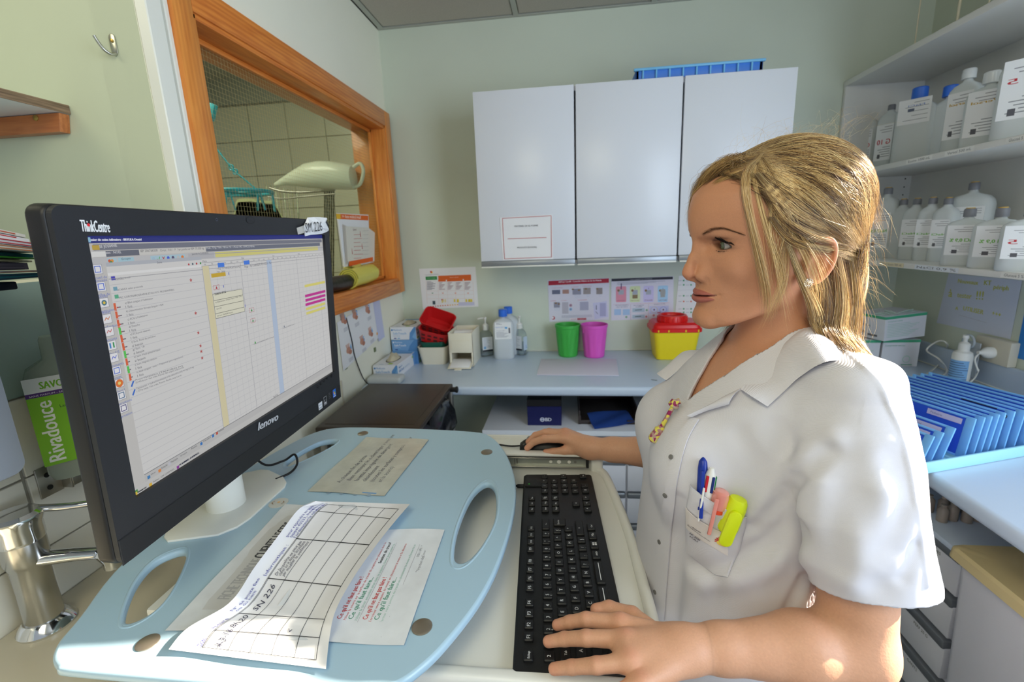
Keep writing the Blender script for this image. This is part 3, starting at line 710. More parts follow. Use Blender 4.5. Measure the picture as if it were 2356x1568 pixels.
for k, (a_, b_, t, t2) in enumerate(rows_):
    Q.tpx(a_, b_, t, T1); u_, v_ = Q.uv(a_); Q.text(u_, v_-.0048, .0042, t2, T1)
    Q.rect(u_-.010, v_-.0030, u_-.006, v_-.0018, (120, 110, 120)); Q.disc(u_-.010, v_-.0024, .0009, (200, 70, 70), n=8)
    bu = q((263+3.8*k, a_[1]+3))[0]; bc = (228, 100, 50) if k not in (3, 6, 8) else (90, 205, 80)
    Q.rect(bu-.0014, v_-.0060, bu+.0014, v_+.0028, bc)
Q.tpx((309, 876), (420, 843), 'Atorvastatine (TAHOR®) PO', T1, k=.5); Q.tpx((311, 882), (422, 846), '20 MG le soir, Voie orale, Priorité: Non urgent, jusqu’à arrêt', T1)
Q.tpx((313, 896), (445, 845), 'Telmisartan + hydrochlorothiazide (MICARDISPLUS®) 40 mg/12.5 mg', T1); Q.tpx((314, 902), (417, 864), '1 CP le matin, Voie orale, Priorité: Planifié, jusqu’à arrêt', T1)
for p in ((304, 882), (307, 902)): u_, v_ = q(p); Q.line((u_-.002, v_-.003), (u_+.002, v_+.003), .002, (50, 110, 210))
# grid
g0 = q((463, 610))[0]; GL = (196, 196, 200)
tops = yy_((245, 612))
cw = (x1-g0)/26
Q.rect(g0, yy_((600, 578))-.0, x1, yy_((600, 578))+.001, (170, 170, 176))
gy1 = y1-.041
for k in range(27): Q.line((g0+cw*k, y0+.018), (g0+cw*k, gy1), .0005 if k % 6 else .0008, GL if k % 6 else (165, 165, 172))
k = 0; yv = y1-.052
Q.line((g0, y1-.041), (x1, y1-.041), .0006, (150, 150, 156)); Q.line((gx0, y1-.0455), (x1, y1-.0455), .0006, (150, 150, 156)); Q.line((g0, y1-.0365), (x1, y1-.0365), .0005, (150, 150, 156))
for k in range(26): Q.text(g0+cw*(k+.5), y1-.0402, .0034, '%dh' % ((6+k) % 24), (110, 110, 120), al='c')
for k, t in enumerate(('Matin', 'Midi', 'Soir', 'Nuit')): Q.text(g0+cw*(.2+6.1*k), y1-.0358, .0036, t, (90, 90, 100))
while yv > y0+.018: Q.line((gx0, yv), (x1, yv), .0005, GL); yv -= .0092
Q.rect(g0+cw*.05, y0+.018, g0+cw*.95, gy1, (226, 216, 176)); Q.rect(g0+cw*11.0, y0+.018, g0+cw*12.0, gy1, (188, 204, 228))
def bar(p0, p1, h, c_, dy=0): a_, b_ = q(p0), q(p1); Q.rect(a_[0], a_[1]-h/2, b_[0], a_[1]+h/2, c_)
bar((500, 610), (515, 609), .0062, (70, 130, 235)); bar((560, 604), (573, 603), .0062, (70, 130, 235)); bar((485, 634), (518, 630), .0055, (212, 176, 40))
Q.tpx((500, 620), (552, 615), 'Hosp : S C ANGIOPLAST 02.01 Par', (90, 90, 100)); Q.tpx((562, 616), (624, 606), 'Hop : Pa 0 ANGIO 0.1.02.01 Par', (90, 90, 100)); Q.tpx((500, 627), (517, 625), 'Bar : Jamai', (90, 90, 100))
bar((700, 658), (747, 650), .005, (232, 222, 120))
for a_ in ((701, 681), (702, 691), (702, 701)): bar(a_, (748, a_[1]-9), .0052, (205, 40, 155))
bar((703, 711), (748, 702), .005, (232, 222, 120)); bar((704, 721), (748, 712), .005, (232, 222, 120))
# note
na = q((488, 676)); nb = q((556, 662)); nc = q((500, 732))
Q.rect(na[0], nc[1], nb[0], na[1], (120, 120, 110)); Q.rect(na[0]+.0006, nc[1]+.0006, nb[0]-.0006, na[1]-.0006, (232, 230, 208))
for k_ in (.27, .52, .80): Q.line((na[0], na[1]+(nc[1]-na[1])*k_), (nb[0], na[1]+(nc[1]-na[1])*k_), .0007, (120, 120, 110))
Q.tpx((493, 679), (519, 673), '21/03/16 07:56', (50, 50, 60), bold=.0002); Q.tpx((495, 697), (555, 682), 'b) Détermination Groupe Sanguin + RAI : 1 fois', (60, 60, 60)); Q.tpx((497, 712), (509, 709), 'Care OK', (60, 60, 60)); Q.tpx((499, 728), (535, 719), 'Saisi par : MOREIRE Aurore', (60, 60, 60))
ST = (190, 60, 60)
for p in ((438, 644), (449, 720), (455, 765), (460, 795), (462, 808), (464, 823)):
    u_, v_ = q(p); 
    for k_ in range(5): a_ = math.pi*2*k_/5+math.pi/2; Q.line((u_, v_), (u_+.0022*math.cos(a_), v_+.0022*math.sin(a_)), .0010, ST)
def tri(p, c_, boxed=None):
    u_, v_ = q(p)
    if boxed: Q.frame(u_-.006, v_-.0032, u_+.006, v_+.0036, .0005, boxed)
    Q.poly([(u_-.002, v_-.0018), (u_+.002, v_-.0018), (u_, v_+.0024)], c_)
tri((497, 661), (190, 60, 70), (190, 80, 80)); tri((578, 713), (40, 150, 50), (190, 80, 80)); tri((581, 737), (40, 150, 50), (190, 80, 80)); tri((586, 787), (50, 170, 60)); tri((653, 750), (110, 120, 140))
for p in ((525, 629), (513, 658), (563, 703)): u_, v_ = q(p); Q.line((u_, v_-.002), (u_, v_+.002), .0011, (50, 70, 200))
Q.tpx((582, 793), (630, 775), '1 comprimé MICARDISPLUS 40 MG / 12.5 mg, cpr', (90, 90, 100)); Q.tpx((650, 756), (676, 746), '1 comprimé TAHOR 20 mg, cpr', (90, 90, 100))
for k, c_ in enumerate(((190, 50, 60), (60, 90, 110), (190, 50, 60), (50, 150, 60))): u_, v_ = q((433+9*k, 608-k)); Q.disc(u_, v_, .0014, c_)
# bottom bars
Q.rect(gx0, y0+.008, x1, y0+.018, (198, 197, 196)); Q.rect(x0, y0, x1, y0+.0085, (206, 205, 203))
Q.line((gx0, y0+.018), (x1, y0+.018), .0008, (120, 120, 124))
Q.tpx((313, 1135), (336, 1121), 'Démarrer', (40, 40, 40), bold=.0003); Q.tpx((351, 1110), (402, 1078), 'Palette - GPE HOSP REG...', (70, 70, 70)); Q.tpx((412, 1071), (459, 1041), 'PLANNING d’HEBERGE...', (30, 30, 60), bold=.0003)
Q.tpx((346, 1093), (357, 1086), 'Filtrer', (60, 60, 70)); Q.tpx((370, 1079), (384, 1070), 'Simple', (60, 60, 70)); Q.tpx((392, 1065), (408, 1055), 'Multiple', (60, 60, 70)); Q.tpx((414, 1050), (429, 1041), 'Groupes', (60, 60, 70)); Q.tpx((439, 1034), (452, 1026), 'Patient', (60, 60, 70)); Q.tpx((467, 1017), (484, 1006), 'Précédent', (60, 60, 70)); Q.tpx((502, 994), (514, 987), 'Réduire', (60, 60, 70)); Q.tpx((628, 915), (638, 908), 'Planning', (60, 60, 70))
for p, c_ in (((341, 1097), (60, 130, 190)), ((366, 1082), (230, 140, 60)), ((389, 1066), (200, 200, 210)), ((462, 1020), (40, 120, 200)), ((489, 1002), (40, 120, 200)), ((498, 996), (200, 80, 60)), ((345, 1114), (235, 190, 50)), ((408, 1074), (150, 60, 160)), ((308, 1134), (220, 90, 50)), ((312, 1130), (70, 150, 70)), ((311, 1135), (235, 200, 60))):
    u_, v_ = q(p); Q.rect(u_-.002, v_-.002, u_+.002, v_+.002, c_)
scr = Q.build('screen', M_scr, mon)
# lettering on the bezel
B = Print(mf([(0, 0, bez)])[0], mu, -md, lift=.0004)
B.tpx((187, 532), (253, 534), 'ThinkCentre', (235, 235, 235), h=.0165, bold=.0003); u_, v_ = B.uv((203, 517)); B.disc(u_, v_, .0016, (225, 30, 40))
B.lay += 30
B2 = Print(mf([(0, 0, bez+.0012)])[0], mu, -md, lift=.0003)
a_ = B2.uv((594, 990)); b_ = B2.uv((639, 965)); d_ = b_-a_; B2.text(a_[0], a_[1], .0185, 'lenovo', (190, 192, 196), math.degrees(math.atan2(d_[1], d_[0])), width=np.linalg.norm(d_), bold=.0009, shear=.25)
def stick(p, w_, h_, c_): u_, v_ = B2.uv(p); B2.rect(u_-w_/2, v_-h_/2, u_+w_/2, v_+h_/2, c_); return u_, v_
u_, v_ = stick((737, 933), .016, .015, (225, 228, 232)); B2.text(u_-.006, v_+.001, .0045, 'Energie', (60, 80, 140)); B2.rect(u_-.006, v_-.005, u_+.006, v_-.0035, (120, 130, 150))
u_, v_ = stick((748, 921), .012, .018, (200, 202, 204)); B2.rect(u_-.0052, v_-.0082, u_+.0052, v_+.0082, (25, 26, 30)); B2.text(u_-.0045, v_-.001, .006, 'e*', (220, 220, 225)); B2.rect(u_-.004, v_-.007, u_+.004, v_-.003, (190, 190, 195))
u_, v_ = B2.uv((758, 909)); 
for k in range(4): B2.rect(u_-.004, v_-.006+.0035*k, u_+.004, v_-.0052+.0035*k, (120, 120, 125))
u_, v_ = stick((769, 904), .014, .018, (40, 110, 210)); B2.disc(u_-.002, v_+.002, .0022, (240, 90, 50)); B2.disc(u_+.002, v_+.002, .0022, (110, 190, 70)); B2.disc(u_-.002, v_-.002, .0022, (70, 150, 240)); B2.disc(u_+.002, v_-.002, .0022, (245, 200, 60)); B2.rect(u_-.005, v_-.0075, u_+.005, v_-.006, (230, 235, 245))
for p in ((731, 889), (738, 882), (745, 875), (752, 869), (763, 863)):
    u_, v_ = B.uv(p); r_ = .0032 if p[0] < 760 else .0045
    lathe('button', [(r_, 0), (r_, .0012), (r_*.8, .0018), (.0003, .0018)], M_blk2, mon, 16, Fr(mf([(u_, v_, bez-.0003)])[0], mu, -md, mn)); B.rect(u_-.001, v_-.0012, u_+.001, v_-.0004, (180, 185, 200)); B.lay = 60
u_, v_ = B.uv((576, 506)); B.poly([(u_+.011*math.cos(t)*(1 if abs(math.cos(t)) > .3 else .9), v_+.0055*math.sin(t)) for t in np.linspace(0, 2*math.pi, 20)[:-1]], (18, 18, 20))
B.poly([(u_+.0102*math.cos(t), v_+.0048*math.sin(t)) for t in np.linspace(0, 2*math.pi, 20)[:-1]], (40, 41, 45))
B.disc(*B.uv((498, 505)), .0022, (80, 84, 96)); B.disc(*B.uv((498, 505)), .0012, (20, 20, 30))
B.build('bezel_lettering', PRINT, mon); B2.build('trim_stickers', PRINT, mon)
# --- stand: white plate and column
plate = [atZ(*p, ZT+.004)[:2] for p in ((385, 1243), (500, 1228), (545, 1210), (575, 1190), (655, 1118), (659, 1108), (652, 1096), (618, 1080))]
plate = plate+[(-.615, .785), (-.640, .77), (-.640, .585), (-.630, .57)]
prism('stand_plate', plate[::-1], ZT, ZT+.004, M_white, mon, bev=.001)
cq = atZ(529, 1163, ZT+.004)
lathe('stand_column', [(.030, ZT+.004), (.030, ZT+.13), (.028, ZT+.14)], M_white, mon, 36, Fr((cq[0]-.01, cq[1]+.005, 0)))
box('stand_head', (cq[0]-.05, cq[1]-.03, ZT+.12, cq[0]+.005, cq[1]+.045, ZT+.22), M_black, mon, .006)
tube('power_cable', spline([(-.60, .72, 1.17), (-.59, .76, 1.09), (-.575, .80, 1.075), (-.555, .81, 1.085), (-.545, .80, 1.07), (-.545, .775, 1.064), (-.56, .75, 1.063)], 8), .0022, M_blk2, mon, 8)
# --- crumpled label stuck on the top right corner of the screen
cr_ = thing('asset_label', 'crumpled white sticker with black number on the top right corner of the screen', 'sticker', mf([(X1-.05, Y1-.01, bez)])[0])
pts = [((684, 523), .0015), ((700, 519), .004), ((703, 543), .006), ((687, 539), .0015)]
def q6(p, off): a_ = suv(p, bez+off); return mf([(a_[0], a_[1], bez+off)])[0]
def crump(nm, grid, offs, m):
    ny, nx = len(grid), len(grid[0]); V = [q6(grid[j][i], offs[j][i]) for j in range(ny) for i in range(nx)]; V2 = [v_-mn*.0006 for v_ in V]; F = []; n = nx*ny
    for j in range(ny-1):
        for i in range(nx-1):
            a = j*nx+i; F.append([a, a+nx, a+nx+1, a+1]); F.append([n+a, n+a+1, n+a+nx+1, n+a+nx])
    return obj(nm, V+V2, F, m, cr_)
crump('paper_body', [[(700, 518), (708, 500), (722, 499), (735, 499), (752, 501), (753, 504)], [(699, 519), (712, 513), (724, 512), (738, 512), (747, 512), (749, 511)], [(700, 530), (713, 526), (726, 525), (740, 524), (748, 525), (757, 527)], [(702, 543), (715, 540), (728, 539), (742, 537), (752, 533), (756, 530)]],
      [[.003, .002, .004, .002, .004, .001], [.006, .009, .007, .010, .008, .004], [.006, .007, .009, .008, .010, .006], [.004, .006, .005, .007, .005, .003]], M_paper)
crump('clear_tape', [[(683, 524), (692, 521), (700, 518)], [(686, 539), (694, 537), (702, 535)]], [[.001, .004, .006], [.001, .003, .006]], mat('greyish_tape', (190, 188, 182), .3))
Lb = Print(mf([(0, 0, bez+.0112)])[0], mu, -md); 
a_ = suv((703, 535), bez+.0112); b_ = suv((742, 530), bez+.0112); d_ = b_-a_
Lb.text(a_[0], a_[1], .026, 'SM 226', (50, 50, 54), math.degrees(math.atan2(d_[1], d_[0])), width=np.linalg.norm(d_)); Lb.build('number', PRINT, cr_)
# ================================================================ PAPERS ON THE CART TOP
def rectedge(p0, p1, wd, side, z):
    """world rectangle from its photographed edge p0->p1 and its width to one side"""
    a = atZ(*p0, z); b = atZ(*p1, z); e = unit(b-a); n = np.array([-e[1], e[0], 0])*side; return a, b, e, n
def flat_sheet(name, label, cat, a, u, v, wd, ht, m, items=None, wob=.0015, z=ZT, seed=1, extra=None):
    """curling sheet: corner a, u (reading direction) length wd, v (up) length ht"""
    nx, ny = 16, 12; V = []; F = []
    for s_ in (0, 1):
        for j in range(ny+1):
            for i in range(nx+1):
                a_, b_ = i/nx, j/ny; ed = max(abs(a_-.5), abs(b_-.5))*2
                l_ = wob*(ed**4)*(.6+.5*math.sin(9*a_+seed)*math.cos(7*b_+seed))+.0004
                p = a+u*(a_*wd)+v*(b_*ht); V.append((p[0], p[1], z+.0003+max(0, l_)+.0003*s_))
    k = (nx+1)*(ny+1)
    for j in range(ny):
        for i in range(nx):
            q_ = [j*(nx+1)+i, j*(nx+1)+i+1, (j+1)*(nx+1)+i+1, (j+1)*(nx+1)+i]; F.append([x_+k for x_ in q_]); F.append(q_[::-1])
    o = obj(name, V, F, m, None, smooth=True, angle=60); tag(o, label, cat)
    if items:
        P = Print(np.array([a[0], a[1], z+.0012]), u, v, lift=.0002); items(P, wd, ht); P.build('print', PRINT, o)
        if extra: extra(o)
    return o
M_lamn = mat('laminating_film', (222, 226, 230), .12, noise=(30, .06))
M_plast = mat('yellowed_plastic_pocket', (196, 196, 184), .14, bump=(30, .6), noise=(25, .10))
# technical sheet, mostly under the grid paper (text reads along the cart towards the back)
a, b, e, n = rectedge((380, 1452), (640, 1180), .2, -1, ZT)
def it(P, w_, h_):
    G = (120, 122, 128)
    P.rect(.012, h_-.060, w_-.01, h_-.012, (205, 206, 206))
    P.text(.05, h_-.045, .024, 'FICHE TECHNIQUE', (176, 178, 182), bold=.0006, width=.075); P.text(.128, h_-.045, .026, 'CLIENTS LEGERS', (60, 62, 66), bold=.0006, width=.085)
    P.text(.04, h_-.056, .008, 'Ce document est un guide de bonnes pratiques', (60, 60, 64)); P.text(.04, h_-.066, .007, 'dans le cadre de l’utilisation des clients légers', (90, 90, 94)); P.text(.04, h_-.076, .007, 'garantir à tous les utilisateurs leur disponibilité', (90, 90, 94))
    P.disc(.028, h_-.062, .009, (30, 90, 190)); P.text(.025, h_-.067, .013, 'i', (240, 240, 250), bold=.0005)
    P.rect(w_-.03, h_-.022, w_-.02, h_-.010, (222, 190, 110))
flat_sheet('laminated_sheet', 'grey laminated technical sheet half hidden under the crumpled grid paper', 'document', a-np.array([0, 0, 0])+n*.135, e, -n, .262, .135, M_lamn, it, .002, seed=2)
a, b, e, n = rectedge((930, 1487), (1022, 1226), .2, 1, ZT)
def it2(P, w_, h_):
    R_, G_, K_ = (196, 60, 60), (60, 140, 110), (110, 112, 120)
    P.frame(.010, .012, w_-.008, h_-.02, .0006, (150, 150, 156))
    for k, (c_, t1_, t2_) in enumerate(((R_, 'Ce qu’il ne faut pas faire !', 'Utiliser la souris sur la surface de travail du pupitre (en plateau) dans le sens'), (G_, 'Ce qu’il faut faire...', 'Utiliser le tiroir amovible situé dans le support clavier pour poser la souris'), (R_, 'Ce qu’il ne faut pas faire !', 'Terminer votre session de travail en choisissant le menu « Se déconnecter »'), (G_, 'Ce qu’il faut faire...', 'Fermer votre session de travail en choisissant le menu « Fermer la session »'))):
        y = .088-.0140*k-(.004 if k > 1 else 0)
        P.text(.034, y, .0088, t1_, c_, bold=.00015, width=.070); P.text(.030, y-.0062, .0048, t2_, c_ if k % 2 == 0 else (130, 180, 160), width=w_-.05)
        if c_ == R_: P.line((.015, y), (.025, y+.009), .002, R_); P.line((.015, y+.009), (.025, y), .002, R_)
        else: P.line((.015, y+.004), (.019, y), .002, G_); P.line((.019, y), (.026, y+.010), .002, G_)
    P.text(w_-.075, .074, .0065, 'Session de travail', (50, 50, 54), bold=.0002); P.text(w_-.12, .105, .0065, 'Utilisation de la souris', (110, 110, 190), bold=.0001)
    P.text(.052, .018, .007, 'Centre Hospitalier', (110, 160, 110)); P.text(.052, .010, .006, 'de Mulhouse', K_); P.text(.115, .016, .006, 'Direction des', K_); P.text(.115, .009, .006, 'Systèmes d’information', K_)
    P.disc(.030, .018, .008, (240, 200, 50)); P.disc(.026, .022, .005, (222, 80, 50), n=5); P.text(w_-.06, .024, .005, 'DSI / SPS / MED / 10.2015', K_); P.text(w_-.06, .017, .005, 'Connexion réseau partagé', K_)
    P.line((.010, .066), (w_-.008, .066), .0005, (170, 170, 176)); P.line((.010, .030), (w_-.008, .030), .0005, (170, 170, 176))
flat_sheet('laminated_notice', 'white laminated notice with red and green rules beside the crumpled grid paper', 'document', a, e, n, .206, .176, M_lamn, it2, .003, seed=5)
c4 = [atZ(*p, ZT) for p in ((695, 1130), (885, 1142), (985, 1015), (835, 1005))]
uu = unit(c4[3]-c4[0]); vv_ = np.array([-uu[1], uu[0], 0.]); 
def it3(P, w_, h_):
    K_ = (105, 105, 112)
    for k, t in enumerate(('A chaque fin de poste', 'Bien nettoyer le « client léger » avec une', 'lavette imprégnée de détergent', 'désinfectant', '(toutes les surfaces y compris le clavier', 'et la souris)')):
        P.text(.045-(.0 if k else .010), h_-.045-.0155*k, .0125, t, K_)
    P.line((.006, .01), (.010, h_-.01), .004, (120, 160, 200)); P.line((.0, h_-.004), (w_, h_-.004), .007, (222, 220, 205))
    for k in range(4): P.disc(-.004+.004, .03+.026*k, .004, (150, 170, 185))
A_ = c4[0]+np.array([0, 0, 0]); wd = np.linalg.norm(c4[3]-c4[0])*.98; 
a3 = c4[1]; uu = unit((c4[3]-c4[0])+(c4[2]-c4[1])); vv_ = np.array([-uu[1], uu[0], 0.])
flat_sheet('cleaning_notice', 'old plastic pocket with a typed cleaning notice taped near the back of the cart', 'document', a3, uu, vv_, .232, .150, M_plast, it3, .002, seed=8)
# round sticker
qd = atZ(641, 1157, ZT); rs = obj('round_sticker', *lathem([(.016, ZT+.0002), (.016, ZT+.001), (.001, ZT+.0012)], 28, Fr((qd[0], qd[1], 0))), mat('clear_sticker', (205, 208, 204), .2), None, smooth=True)
tag(rs, 'small round clear sticker on the cart top beside the white stand plate', 'sticker')
P = Print((qd[0], qd[1], ZT+.0013), (1, 0, 0), (0, 1, 0)); P.disc(0, .001, .0025, (228, 180, 120)); P.pl([(-.009, .003), (-.011, -.002), (-.006, -.006)], .0012, (150, 120, 90)); P.pl([(.006, .005), (.010, .001), (.007, -.004)], .0012, (150, 120, 90)); P.build('print', PRINT, rs)
# crumpled grid paper
Le = spline([(388, 1493), (432, 1443), (528, 1386), (585, 1305), (640, 1232), (686, 1172), (722, 1152)], 6)
Re = spline([(750, 1538), (758, 1466), (772, 1404), (812, 1330), (868, 1250), (912, 1195), (943, 1159)], 6)
Lz = np.interp(np.linspace(0, 1, len(Le)), [0, .2, .34, .5, .8, .93, 1], [.003, .004, .022, .020, .022, .024, .010])
Rz = np.interp(np.linspace(0, 1, len(Re)), [0, .15, .34, .5, .8, 1], [.002, .004, .020, .018, .016, .016])
def gp(a, b, lift=0.0):
    t = b*(len(Le)-1); i = min(int(t), len(Le)-2); fr_ = t-i
    l = Le[i]*(1-fr_)+Le[i+1]*fr_; r = Re[i]*(1-fr_)+Re[i+1]*fr_; p = l*(1-a)+r*a
    zl = Lz[i]*(1-fr_)+Lz[i+1]*fr_; zr = Rz[i]*(1-fr_)+Rz[i+1]*fr_
    z = .004+(zl-.0)*(max(0, 1-a/.22))**1.6+(zr-.0)*(max(0, (a-.80)/.20))**1.7+.0020*math.sin(b*11+a*3)*math.sin(a*math.pi)+.003*math.exp(-((b-.36+.12*a)/.03)**2)
    return atZ(p[0], p[1], ZT+max(.0022, z)+lift)
nx, ny = 26, 46; V = []; F = []
for s_ in (0, 1):
    for j in range(ny+1):
        for i in range(nx+1): V.append(gp(i/nx, j/ny, .0003*s_))
k = (nx+1)*(ny+1)
for j in range(ny):
    for i in range(nx):
        q_ = [j*(nx+1)+i, j*(nx+1)+i+1, (j+1)*(nx+1)+i+1, (j+1)*(nx+1)+i]; F.append([x_+k for x_ in q_]); F.append(q_[::-1])
gpap = obj('grid_paper', V, F, M_paper, None, smooth=True, angle=0); tag(gpap, 'crumpled white sheet with a handwritten black table lying on the cart top', 'document')
gv, gf, gc = [], [], []; gn = 0
def gq(pts, c_, lift=.0011):
    global gn
    gv.extend(gp(a_, b_, lift) for a_, b_ in pts); gf.append(list(range(gn, gn+len(pts)))); gc.append(lin(c_)); gn += len(pts)
def gl(p, q_, t, c_=(35, 35, 40)):
    p = np.array(p, float); q_ = np.array(q_, float); n_ = 26; d = (q_-p)*[.21, .30]; nn = np.array([-d[1], d[0]])/np.linalg.norm(d)*t/2/np.array([.21, .30])
    for k_ in range(n_):
        a_, b_ = p+(q_-p)*k_/n_, p+(q_-p)*(k_+1)/n_; gq([a_-nn, b_-nn, b_+nn, a_+nn], c_)
rb = [.055, .165, .28, .46, .66, .84, .93]; ca = [.20, .36, .50, .64, .79, .93]
rb0 = .052
for b_ in rb: gl((.19, b_), (.93, b_-.002), .0011)
for a_ in ca+[.19]: gl((a_, rb0), (a_, .93), .0008)
def gt(a0, b0, h, t, c_=(50, 50, 120), along=True, width=None, hand=False):
    """text running along b (towards the back of the cart), its top towards small a"""
    global gn
    Vt, Ft = glyphs(t); Vt = Vt*h
    if width: Vt = Vt*[width/Vt[:, 0].max(), 1]
    if hand: Vt = Vt+np.c_[Vt[:, 1]*.3, .0008*np.sin(Vt[:, 0]*300)]
    for x_, y_ in Vt: gv.append(gp(a0-y_/.21, b0+x_/.36, .0013))
    gf.extend([[i+gn for i in f_] for f_ in Ft]); gc.extend([lin(c_)]*len(Ft)); gn += len(Vt)
gt(.185, .06, .010, 'Date :', (60, 60, 150)); gt(.185, .175, .010, 'Heure', (60, 60, 150)); gt(.12, .29, .009, 'N° de poste fixe', (60, 60, 150)); gt(.16, .29, .009, 'ou du nom', (60, 60, 150)); gt(.165, .47, .010, 'Informatique :', (60, 60, 150))
for k, t in enumerate(('pour répondre au problème', '(appel 43333, éteindre', 'l’ordinateur/le rallumer ...)')): gt(.10+.04*k, .665, .0085, t, (60, 60, 150))
for k, t in enumerate(('ours pour', 'la résolution', 'du problème')): gt(.11+.035*k, .845, .0075, t, (60, 60, 150))
HB = (60, 60, 80)
gt(.315, .065, .015, '4-3-16', HB, hand=True); gt(.31, .185, .015, '8h20', HB, hand=True); gt(.31, .30, .016, 'SN 226', HB, hand=True)
for k, t in enumerate(('Dr Jacqueline ne peut pas', 'cliquer sur le dossier des patients', 'par modifier le traitement')): gt(.265+.036*k, .475, .0095, t, HB, hand=True, width=.062)
gt(.73, .18, .014, '<', HB, hand=True)
obj('table_print', gv, gf, PRINT, gpap, col=gc)
tf = obj('folded_corner', [gp(0, .86, .001), gp(.02, 1.0, .016), gp(.14, .975, .012), gp(.10, .90, .006), gp(.0, .86, .0002)+[0, 0, 0], gp(.14, .975, .0112)], [[0, 3, 2, 1], [4, 1, 5]], M_paper, gpap)
# ================================================================ UNDER THE BACK WORKTOP
ZW = .911
SH = .685
un = thing('drawer_unit', 'low white drawer unit with grey handle strips under the back worktop', 'drawer unit', (.1, 2.1, 0))
box('carcass', (-.355, 1.875, .10, .84, YB, SH-.022), M_lam, un, .002)
sh_ = box('top_shelf', (-.373, 1.85, SH-.020, .84, YB, SH), M_lam, un, .002)
box('shelf_edging', (-.374, 1.846, SH-.021, .84, 1.852, SH+.001), mat('pale_edging', (226, 232, 240), .3), un, .001, 1)
zz = [SH-.03, .555, .40, .245, .10]
for a_ in range(2):
    X0_, X1_ = (-.353+.6*a_, .243+.6*a_)
    for k in range(4):
        d = box('drawer', (X0_+.002, 1.855, zz[k+1]+.004, min(X1_, .84)-.002, 1.876, zz[k]-.026), M_lam, un, .002)
        h = box('handle_strip', (X0_+.002, 1.850, zz[k]-.030, min(X1_, .84)-.002, 1.872, zz[k]-.004), M_grey, un, .006, 3)
box('plinth', (-.34, 1.89, 0, .84, YB, .10), M_blk2, un, .002)
# boxes and trays on that shelf
def atsh(x, y): return atZ(x, y, SH)
a = atsh(1214, 978); b = atsh(1292, 974)
bd = thing('carton_box', 'dark navy carton with white letters on the shelf under the worktop', 'box', ((a[0]+b[0])/2, a[1]+.06, SH))
hb = atY(1214, 935, a[1])[2]
M_navy = mat('navy_card', (18, 24, 84), .4)
box('carton', (a[0], a[1], SH, b[0], a[1]+.17, hb), M_navy, bd, .001, 1)
prism('lid_flap', [(a[0]-.001, hb), (b[0]+.001, hb), (b[0]+.001, hb+.03), (a[0]-.001, hb+.03)], -a[1]-.17, -a[1]-.005, mat('black_card', (24, 24, 28), .45), bd, Fr((0, 0, 0), (1, 0, 0), (0, 0, 1), (0, -1, 0)))
P = Print((a[0], a[1], SH), (1, 0, 0), (0, 0, 1)); w_ = b[0]-a[0]; P.disc(w_*.44, .028, .010, (215, 220, 235)); P.disc(w_*.44, .028, .0065, (60, 70, 130)); P.rect(w_*.44-.010, .026, w_*.44+.010, .030, (215, 220, 235)); P.text(w_*.53, .021, .022, 'BD', (225, 228, 240), bold=.0007); P.build('print', PRINT, bd)
a = atsh(1332, 975); b = atsh(1466, 966)
tr = thing('letter_tray', 'dark brown plastic letter tray on the shelf under the worktop', 'tray', ((a[0]+b[0])/2, a[1]+.1, SH))
M_brn = mat('smoky_brown_plastic', (62, 54, 52), .35)
x0_, x1_, y0_ = a[0], b[0], a[1]
box('tray_base', (x0_, y0_, SH, x1_, y0_+.32, SH+.004), M_brn, tr, .001)
for q_ in ((x0_, y0_, x0_+.05, y0_+.006), (x1_-.05, y0_, x1_, y0_+.006)): box('front_lip', (q_[0], q_[1], SH, q_[2], q_[3], SH+.018), M_brn, tr, .001)
for q_ in ((x0_, y0_, x0_+.006, y0_+.32), (x1_-.006, y0_, x1_, y0_+.32), (x0_, y0_+.314, x1_, y0_+.32)): box('side_wall', (q_[0], q_[1], SH, q_[2], q_[3], SH+.062), M_brn, tr, .001)
for x in (x0_+.003, x1_-.003): box('corner_post', (x-.006, y0_-.002, SH, x+.006, y0_+.012, SH+.040), M_brn, tr, .001)
M_bfilm = mat('blue_plastic_film', (70, 110, 200), .12, trans=.55, ior=1.2)
fv = []; nx = 12
pc = [atZ(1350, 950, SH+.03), atZ(1440, 942, SH+.03), atZ(1462, 970, SH+.014), atZ(1368, 988, SH+.004)]
def patch(name, c4, m, parent, amp=.003, th=.0008, n=12, lf=0.0):
    V = []; F = []
    for s_ in (0, 1):
        for j in range(n+1):
            for i in range(n+1):
                a_, b_ = i/n, j/n; p = (c4[0]*(1-a_)+c4[1]*a_)*(1-b_)+(c4[3]*(1-a_)+c4[2]*a_)*b_
                V.append((p[0], p[1], p[2]+amp*math.sin(5*a_+8*b_)+th*s_+lf))
    k = (n+1)**2
    for j in range(n):
        for i in range(n): q_ = [j*(n+1)+i, j*(n+1)+i+1, (j+1)*(n+1)+i+1, (j+1)*(n+1)+i]; F.append(q_); F.append([x_+k for x_ in q_][::-1])
    return obj(name, V, F, m, parent, smooth=True, angle=0)
fl = patch('plastic_sleeves', pc, M_bfilm, None); tag(fl, 'crumpled blue clear plastic sleeves spilling out of the dark letter tray', 'plastic sleeve')
pu = box('purple_box', (.50, 1.90, SH, .60, 2.1, SH+.14), mat('purple_card', (58, 24, 130), .35), None, .002); tag(pu, 'deep purple box on the shelf under the worktop beside her tunic', 'box')
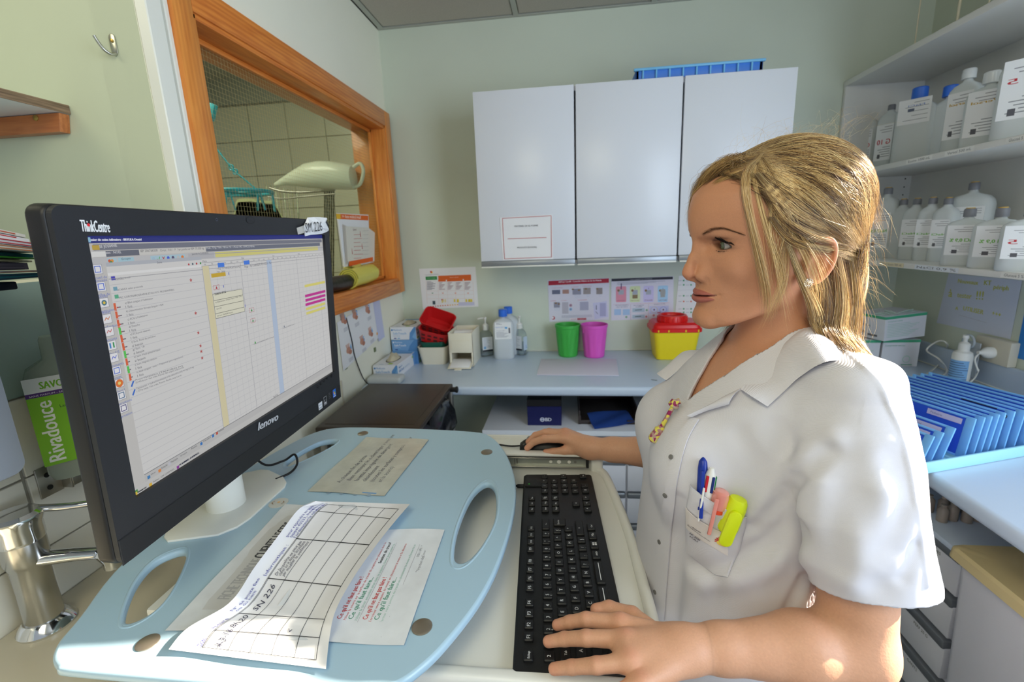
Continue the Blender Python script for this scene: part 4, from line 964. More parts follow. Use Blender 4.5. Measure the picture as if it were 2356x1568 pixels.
# ================================================================ BLACK LIDDED WASTE BIN
LB = .93
bin_ = thing('pedal_bin', 'waste bin with flat dark brown lid and steel frame in front of the worktop', 'bin', (-.64, 1.53, 0))
M_lid = mat('dark_brown_lid', (58, 48, 40), .38, bump=(700, .1))
lp = [(-.800, 1.300), (-.462, 1.304), (-.470, 1.745), (-.800, 1.750)]
prism('lid', [(-.805, 1.300), (-.462, 1.304), (-.464, 1.745), (-.82, 1.750)], LB-.020, LB, M_lid, bin_, bev=.005, seg=3)
prism('lid_panel', [(-.785, 1.325), (-.487, 1.328), (-.489, 1.722), (-.797, 1.726)], LB-.001, LB+.0015, M_lid, bin_, bev=.001)
box('hinge', (-.462, 1.69, LB-.018, -.435, 1.71, LB-.002), M_blk2, bin_, .003); lathe('hinge_cap', [(.013, 0), (.013, .006), (.010, .008), (.001, .008)], M_blk2, bin_, 18, Fr((-.440, 1.70, LB-.010), (0, 1, 0), (0, 0, 1), (1, 0, 0)))
box('frame_band', (-.80, 1.308, LB-.050, -.468, 1.316, LB-.022), M_steel, bin_, .002)
for x, y in ((-.79, 1.32), (-.475, 1.32), (-.79, 1.73), (-.475, 1.73)): box('post', (x-.012, y-.012, .05, x+.012, y+.012, LB-.02), M_steel, bin_, .003)
lathe('screw', [(.005, 0), (.005, .002), (.001, .003)], M_chrome, bin_, 12, Fr((-.765, 1.2995, LB-.010), (1, 0, 0), (0, 0, 1), (0, -1, 0)))
box('base_plate', (-.80, 1.30, .03, -.465, 1.74, .06), M_blk2, bin_, .005)
M_bag = mat('black_bin_bag', (22, 23, 30), .18, bump=(18, 1.0))
rings = []
for k, (z, s_) in enumerate(((LB-.022, .9), (LB-.05, 1.0), (LB-.09, 1.12), (LB-.14, 1.16), (LB-.20, 1.02), (.40, .96), (.09, .8))):
    rr = []
    for i in range(56):
        t = 2*math.pi*i/56; c_, s2 = math.cos(t), math.sin(t); e_ = .5
        px_, py_ = (abs(c_)**e_)*np.sign(c_), (abs(s2)**e_)*np.sign(s2)
        cr_ = 1+.03*math.sin(9*t+k)+.02*math.sin(23*t+2*k)
        bul = .035 if (c_ > .2 and 1 <= k <= 3) else 0
        rr.append((-.635+px_*.155*s_*cr_+bul*max(0, s2*.5+.5), 1.53+py_*.185*min(s_, 1.06)*cr_, z))
    rings.append(rr)
v, f = loftm(rings[::-1]); obj('bin_bag', v, f, M_bag, bin_, smooth=True, angle=0)
box('bag_clip', (-.478, 1.44, LB-.13, -.470, 1.47, LB-.03), M_blk2, bin_, .002)
# ================================================================ ON THE BACK WORKTOP
M_card = mat('white_card', (232, 234, 240), .45); M_cblue = mat('blue_card', (120, 166, 214), .4)
def glove_box(label, x0, y0, z0, w_, d_, h_, blue, open_, fr=ID, grp=None):
    t = thing('glove_box', label, 'box', fr([(x0+w_/2, y0+d_/2, z0)])[0], grp)
    box('carton', (x0, y0, z0, x0+w_, y0+d_, z0+h_), M_cblue if blue else M_card, t, .0012, 1, fr=fr)
    P = Print(fr([(x0, y0, z0)])[0], fr.u, fr.w)
    K = (60, 130, 190) if not blue else (235, 240, 250)
    if not blue:
        P.poly([(w_*.72, 0), (w_, 0), (w_, h_), (w_*.94, h_), (w_*.76, h_*.55)], (96, 150, 205)); P.poly([(w_*.84, h_*.2), (w_, 0), (w_, h_*.8)], (130, 180, 225))
    else: P.poly([(w_*.62, 0), (w_, 0), (w_, h_), (w_*.90, h_), (w_*.70, h_*.45)], (86, 140, 196))
    P.text(w_*.12, h_*.72, h_*.19, 'Medicom', K); P.disc(w_*.07, h_*.78, h_*.07, K); P.text(w_*.10, h_*.42, h_*.26, 'SafeTouch', (150, 185, 220) if not blue else (235, 240, 250), bold=.0004); P.text(w_*.10, h_*.28, h_*.11, 'SuperStrong', K)
    P.rect(w_*.12, h_*.08, w_*.22, h_*.16, (40, 60, 140)); P.rect(w_*.26, h_*.08, w_*.36, h_*.16, (110, 170, 210))
    P.build('print', PRINT, t)
    P = Print(fr([(x0+w_, y0, z0)])[0], fr.v, fr.w)
    if not blue: P.poly([(d_*.92, h_*.0), (d_, 0), (d_, h_), (d_*.86, h_)], (110, 160, 215))
    P.text(d_*.06, h_*.68, h_*.2, 'Medicom', K); P.text(d_*.06, h_*.38, h_*.26, 'SafeTouch', K, bold=.0004); P.text(d_*.38, h_*.38, h_*.22, 'SuperStrong', (170, 190, 215)); P.disc(d_*.85, h_*.75, h_*.1, (160, 205, 60)); P.rect(d_*.06, h_*.06, d_*.16, h_*.2, (170, 205, 70))
    P.build('print', PRINT, t)
    if open_:
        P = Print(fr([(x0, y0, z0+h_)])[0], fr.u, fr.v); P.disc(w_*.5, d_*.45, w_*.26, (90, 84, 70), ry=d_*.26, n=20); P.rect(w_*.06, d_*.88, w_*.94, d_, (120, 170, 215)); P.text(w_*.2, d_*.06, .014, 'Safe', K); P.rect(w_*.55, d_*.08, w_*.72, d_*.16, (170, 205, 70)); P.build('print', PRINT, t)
        V = []; F = []; n_ = 9
        for j in range(n_):
            for i in range(n_):
                a_, b_ = i/(n_-1)-.5, j/(n_-1)-.5; r_ = max(0, 1-(a_*a_+b_*b_)*4)
                V.append(fr([(x0+w_*(.5+a_*.42), y0+d_*(.45+b_*.40), z0+h_-.002+open_*r_**.7*(1+.4*math.sin(9*a_+3)*math.cos(11*b_)))])[0])
        for j in range(n_-1):
            for i in range(n_-1): F.append([j*n_+i, j*n_+i+1, (j+1)*n_+i+1, (j+1)*n_+i])
        gl_ = obj('glove', V, F, mat('latex_glove', (206, 198, 172), .5), None, smooth=True, angle=0); tag(gl_, {True: 'cream latex glove poking out of the nearest glove box', False: 'cream latex glove poking out of the topmost glove box'}[z0 < .95], 'glove')
    return t
glove_box('blue glove box at the bottom of the stack in the corner', -.855, 2.115, ZW, .130, .225, .064, True, 0)
glove_box('blue glove box in the middle of the corner stack', -.853, 2.118, ZW+.0645, .128, .222, .055, True, 0)
glove_box('open white and blue glove box on top of the corner stack', -.855, 2.12, ZW+.120, .128, .222, .062, False, .016)
glove_box('open white and blue glove box nearest the dark bin lid', -.852, 1.875, ZW, .112, .235, .060, False, .028)
# cable trunking box at the corner of the worktop
box_ = box('clear_plastic_case', (-.85, 1.79, ZW, -.70, 1.862, ZW+.030), mat('clear_white_plastic', (226, 232, 232), .15, trans=.3), None, .012, 3); tag(box_, 'low clear white plastic case between the glove box and the dark bin lid', 'case')
tc = tube('black_cord', spline([(XL+.004, 1.70, 1.215), (XL+.006, 1.72, 1.12), (XL+.006, 1.73, 1.05), (XL+.010, 1.77, .95), (XL+.03, 1.775, ZW+.006), (XL+.05, 1.76, ZW+.005)], 8), .0022, M_blk2, None, 8); tag(tc, 'thin black cord hanging down the cream wall over the hand washing poster', 'cord')
tc = tube('grey_cord', spline([(XL+.005, 1.60, .99), (XL+.005, 1.60, .80), (XL+.02, 1.59, .60), (XL+.01, 1.58, .3)], 8), .003, mat('cream_cable', (205, 200, 186), .5), None, 8); tag(tc, 'cream cable hanging down the wall behind the bin', 'cord')
# nested baskets
def basket(name, label, x0, y0, z0, w_, d_, h_, m, fr=ID, holes=None, tap=.82, rnd=.02):
    t = thing(name, label, 'basket', fr([(x0+w_/2, y0+d_/2, z0)])[0]); cx, cy = x0+w_/2, y0+d_/2
    def rg(s_, z, i_=0): return fr([(cx+(px_-.5)*(w_-2*i_)*s_, cy+(py_-.5)*(d_-2*i_)*s_, z) for px_, py_ in rrect(0, 0, 1, 1, rnd/min(w_, d_)*1.2, 4)])
    rings = [rg(tap, z0), rg(tap, z0), rg(1.0, z0+h_), rg(1.03, z0+h_), rg(1.03, z0+h_+.003), rg(.97, z0+h_+.003), rg(tap-.04, z0+.004)]
    v, f = loftm(rings); 
    obj('bowl', v, f, m, t, smooth=True, angle=40)
    if holes:
        P = []; 
        for side in ((0, -1), (0, 1), (1, 0), (-1, 0)):
            for r_ in (.35, .68):
                n_ = 4 if side[1] else 3
                for k in range(n_):
                    s_ = tap+(1-tap)*r_; u_ = (k-(n_-1)/2)*(w_ if side[1] else d_)*.2
                    for sg in (1.012, .985):
                        c_ = (cx+(side[0]*w_/2*s_*sg if side[0] else u_), cy+(side[1]*d_/2*s_*sg if side[1] else u_), z0+h_*r_)
                        if side[1]: b_ = boxm(c_[0]-.009, c_[1]-.0004, c_[2]-.005, c_[0]+.009, c_[1]+.0004, c_[2]+.005, .003*0, 1, fr)
                        else: b_ = boxm(c_[0]-.0004, c_[1]-.009, c_[2]-.005, c_[0]+.0004, c_[1]+.009, c_[2]+.005, 0, 1, fr)
                        P.append(b_)
        stuff(obj('perforations', *join(*P), holes, t))
    return t
a = atZ(970, 835, ZW); M_cream = mat('cream_plastic', (232, 226, 206), .4)
bx, by = -.718, 2.085
basket('plastic_basket', 'cream plastic basket beside the glove boxes', bx, by, ZW, .145, .15, .085, M_cream)
basket('plastic_basket', 'dark green basket inside the cream basket', bx+.012, by+.012, ZW+.012, .121, .125, .095, mat('dark_green_plastic', (24, 92, 76), .4), tap=.86, holes=mat('hole_shadow_green', (14, 40, 34), .8))
def tiltfr(o, az, tilt, roll=0):
    Mx = Matrix.Rotation(math.radians(az), 3, 'Z')@Matrix.Rotation(math.radians(tilt), 3, 'Y')@Matrix.Rotation(math.radians(roll), 3, 'X')
    c_ = [np.array(Mx.col[i]) for i in range(3)]; return Fr(o, c_[0], c_[1], c_[2])
M_red = mat('red_plastic', (205, 34, 36), .35); HR = mat('hole_shadow_red', (90, 24, 26), .8)
basket('plastic_basket', 'red perforated basket lying tilted under the other red basket', -.075, -.06, 0, .15, .12, .062, M_red, tiltfr((bx+.072, by+.075, ZW+.112), 0, 14, 14), HR)
basket('plastic_basket', 'topmost red perforated basket leaning against the glove boxes', -.080, -.06, 0, .155, .12, .062, M_red, tiltfr((bx+.080, by+.105, ZW+.165), 0, 20, 34), HR)
# swab dispenser
dsp = thing('swab_dispenser', 'cream plastic dispenser box with a roll of white swabs and an open front flap', 'dispenser', (-.495, 2.14, ZW))
x0_, x1_, y0_, y1_, h_ = -.553, -.437, 2.055, 2.235, .165
def tapbox(x0, y0, z0, x1, y1, z1, nm, m): return box(nm, (x0, y0, z0, x1, y1, z1), m, dsp, .002)
tapbox(x0_, y0_, ZW+.002, x0_+.005, y1_, ZW+h_, 'side', M_cream); tapbox(x1_-.005, y0_, ZW+.002, x1_, y1_, ZW+h_, 'side', M_cream); tapbox(x0_, y1_-.005, ZW+.002, x1_, y1_, ZW+h_, 'back', M_cream); tapbox(x0_, y0_, ZW, x1_, y1_, ZW+.005, 'base', M_cream)
tapbox(x0_, y0_, ZW+.068, x1_, y0_+.005, ZW+h_-.004, 'front', M_cream); tapbox(x0_+.012, y0_-.003, ZW+.078, x1_-.014, y0_+.001, ZW+.128, 'front_panel', M_cream)
tapbox(x0_, y0_, ZW, x0_+.012, y0_+.005, ZW+.07, 'front', M_cream); tapbox(x1_-.010, y0_, ZW, x1_, y0_+.005, ZW+.07, 'front', M_cream)
lathe('swab_roll', [(.012, -.045), (.040, -.045), (.041, 0), (.040, .045), (.012, .045)], M_paper, dsp, 30, Fr((-.497, 2.15, ZW+.118), (0, 1, 0), (0, 0, 1), (1, 0, 0)))
obj('flap', *boxm(-.055, -.055, -.002, .055, 0, .002, .002, 2, tiltfr((-.498, y0_+.004, ZW+.018), 0, 0, 14)), M_cream, dsp, smooth=True)
obj('flap_tab', *boxm(-.02, -.068, -.002, .014, -.05, .002, .002, 2, tiltfr((-.498, y0_+.004, ZW+.018), 0, 0, 14)), M_cream, dsp, smooth=True)
obj('swab_strip', *boxm(-.045, -.050, .003, .047, .03, .006, .001, 2, tiltfr((-.498, y0_+.004, ZW+.018), 0, 0, 14)), M_paper, dsp, smooth=True)
# pump bottles of hand gel
M_clear = mat('clear_plastic', (235, 242, 244), .05, trans=.92, ior=1.12, spec=.5); M_gel = mat('clear_gel', (214, 228, 240), .05, trans=.85, ior=1.2)
M_pump = mat('pump_white', (232, 232, 226), .3)
def pump_bottle(label, x, y, az, spout_az, level):
    t = thing('gel_bottle', label, 'bottle', (x, y, ZW)); f_ = rotz((x, y, ZW), az)
    def rg(w_, d_, z): return f_([(px_*w_, py_*d_, z) for px_, py_ in rrect(-.5, -.5, .5, .5, .22, 4)])
    v, f = loftm([rg(.058, .038, 0), rg(.064, .042, .004), rg(.064, .042, .105), rg(.050, .036, .122), rg(.026, .026, .130), rg(.024, .024, .138)]); obj('body', v, f, M_clear, t, smooth=True, angle=60)
    v, f = loftm([rg(.056, .034, .003), rg(.056, .034, level)]); obj('gel', v, f, M_gel, t, smooth=True, angle=60)
    P = Print(f_([(-.027, -.0215, .025)])[0], f_.u, f_.w); P.rect(0, 0, .054, .075, (226, 230, 234)); P.rect(0, 0, .054, .010, (40, 42, 50))
    for k in range(9): P.rect(.006, .068-.006*k, .006+.02+.018*((k*7) % 5)/5, .0695-.006*k, (140, 150, 165))
    P.rect(.006, .015, .018, .028, (110, 160, 200)); P.build('label_front', PRINT, t)
    P = Print(f_([(.0325, -.019, .025)])[0], f_.v, f_.w); P.rect(.004, 0, .036, .07, (200, 214, 232)); P.text(.030, .008, .016, 'gel', (90, 130, 200), 90); P.build('label_side', PRINT, t)
    lathe('collar', [(.015, .134), (.0155, .136), (.0155, .158), (.010, .164), (.006, .166)], M_pump, t, 20, Fr((x, y, ZW)))
    lathe('pump_stem', [(.0045, .164), (.0045, .185), (.007, .188), (.008, .197), (.006, .199)], M_pump, t, 14, Fr((x, y, ZW)))
    s = rotz((x, y, ZW), spout_az); tube('spout', s([(0, 0, .193), (.02, 0, .194), (.038, 0, .190)]), .0035, M_pump, t, 8)
pa = atZ(1120, 815, ZW); pump_bottle('clear hand gel pump bottle with its spout to the left, beside the swab dispenser', pa[0]+.004, pa[1]-.02, 28, 180, .035)
pa = atZ(1198, 812, ZW); pump_bottle('clear hand gel pump bottle to the right of the blue capped bottles', pa[0], pa[1]-.02, -30, -80, .065)
# blue capped solution bottles
M_pe = mat('milky_polyethylene', (232, 238, 242), .28, trans=.3, ior=1.25)
M_bcap = mat('blue_cap', (50, 112, 220), .35)
def sol_bottle(label, x, y, z, az, w_, d_, h_, capm, capr, lab=None, mirror=False, grp=None, laby=.35, labh=.42, m=None, neck=.022, ring=False):
    t = thing('solution_bottle', label, 'bottle', (x, y, z), grp); f_ = rotz((x, y, z), az)
    def rg(s1, s2, z_, c_=.3): return f_([(px_*w_*s1, py_*d_*s2, z_) for px_, py_ in rrect(-.5, -.5, .5, .5, c_, 5)])
    hb_ = h_-capr*1.7
    ns = neck/w_; nd = neck/d_
    v, f = loftm([rg(.90, .90, 0), rg(1, 1, .005), rg(1, 1, hb_*.80), rg(.93, .95, hb_*.865), rg(.72, .80, hb_*.92), rg(ns*1.3, nd*1.3, hb_*.965, .45), rg(ns, nd, hb_, .49), rg(ns, nd, hb_+.01, .49)])
    obj('body', v, f, m or M_pe, t, smooth=True, angle=50)
    pr = [(capr, hb_+.001), (capr*1.02, hb_+.003), (capr, h_-.003), (capr*.86, h_), (.001, h_)]
    lathe('cap', pr, capm, t, 24, Fr((x, y, z)))
    if ring: lathe('pull_tab', [(capr*.72, h_), (capr*.72, h_+.003), (.001, h_+.003)], ring, t, 16, Fr((x, y, z)))
    if lab:
        sgn = -1
        P = Print(f_([(-w_*.40, -d_/2*1.004, h_*laby)])[0], f_.u, f_.w, lift=.0005); lw = w_*.80; lh = h_*labh
        P.rect(0, 0, lw, lh, (232, 234, 236))
        for fn in lab: fn(P, lw, lh)
        if mirror:
            for i in range(len(P.V)):
                q_ = (P.V[i]-P.o)@P.u; P.V[i] = P.V[i]+np.outer(lw-2*q_, P.u)
        P.build('label', PRINT, t)
    return t
def lines(n, c_=(120, 124, 134), y0=.15, y1=.85, x0=.08, x1=.9):
    def fn(P, w_, h_):
        for k in range(n):
            y = h_*(y1-(y1-y0)*k/max(1, n-1)); P.rect(w_*x0, y, w_*(x0+(x1-x0)*(.55+.45*((k*37) % 10)/10)), y+h_*.018, c_)
    return fn
def txt(x, y, s_, t, c_, wd=None, bold=0): return lambda P, w_, h_: P.text(w_*x, h_*y, h_*s_, t, c_, width=w_*wd if wd else None, bold=bold)
def blk(x, y, a, b, c_): return lambda P, w_, h_: P.rect(w_*x, h_*y, w_*(x+a), h_*(y+b), c_)
pb = atZ(1160, 825, ZW)
L1 = [lines(6, (130, 134, 150), .12, .40), lines(2, (90, 90, 110), .88, .94, .1, .5), txt(.06, .68, .09, 'NaCl 0,9 %', (90, 130, 200), .6), blk(.62, .62, .14, .10, (70, 160, 220)), blk(.84, .35, .09, .32, (90, 90, 100)), txt(.1, .48, .07, 'Versylene 1000', (120, 120, 140), .5)]
sol_bottle('milky solution bottle with blue cap and printed label, nearest of the pair on the worktop', pb[0], pb[1]+.02, ZW, 4, .100, .070, .245, M_bcap, .021, L1, laby=.42, labh=.34)
sol_bottle('milky solution bottle with blue cap standing behind its twin', pb[0]+.016, pb[1]+.105, ZW, 4, .100, .070, .245, M_bcap, .021, None)
# small ribbed bins
def ribbed(label, x, y, m, r0=.047, r1=.062, h_=.158):
    t = thing('desk_bin', label, 'bin', (x, y, ZW)); fr = Fr((x, y, ZW)); seg = 72
    V = []; F = []; prof = [(r0*.93, 0), (r0, .004), (r0+.001, .012), (r0+(r1-r0)*.1, .018), (r0+(r1-r0)*.7, h_*.70), (r0+(r1-r0)*.72, h_*.74), (r1*.965, h_*.90), (r1, h_*.91), (r1*1.02, h_*.97), (r1*1.015, h_), (r1*.95, h_), (r1*.93, h_*.9), (r0*.93, .006)]
    for k, (r_, z) in enumerate(prof):
        for i in range(seg):
            a_ = 2*math.pi*i/seg; rr = r_
            if k in (3, 4): rr = r_*(1.0 if (i % 6) < 3 else .955)
            V.append((rr*math.cos(a_), rr*math.sin(a_), z))
    n_ = len(prof)
    for i in range(n_-1):
        for j in range(seg): F.append([i*seg+j, i*seg+(j+1) % seg, (i+1)*seg+(j+1) % seg, (i+1)*seg+j])
    F.append(list(range(seg))[::-1]); F.append([(n_-1)*seg+j for j in range(seg)])
    obj('bucket', fr(V), F, m, t, smooth=True, angle=30)
    for a_ in (-150, -35, 90): 
        f2 = rotz((x, y, ZW), a_); obj('handle_slot', *boxm(r1*.945, -.003, h_*.76, r1*.985, .003, h_*.90, .001, 1, f2), m, t, smooth=True)
pg = atZ(1306, 820, ZW); ribbed('small bright green ribbed desk bin on the back worktop', pg[0]+.002, pg[1]+.028, mat('green_plastic', (66, 178, 74), .38))
pp = atZ(1368, 822, ZW); ribbed('small pink ribbed desk bin beside the green one', pp[0], pp[1]+.03, mat('pink_plastic', (226, 92, 200), .38), .049, .064, .160)
# envelope
c4 = [atZ(*p, ZW+.004) for p in ((1245, 825), (1418, 825), (1424, 863), (1235, 861))]
ev = thing('envelope', 'large blank white envelope lying in front of the green and pink bins', 'envelope', (c4[0]+c4[2])/2*[1, 1, 0]+[0, 0, ZW])
prism('envelope_body', [tuple(c_[:2]) for c_ in c4[::-1]], ZW+.001, ZW+.004, mat('envelope_paper', (214, 212, 228), .65, bump=(25, .25)), ev, bev=.0008)
P = Print(np.array([c4[0][0], c4[0][1], ZW+.0042]), (1, 0, 0), (0, 1, 0)); P.text(.02, -.018, .008, 'Centre Hospitalier', (150, 150, 160)); P.text(.02, -.027, .006, 'Service courrier', (150, 150, 160)); P.build('print', PRINT, ev)
# sharps container
sc_ = thing('sharps_container', 'yellow sharps container with red screw lid beside her face', 'container', (.50, 2.18, ZW))
M_yel = mat('yellow_plastic', (238, 216, 30), .35); M_rd = mat('bright_red_plastic', (222, 24, 22), .3)
def rg(cx, cy, w_, d_, z, c_=.13): return [(cx+px_*w_, cy+py_*d_, z) for px_, py_ in rrect(-.5, -.5, .5, .5, c_, 5)]
cx, cy = .497, 2.215
v, f = loftm([rg(cx, cy, .165, .125, ZW), rg(cx, cy, .172, .132, ZW+.003), rg(cx, cy, .205, .162, ZW+.130), rg(cx, cy, .214, .170, ZW+.132), rg(cx, cy, .214, .170, ZW+.137)]); obj('body', v, f, M_yel, sc_, smooth=True)
v, f = loftm([rg(cx, cy, .216, .172, ZW+.133), rg(cx, cy, .222, .178, ZW+.135), rg(cx, cy, .222, .178, ZW+.150), rg(cx, cy, .212, .168, ZW+.153), rg(cx, cy, .208, .164, ZW+.166), rg(cx, cy, .195, .150, ZW+.170), rg(cx, cy, .19, .14, ZW+.176)]); obj('lid', v, f, M_rd, sc_, smooth=True)
V, F = lathem([(.066, ZW+.170), (.066, ZW+.198), (.063, ZW+.204), (.055, ZW+.205), (.052, ZW+.200), (.050, ZW+.192), (.001, ZW+.192)], 64, Fr((cx-.008, cy, 0)))
V = np.array(V); 
obj('screw_cap', V, F, M_rd, sc_, smooth=True)
for k in range(22):
    f2 = rotz((cx-.008, cy, ZW), 360/22*k); obj('cap_rib', *boxm(.064, -.0022, .172, .0685, .0022, .197, .0008, 1, f2), M_rd, sc_)
for x in (-.085, -.04, .035, .09): box('lid_clip', (cx+x-.003, cy-.091, ZW+.136, cx+x+.003, cy-.086, ZW+.147), M_yel, sc_, .001, 1)
o = thing('clear_wrapper', 'tiny clear wrapper on the worktop in front of the sharps container', 'wrapper', atZ(1505, 874, ZW)); pc = atZ(1505, 874, ZW); obj('film', *boxm(-.012, -.003, .0, .012, .003, .0015, .0005, 1, rotz(pc, -25)), M_clear, o)
# posters
def it(P):
    C_ = P.tpx; OR = (226, 104, 40)
    def R2(a, b, c_): p, q_ = P.uv(a), P.uv(b); P.rect(min(p[0], q_[0]), min(p[1], q_[1]), max(p[0], q_[0]), max(p[1], q_[1]), c_)
    R2((979, 636), (1006, 643), (40, 140, 70)); R2((1008, 634), (1084, 641), OR); R2((1008, 642), (1026, 647), OR); R2((1028, 642), (1065, 646), OR); R2((1067, 641), (1084, 645), OR)
    u_, v_ = P.uv((993, 626)); P.disc(u_, v_, .006, (240, 200, 50)); P.disc(u_-.003, v_+.002, .005, (205, 40, 50)); C_((978, 633), (1009, 631), 'Centre Hospitalier de Mulhouse', (60, 40, 90)); C_((1035, 639), (1055, 638), 'DECHETS A RISQUES', (250, 220, 200)); C_((983, 640), (1002, 640), 'DECHETS MENAGERS', (220, 245, 225))
    for k in range(8): R2((982, 647+2.6*k), (992+((k*5) % 11), 647.9+2.6*k), (150, 150, 160))
    for x in (1010, 1030, 1049, 1069):
        for k in range(7): R2((x, 649+2.6*k), (x+6+((k*7+x) % 9), 649.9+2.6*k), (170, 140, 150))
    for x, c_ in ((995, (40, 130, 70)), (1019, OR), (1048, OR), (1077, OR)):
        u_, v_ = P.uv((x, 674)); P.poly([(u_-.006, v_+.002), (u_, v_-.003), (u_+.006, v_+.002)], c_)
    R2((995, 692), (1002, 700), (60, 80, 90)); 
    for x, w_ in ((1016, 3), (1020, 2), (1024, 2), (1044, 4), (1051, 5), (1071, 4), (1077, 6), (1083, 4)): R2((x, 688), (x+w_, 694+(x % 3)), (226, 204, 50))
    R2((1015, 688), (1019, 690), (200, 40, 40)); R2((1054, 695), (1092, 702), (208, 208, 232))
    for k in range(13): R2((984+5.6*k, 704-.4*k), (987+5.6*k, 706-.4*k), ((200, 50, 50) if k < 5 else (226, 120, 40) if k < 9 else (236, 180, 50)))
    a_, b_ = P.uv((980, 645)), P.uv((1090, 700))
    for x in (980, 1007, 1028, 1047, 1067, 1088): p, q_ = P.uv((x, 646)), P.uv((x+3, 698)); P.line(p, q_, .0008, (226, 190, 180))
    for y in (669, 678, 687): P.line(P.uv((981, y)), P.uv((1089, y-1)), .0008, (226, 190, 180))
sheet('waste_poster', 'white waste sorting poster with orange and green headings on the back wall', 'poster', [(964, 618), (1094, 613), (1101, 705), (973, 711)], ('Y', YB-.0015), items=it)
def mkposter(title, tc, tcol, items):
    return items
def it(P):
    def R2(a, b, c_): p, q_ = P.uv(a), P.uv(b); P.rect(min(p[0], q_[0]), min(p[1], q_[1]), max(p[0], q_[0]), max(p[1], q_[1]), c_)
    RD = (182, 36, 60); P.qpx([(1262, 646), (1401, 640), (1401, 650), (1262, 656)], RD); P.tpx((1285, 650), (1384, 646), 'ABTest Card® : Contrôle Ultime au Lit du Malade', (245, 225, 230), bold=.0004)
    for x, y, w_, h_, c_ in ((1270, 667, 19, 9, (110, 116, 140)), (1294, 666, 15, 9, (180, 140, 130)), (1317, 664, 20, 13, (150, 150, 170)), (1342, 662, 17, 14, (160, 150, 150)), (1372, 662, 14, 14, (150, 140, 140)), (1274, 695, 14, 12, (150, 150, 170)), (1293, 695, 15, 26, (190, 186, 200)), (1334, 694, 20, 19, (176, 176, 200))): R2((x, y), (x+w_, y+h_), c_)
    for x, y in ((1318, 665), (1332, 667), (1348, 664), (1374, 664), (1279, 697), (1286, 699)): u_, v_ = P.uv((x, y)); P.disc(u_, v_, .006, (140, 112, 80), ry=.004)
    for x, y in ((1325, 680), (1332, 680), (1353, 679), (1381, 678), (1278, 710), (1285, 710)): p = P.uv((x, y)); P.frame(p[0]-.005, p[1]-.008, p[0]+.005, p[1]+.004, .0008, (170, 190, 215))
    for x, y, c_ in ((1313, 702, (190, 150, 170)), (1313, 711, (150, 190, 225))): u_, v_ = P.uv((x, y)); P.disc(u_, v_, .008, c_); P.disc(u_, v_, .003, (120, 100, 130))
    P.qpx([(1364, 697), (1396, 692), (1399, 728), (1368, 734)], (206, 206, 236)); R2((1380, 697), (1394, 727), (176, 176, 212)); P.lpx((1372, 702), (1372, 712), .003, (40, 60, 90)); P.lpx((1370, 716), (1376, 722), .002, (60, 60, 90))
    for k in range(3): P.lpx((1292, 726+2*k), (1362, 724+2*k), .0012, (150, 150, 175))
    P.rect(*P.uv((1311, 736)), *P.uv((1328, 731)), (235, 225, 235)); P.rect(*P.uv((1328, 736)), *P.uv((1349, 731)), RD); P.tpx((1314, 735), (1326, 734.4), 'HOTLINE', RD); P.tpx((1329, 735), (1348, 734.4), '01 30 38 07 01', (240, 220, 225))
    u_, v_ = P.uv((1273, 731)); P.disc(u_, v_, .009, RD); P.disc(u_-.003, v_+.001, .006, (235, 232, 240))
    for x, y, t in ((1269, 663, '1. Contrôle et identification'), (1314, 661, '2. Préparation'), (1340, 659, '3. Dépose du sang'), (1267, 693, '4. Etalage'), (1292, 692, '5. Lecture'), (1330, 691, '6. Interprétation')): P.tpx((x, y), (x+min(26, len(t)*1.2), y-.8), t, (200, 90, 110))
M_lamp = mat('glossy_laminated_poster', (224, 222, 236), .12)
sheet('transfusion_poster', 'glossy laminated poster with a red title bar above the green and pink bins', 'poster', [(1260, 644), (1402, 639), (1401, 735), (1264, 740)], ('Y', YB-.0015), M_lamp, items=it)
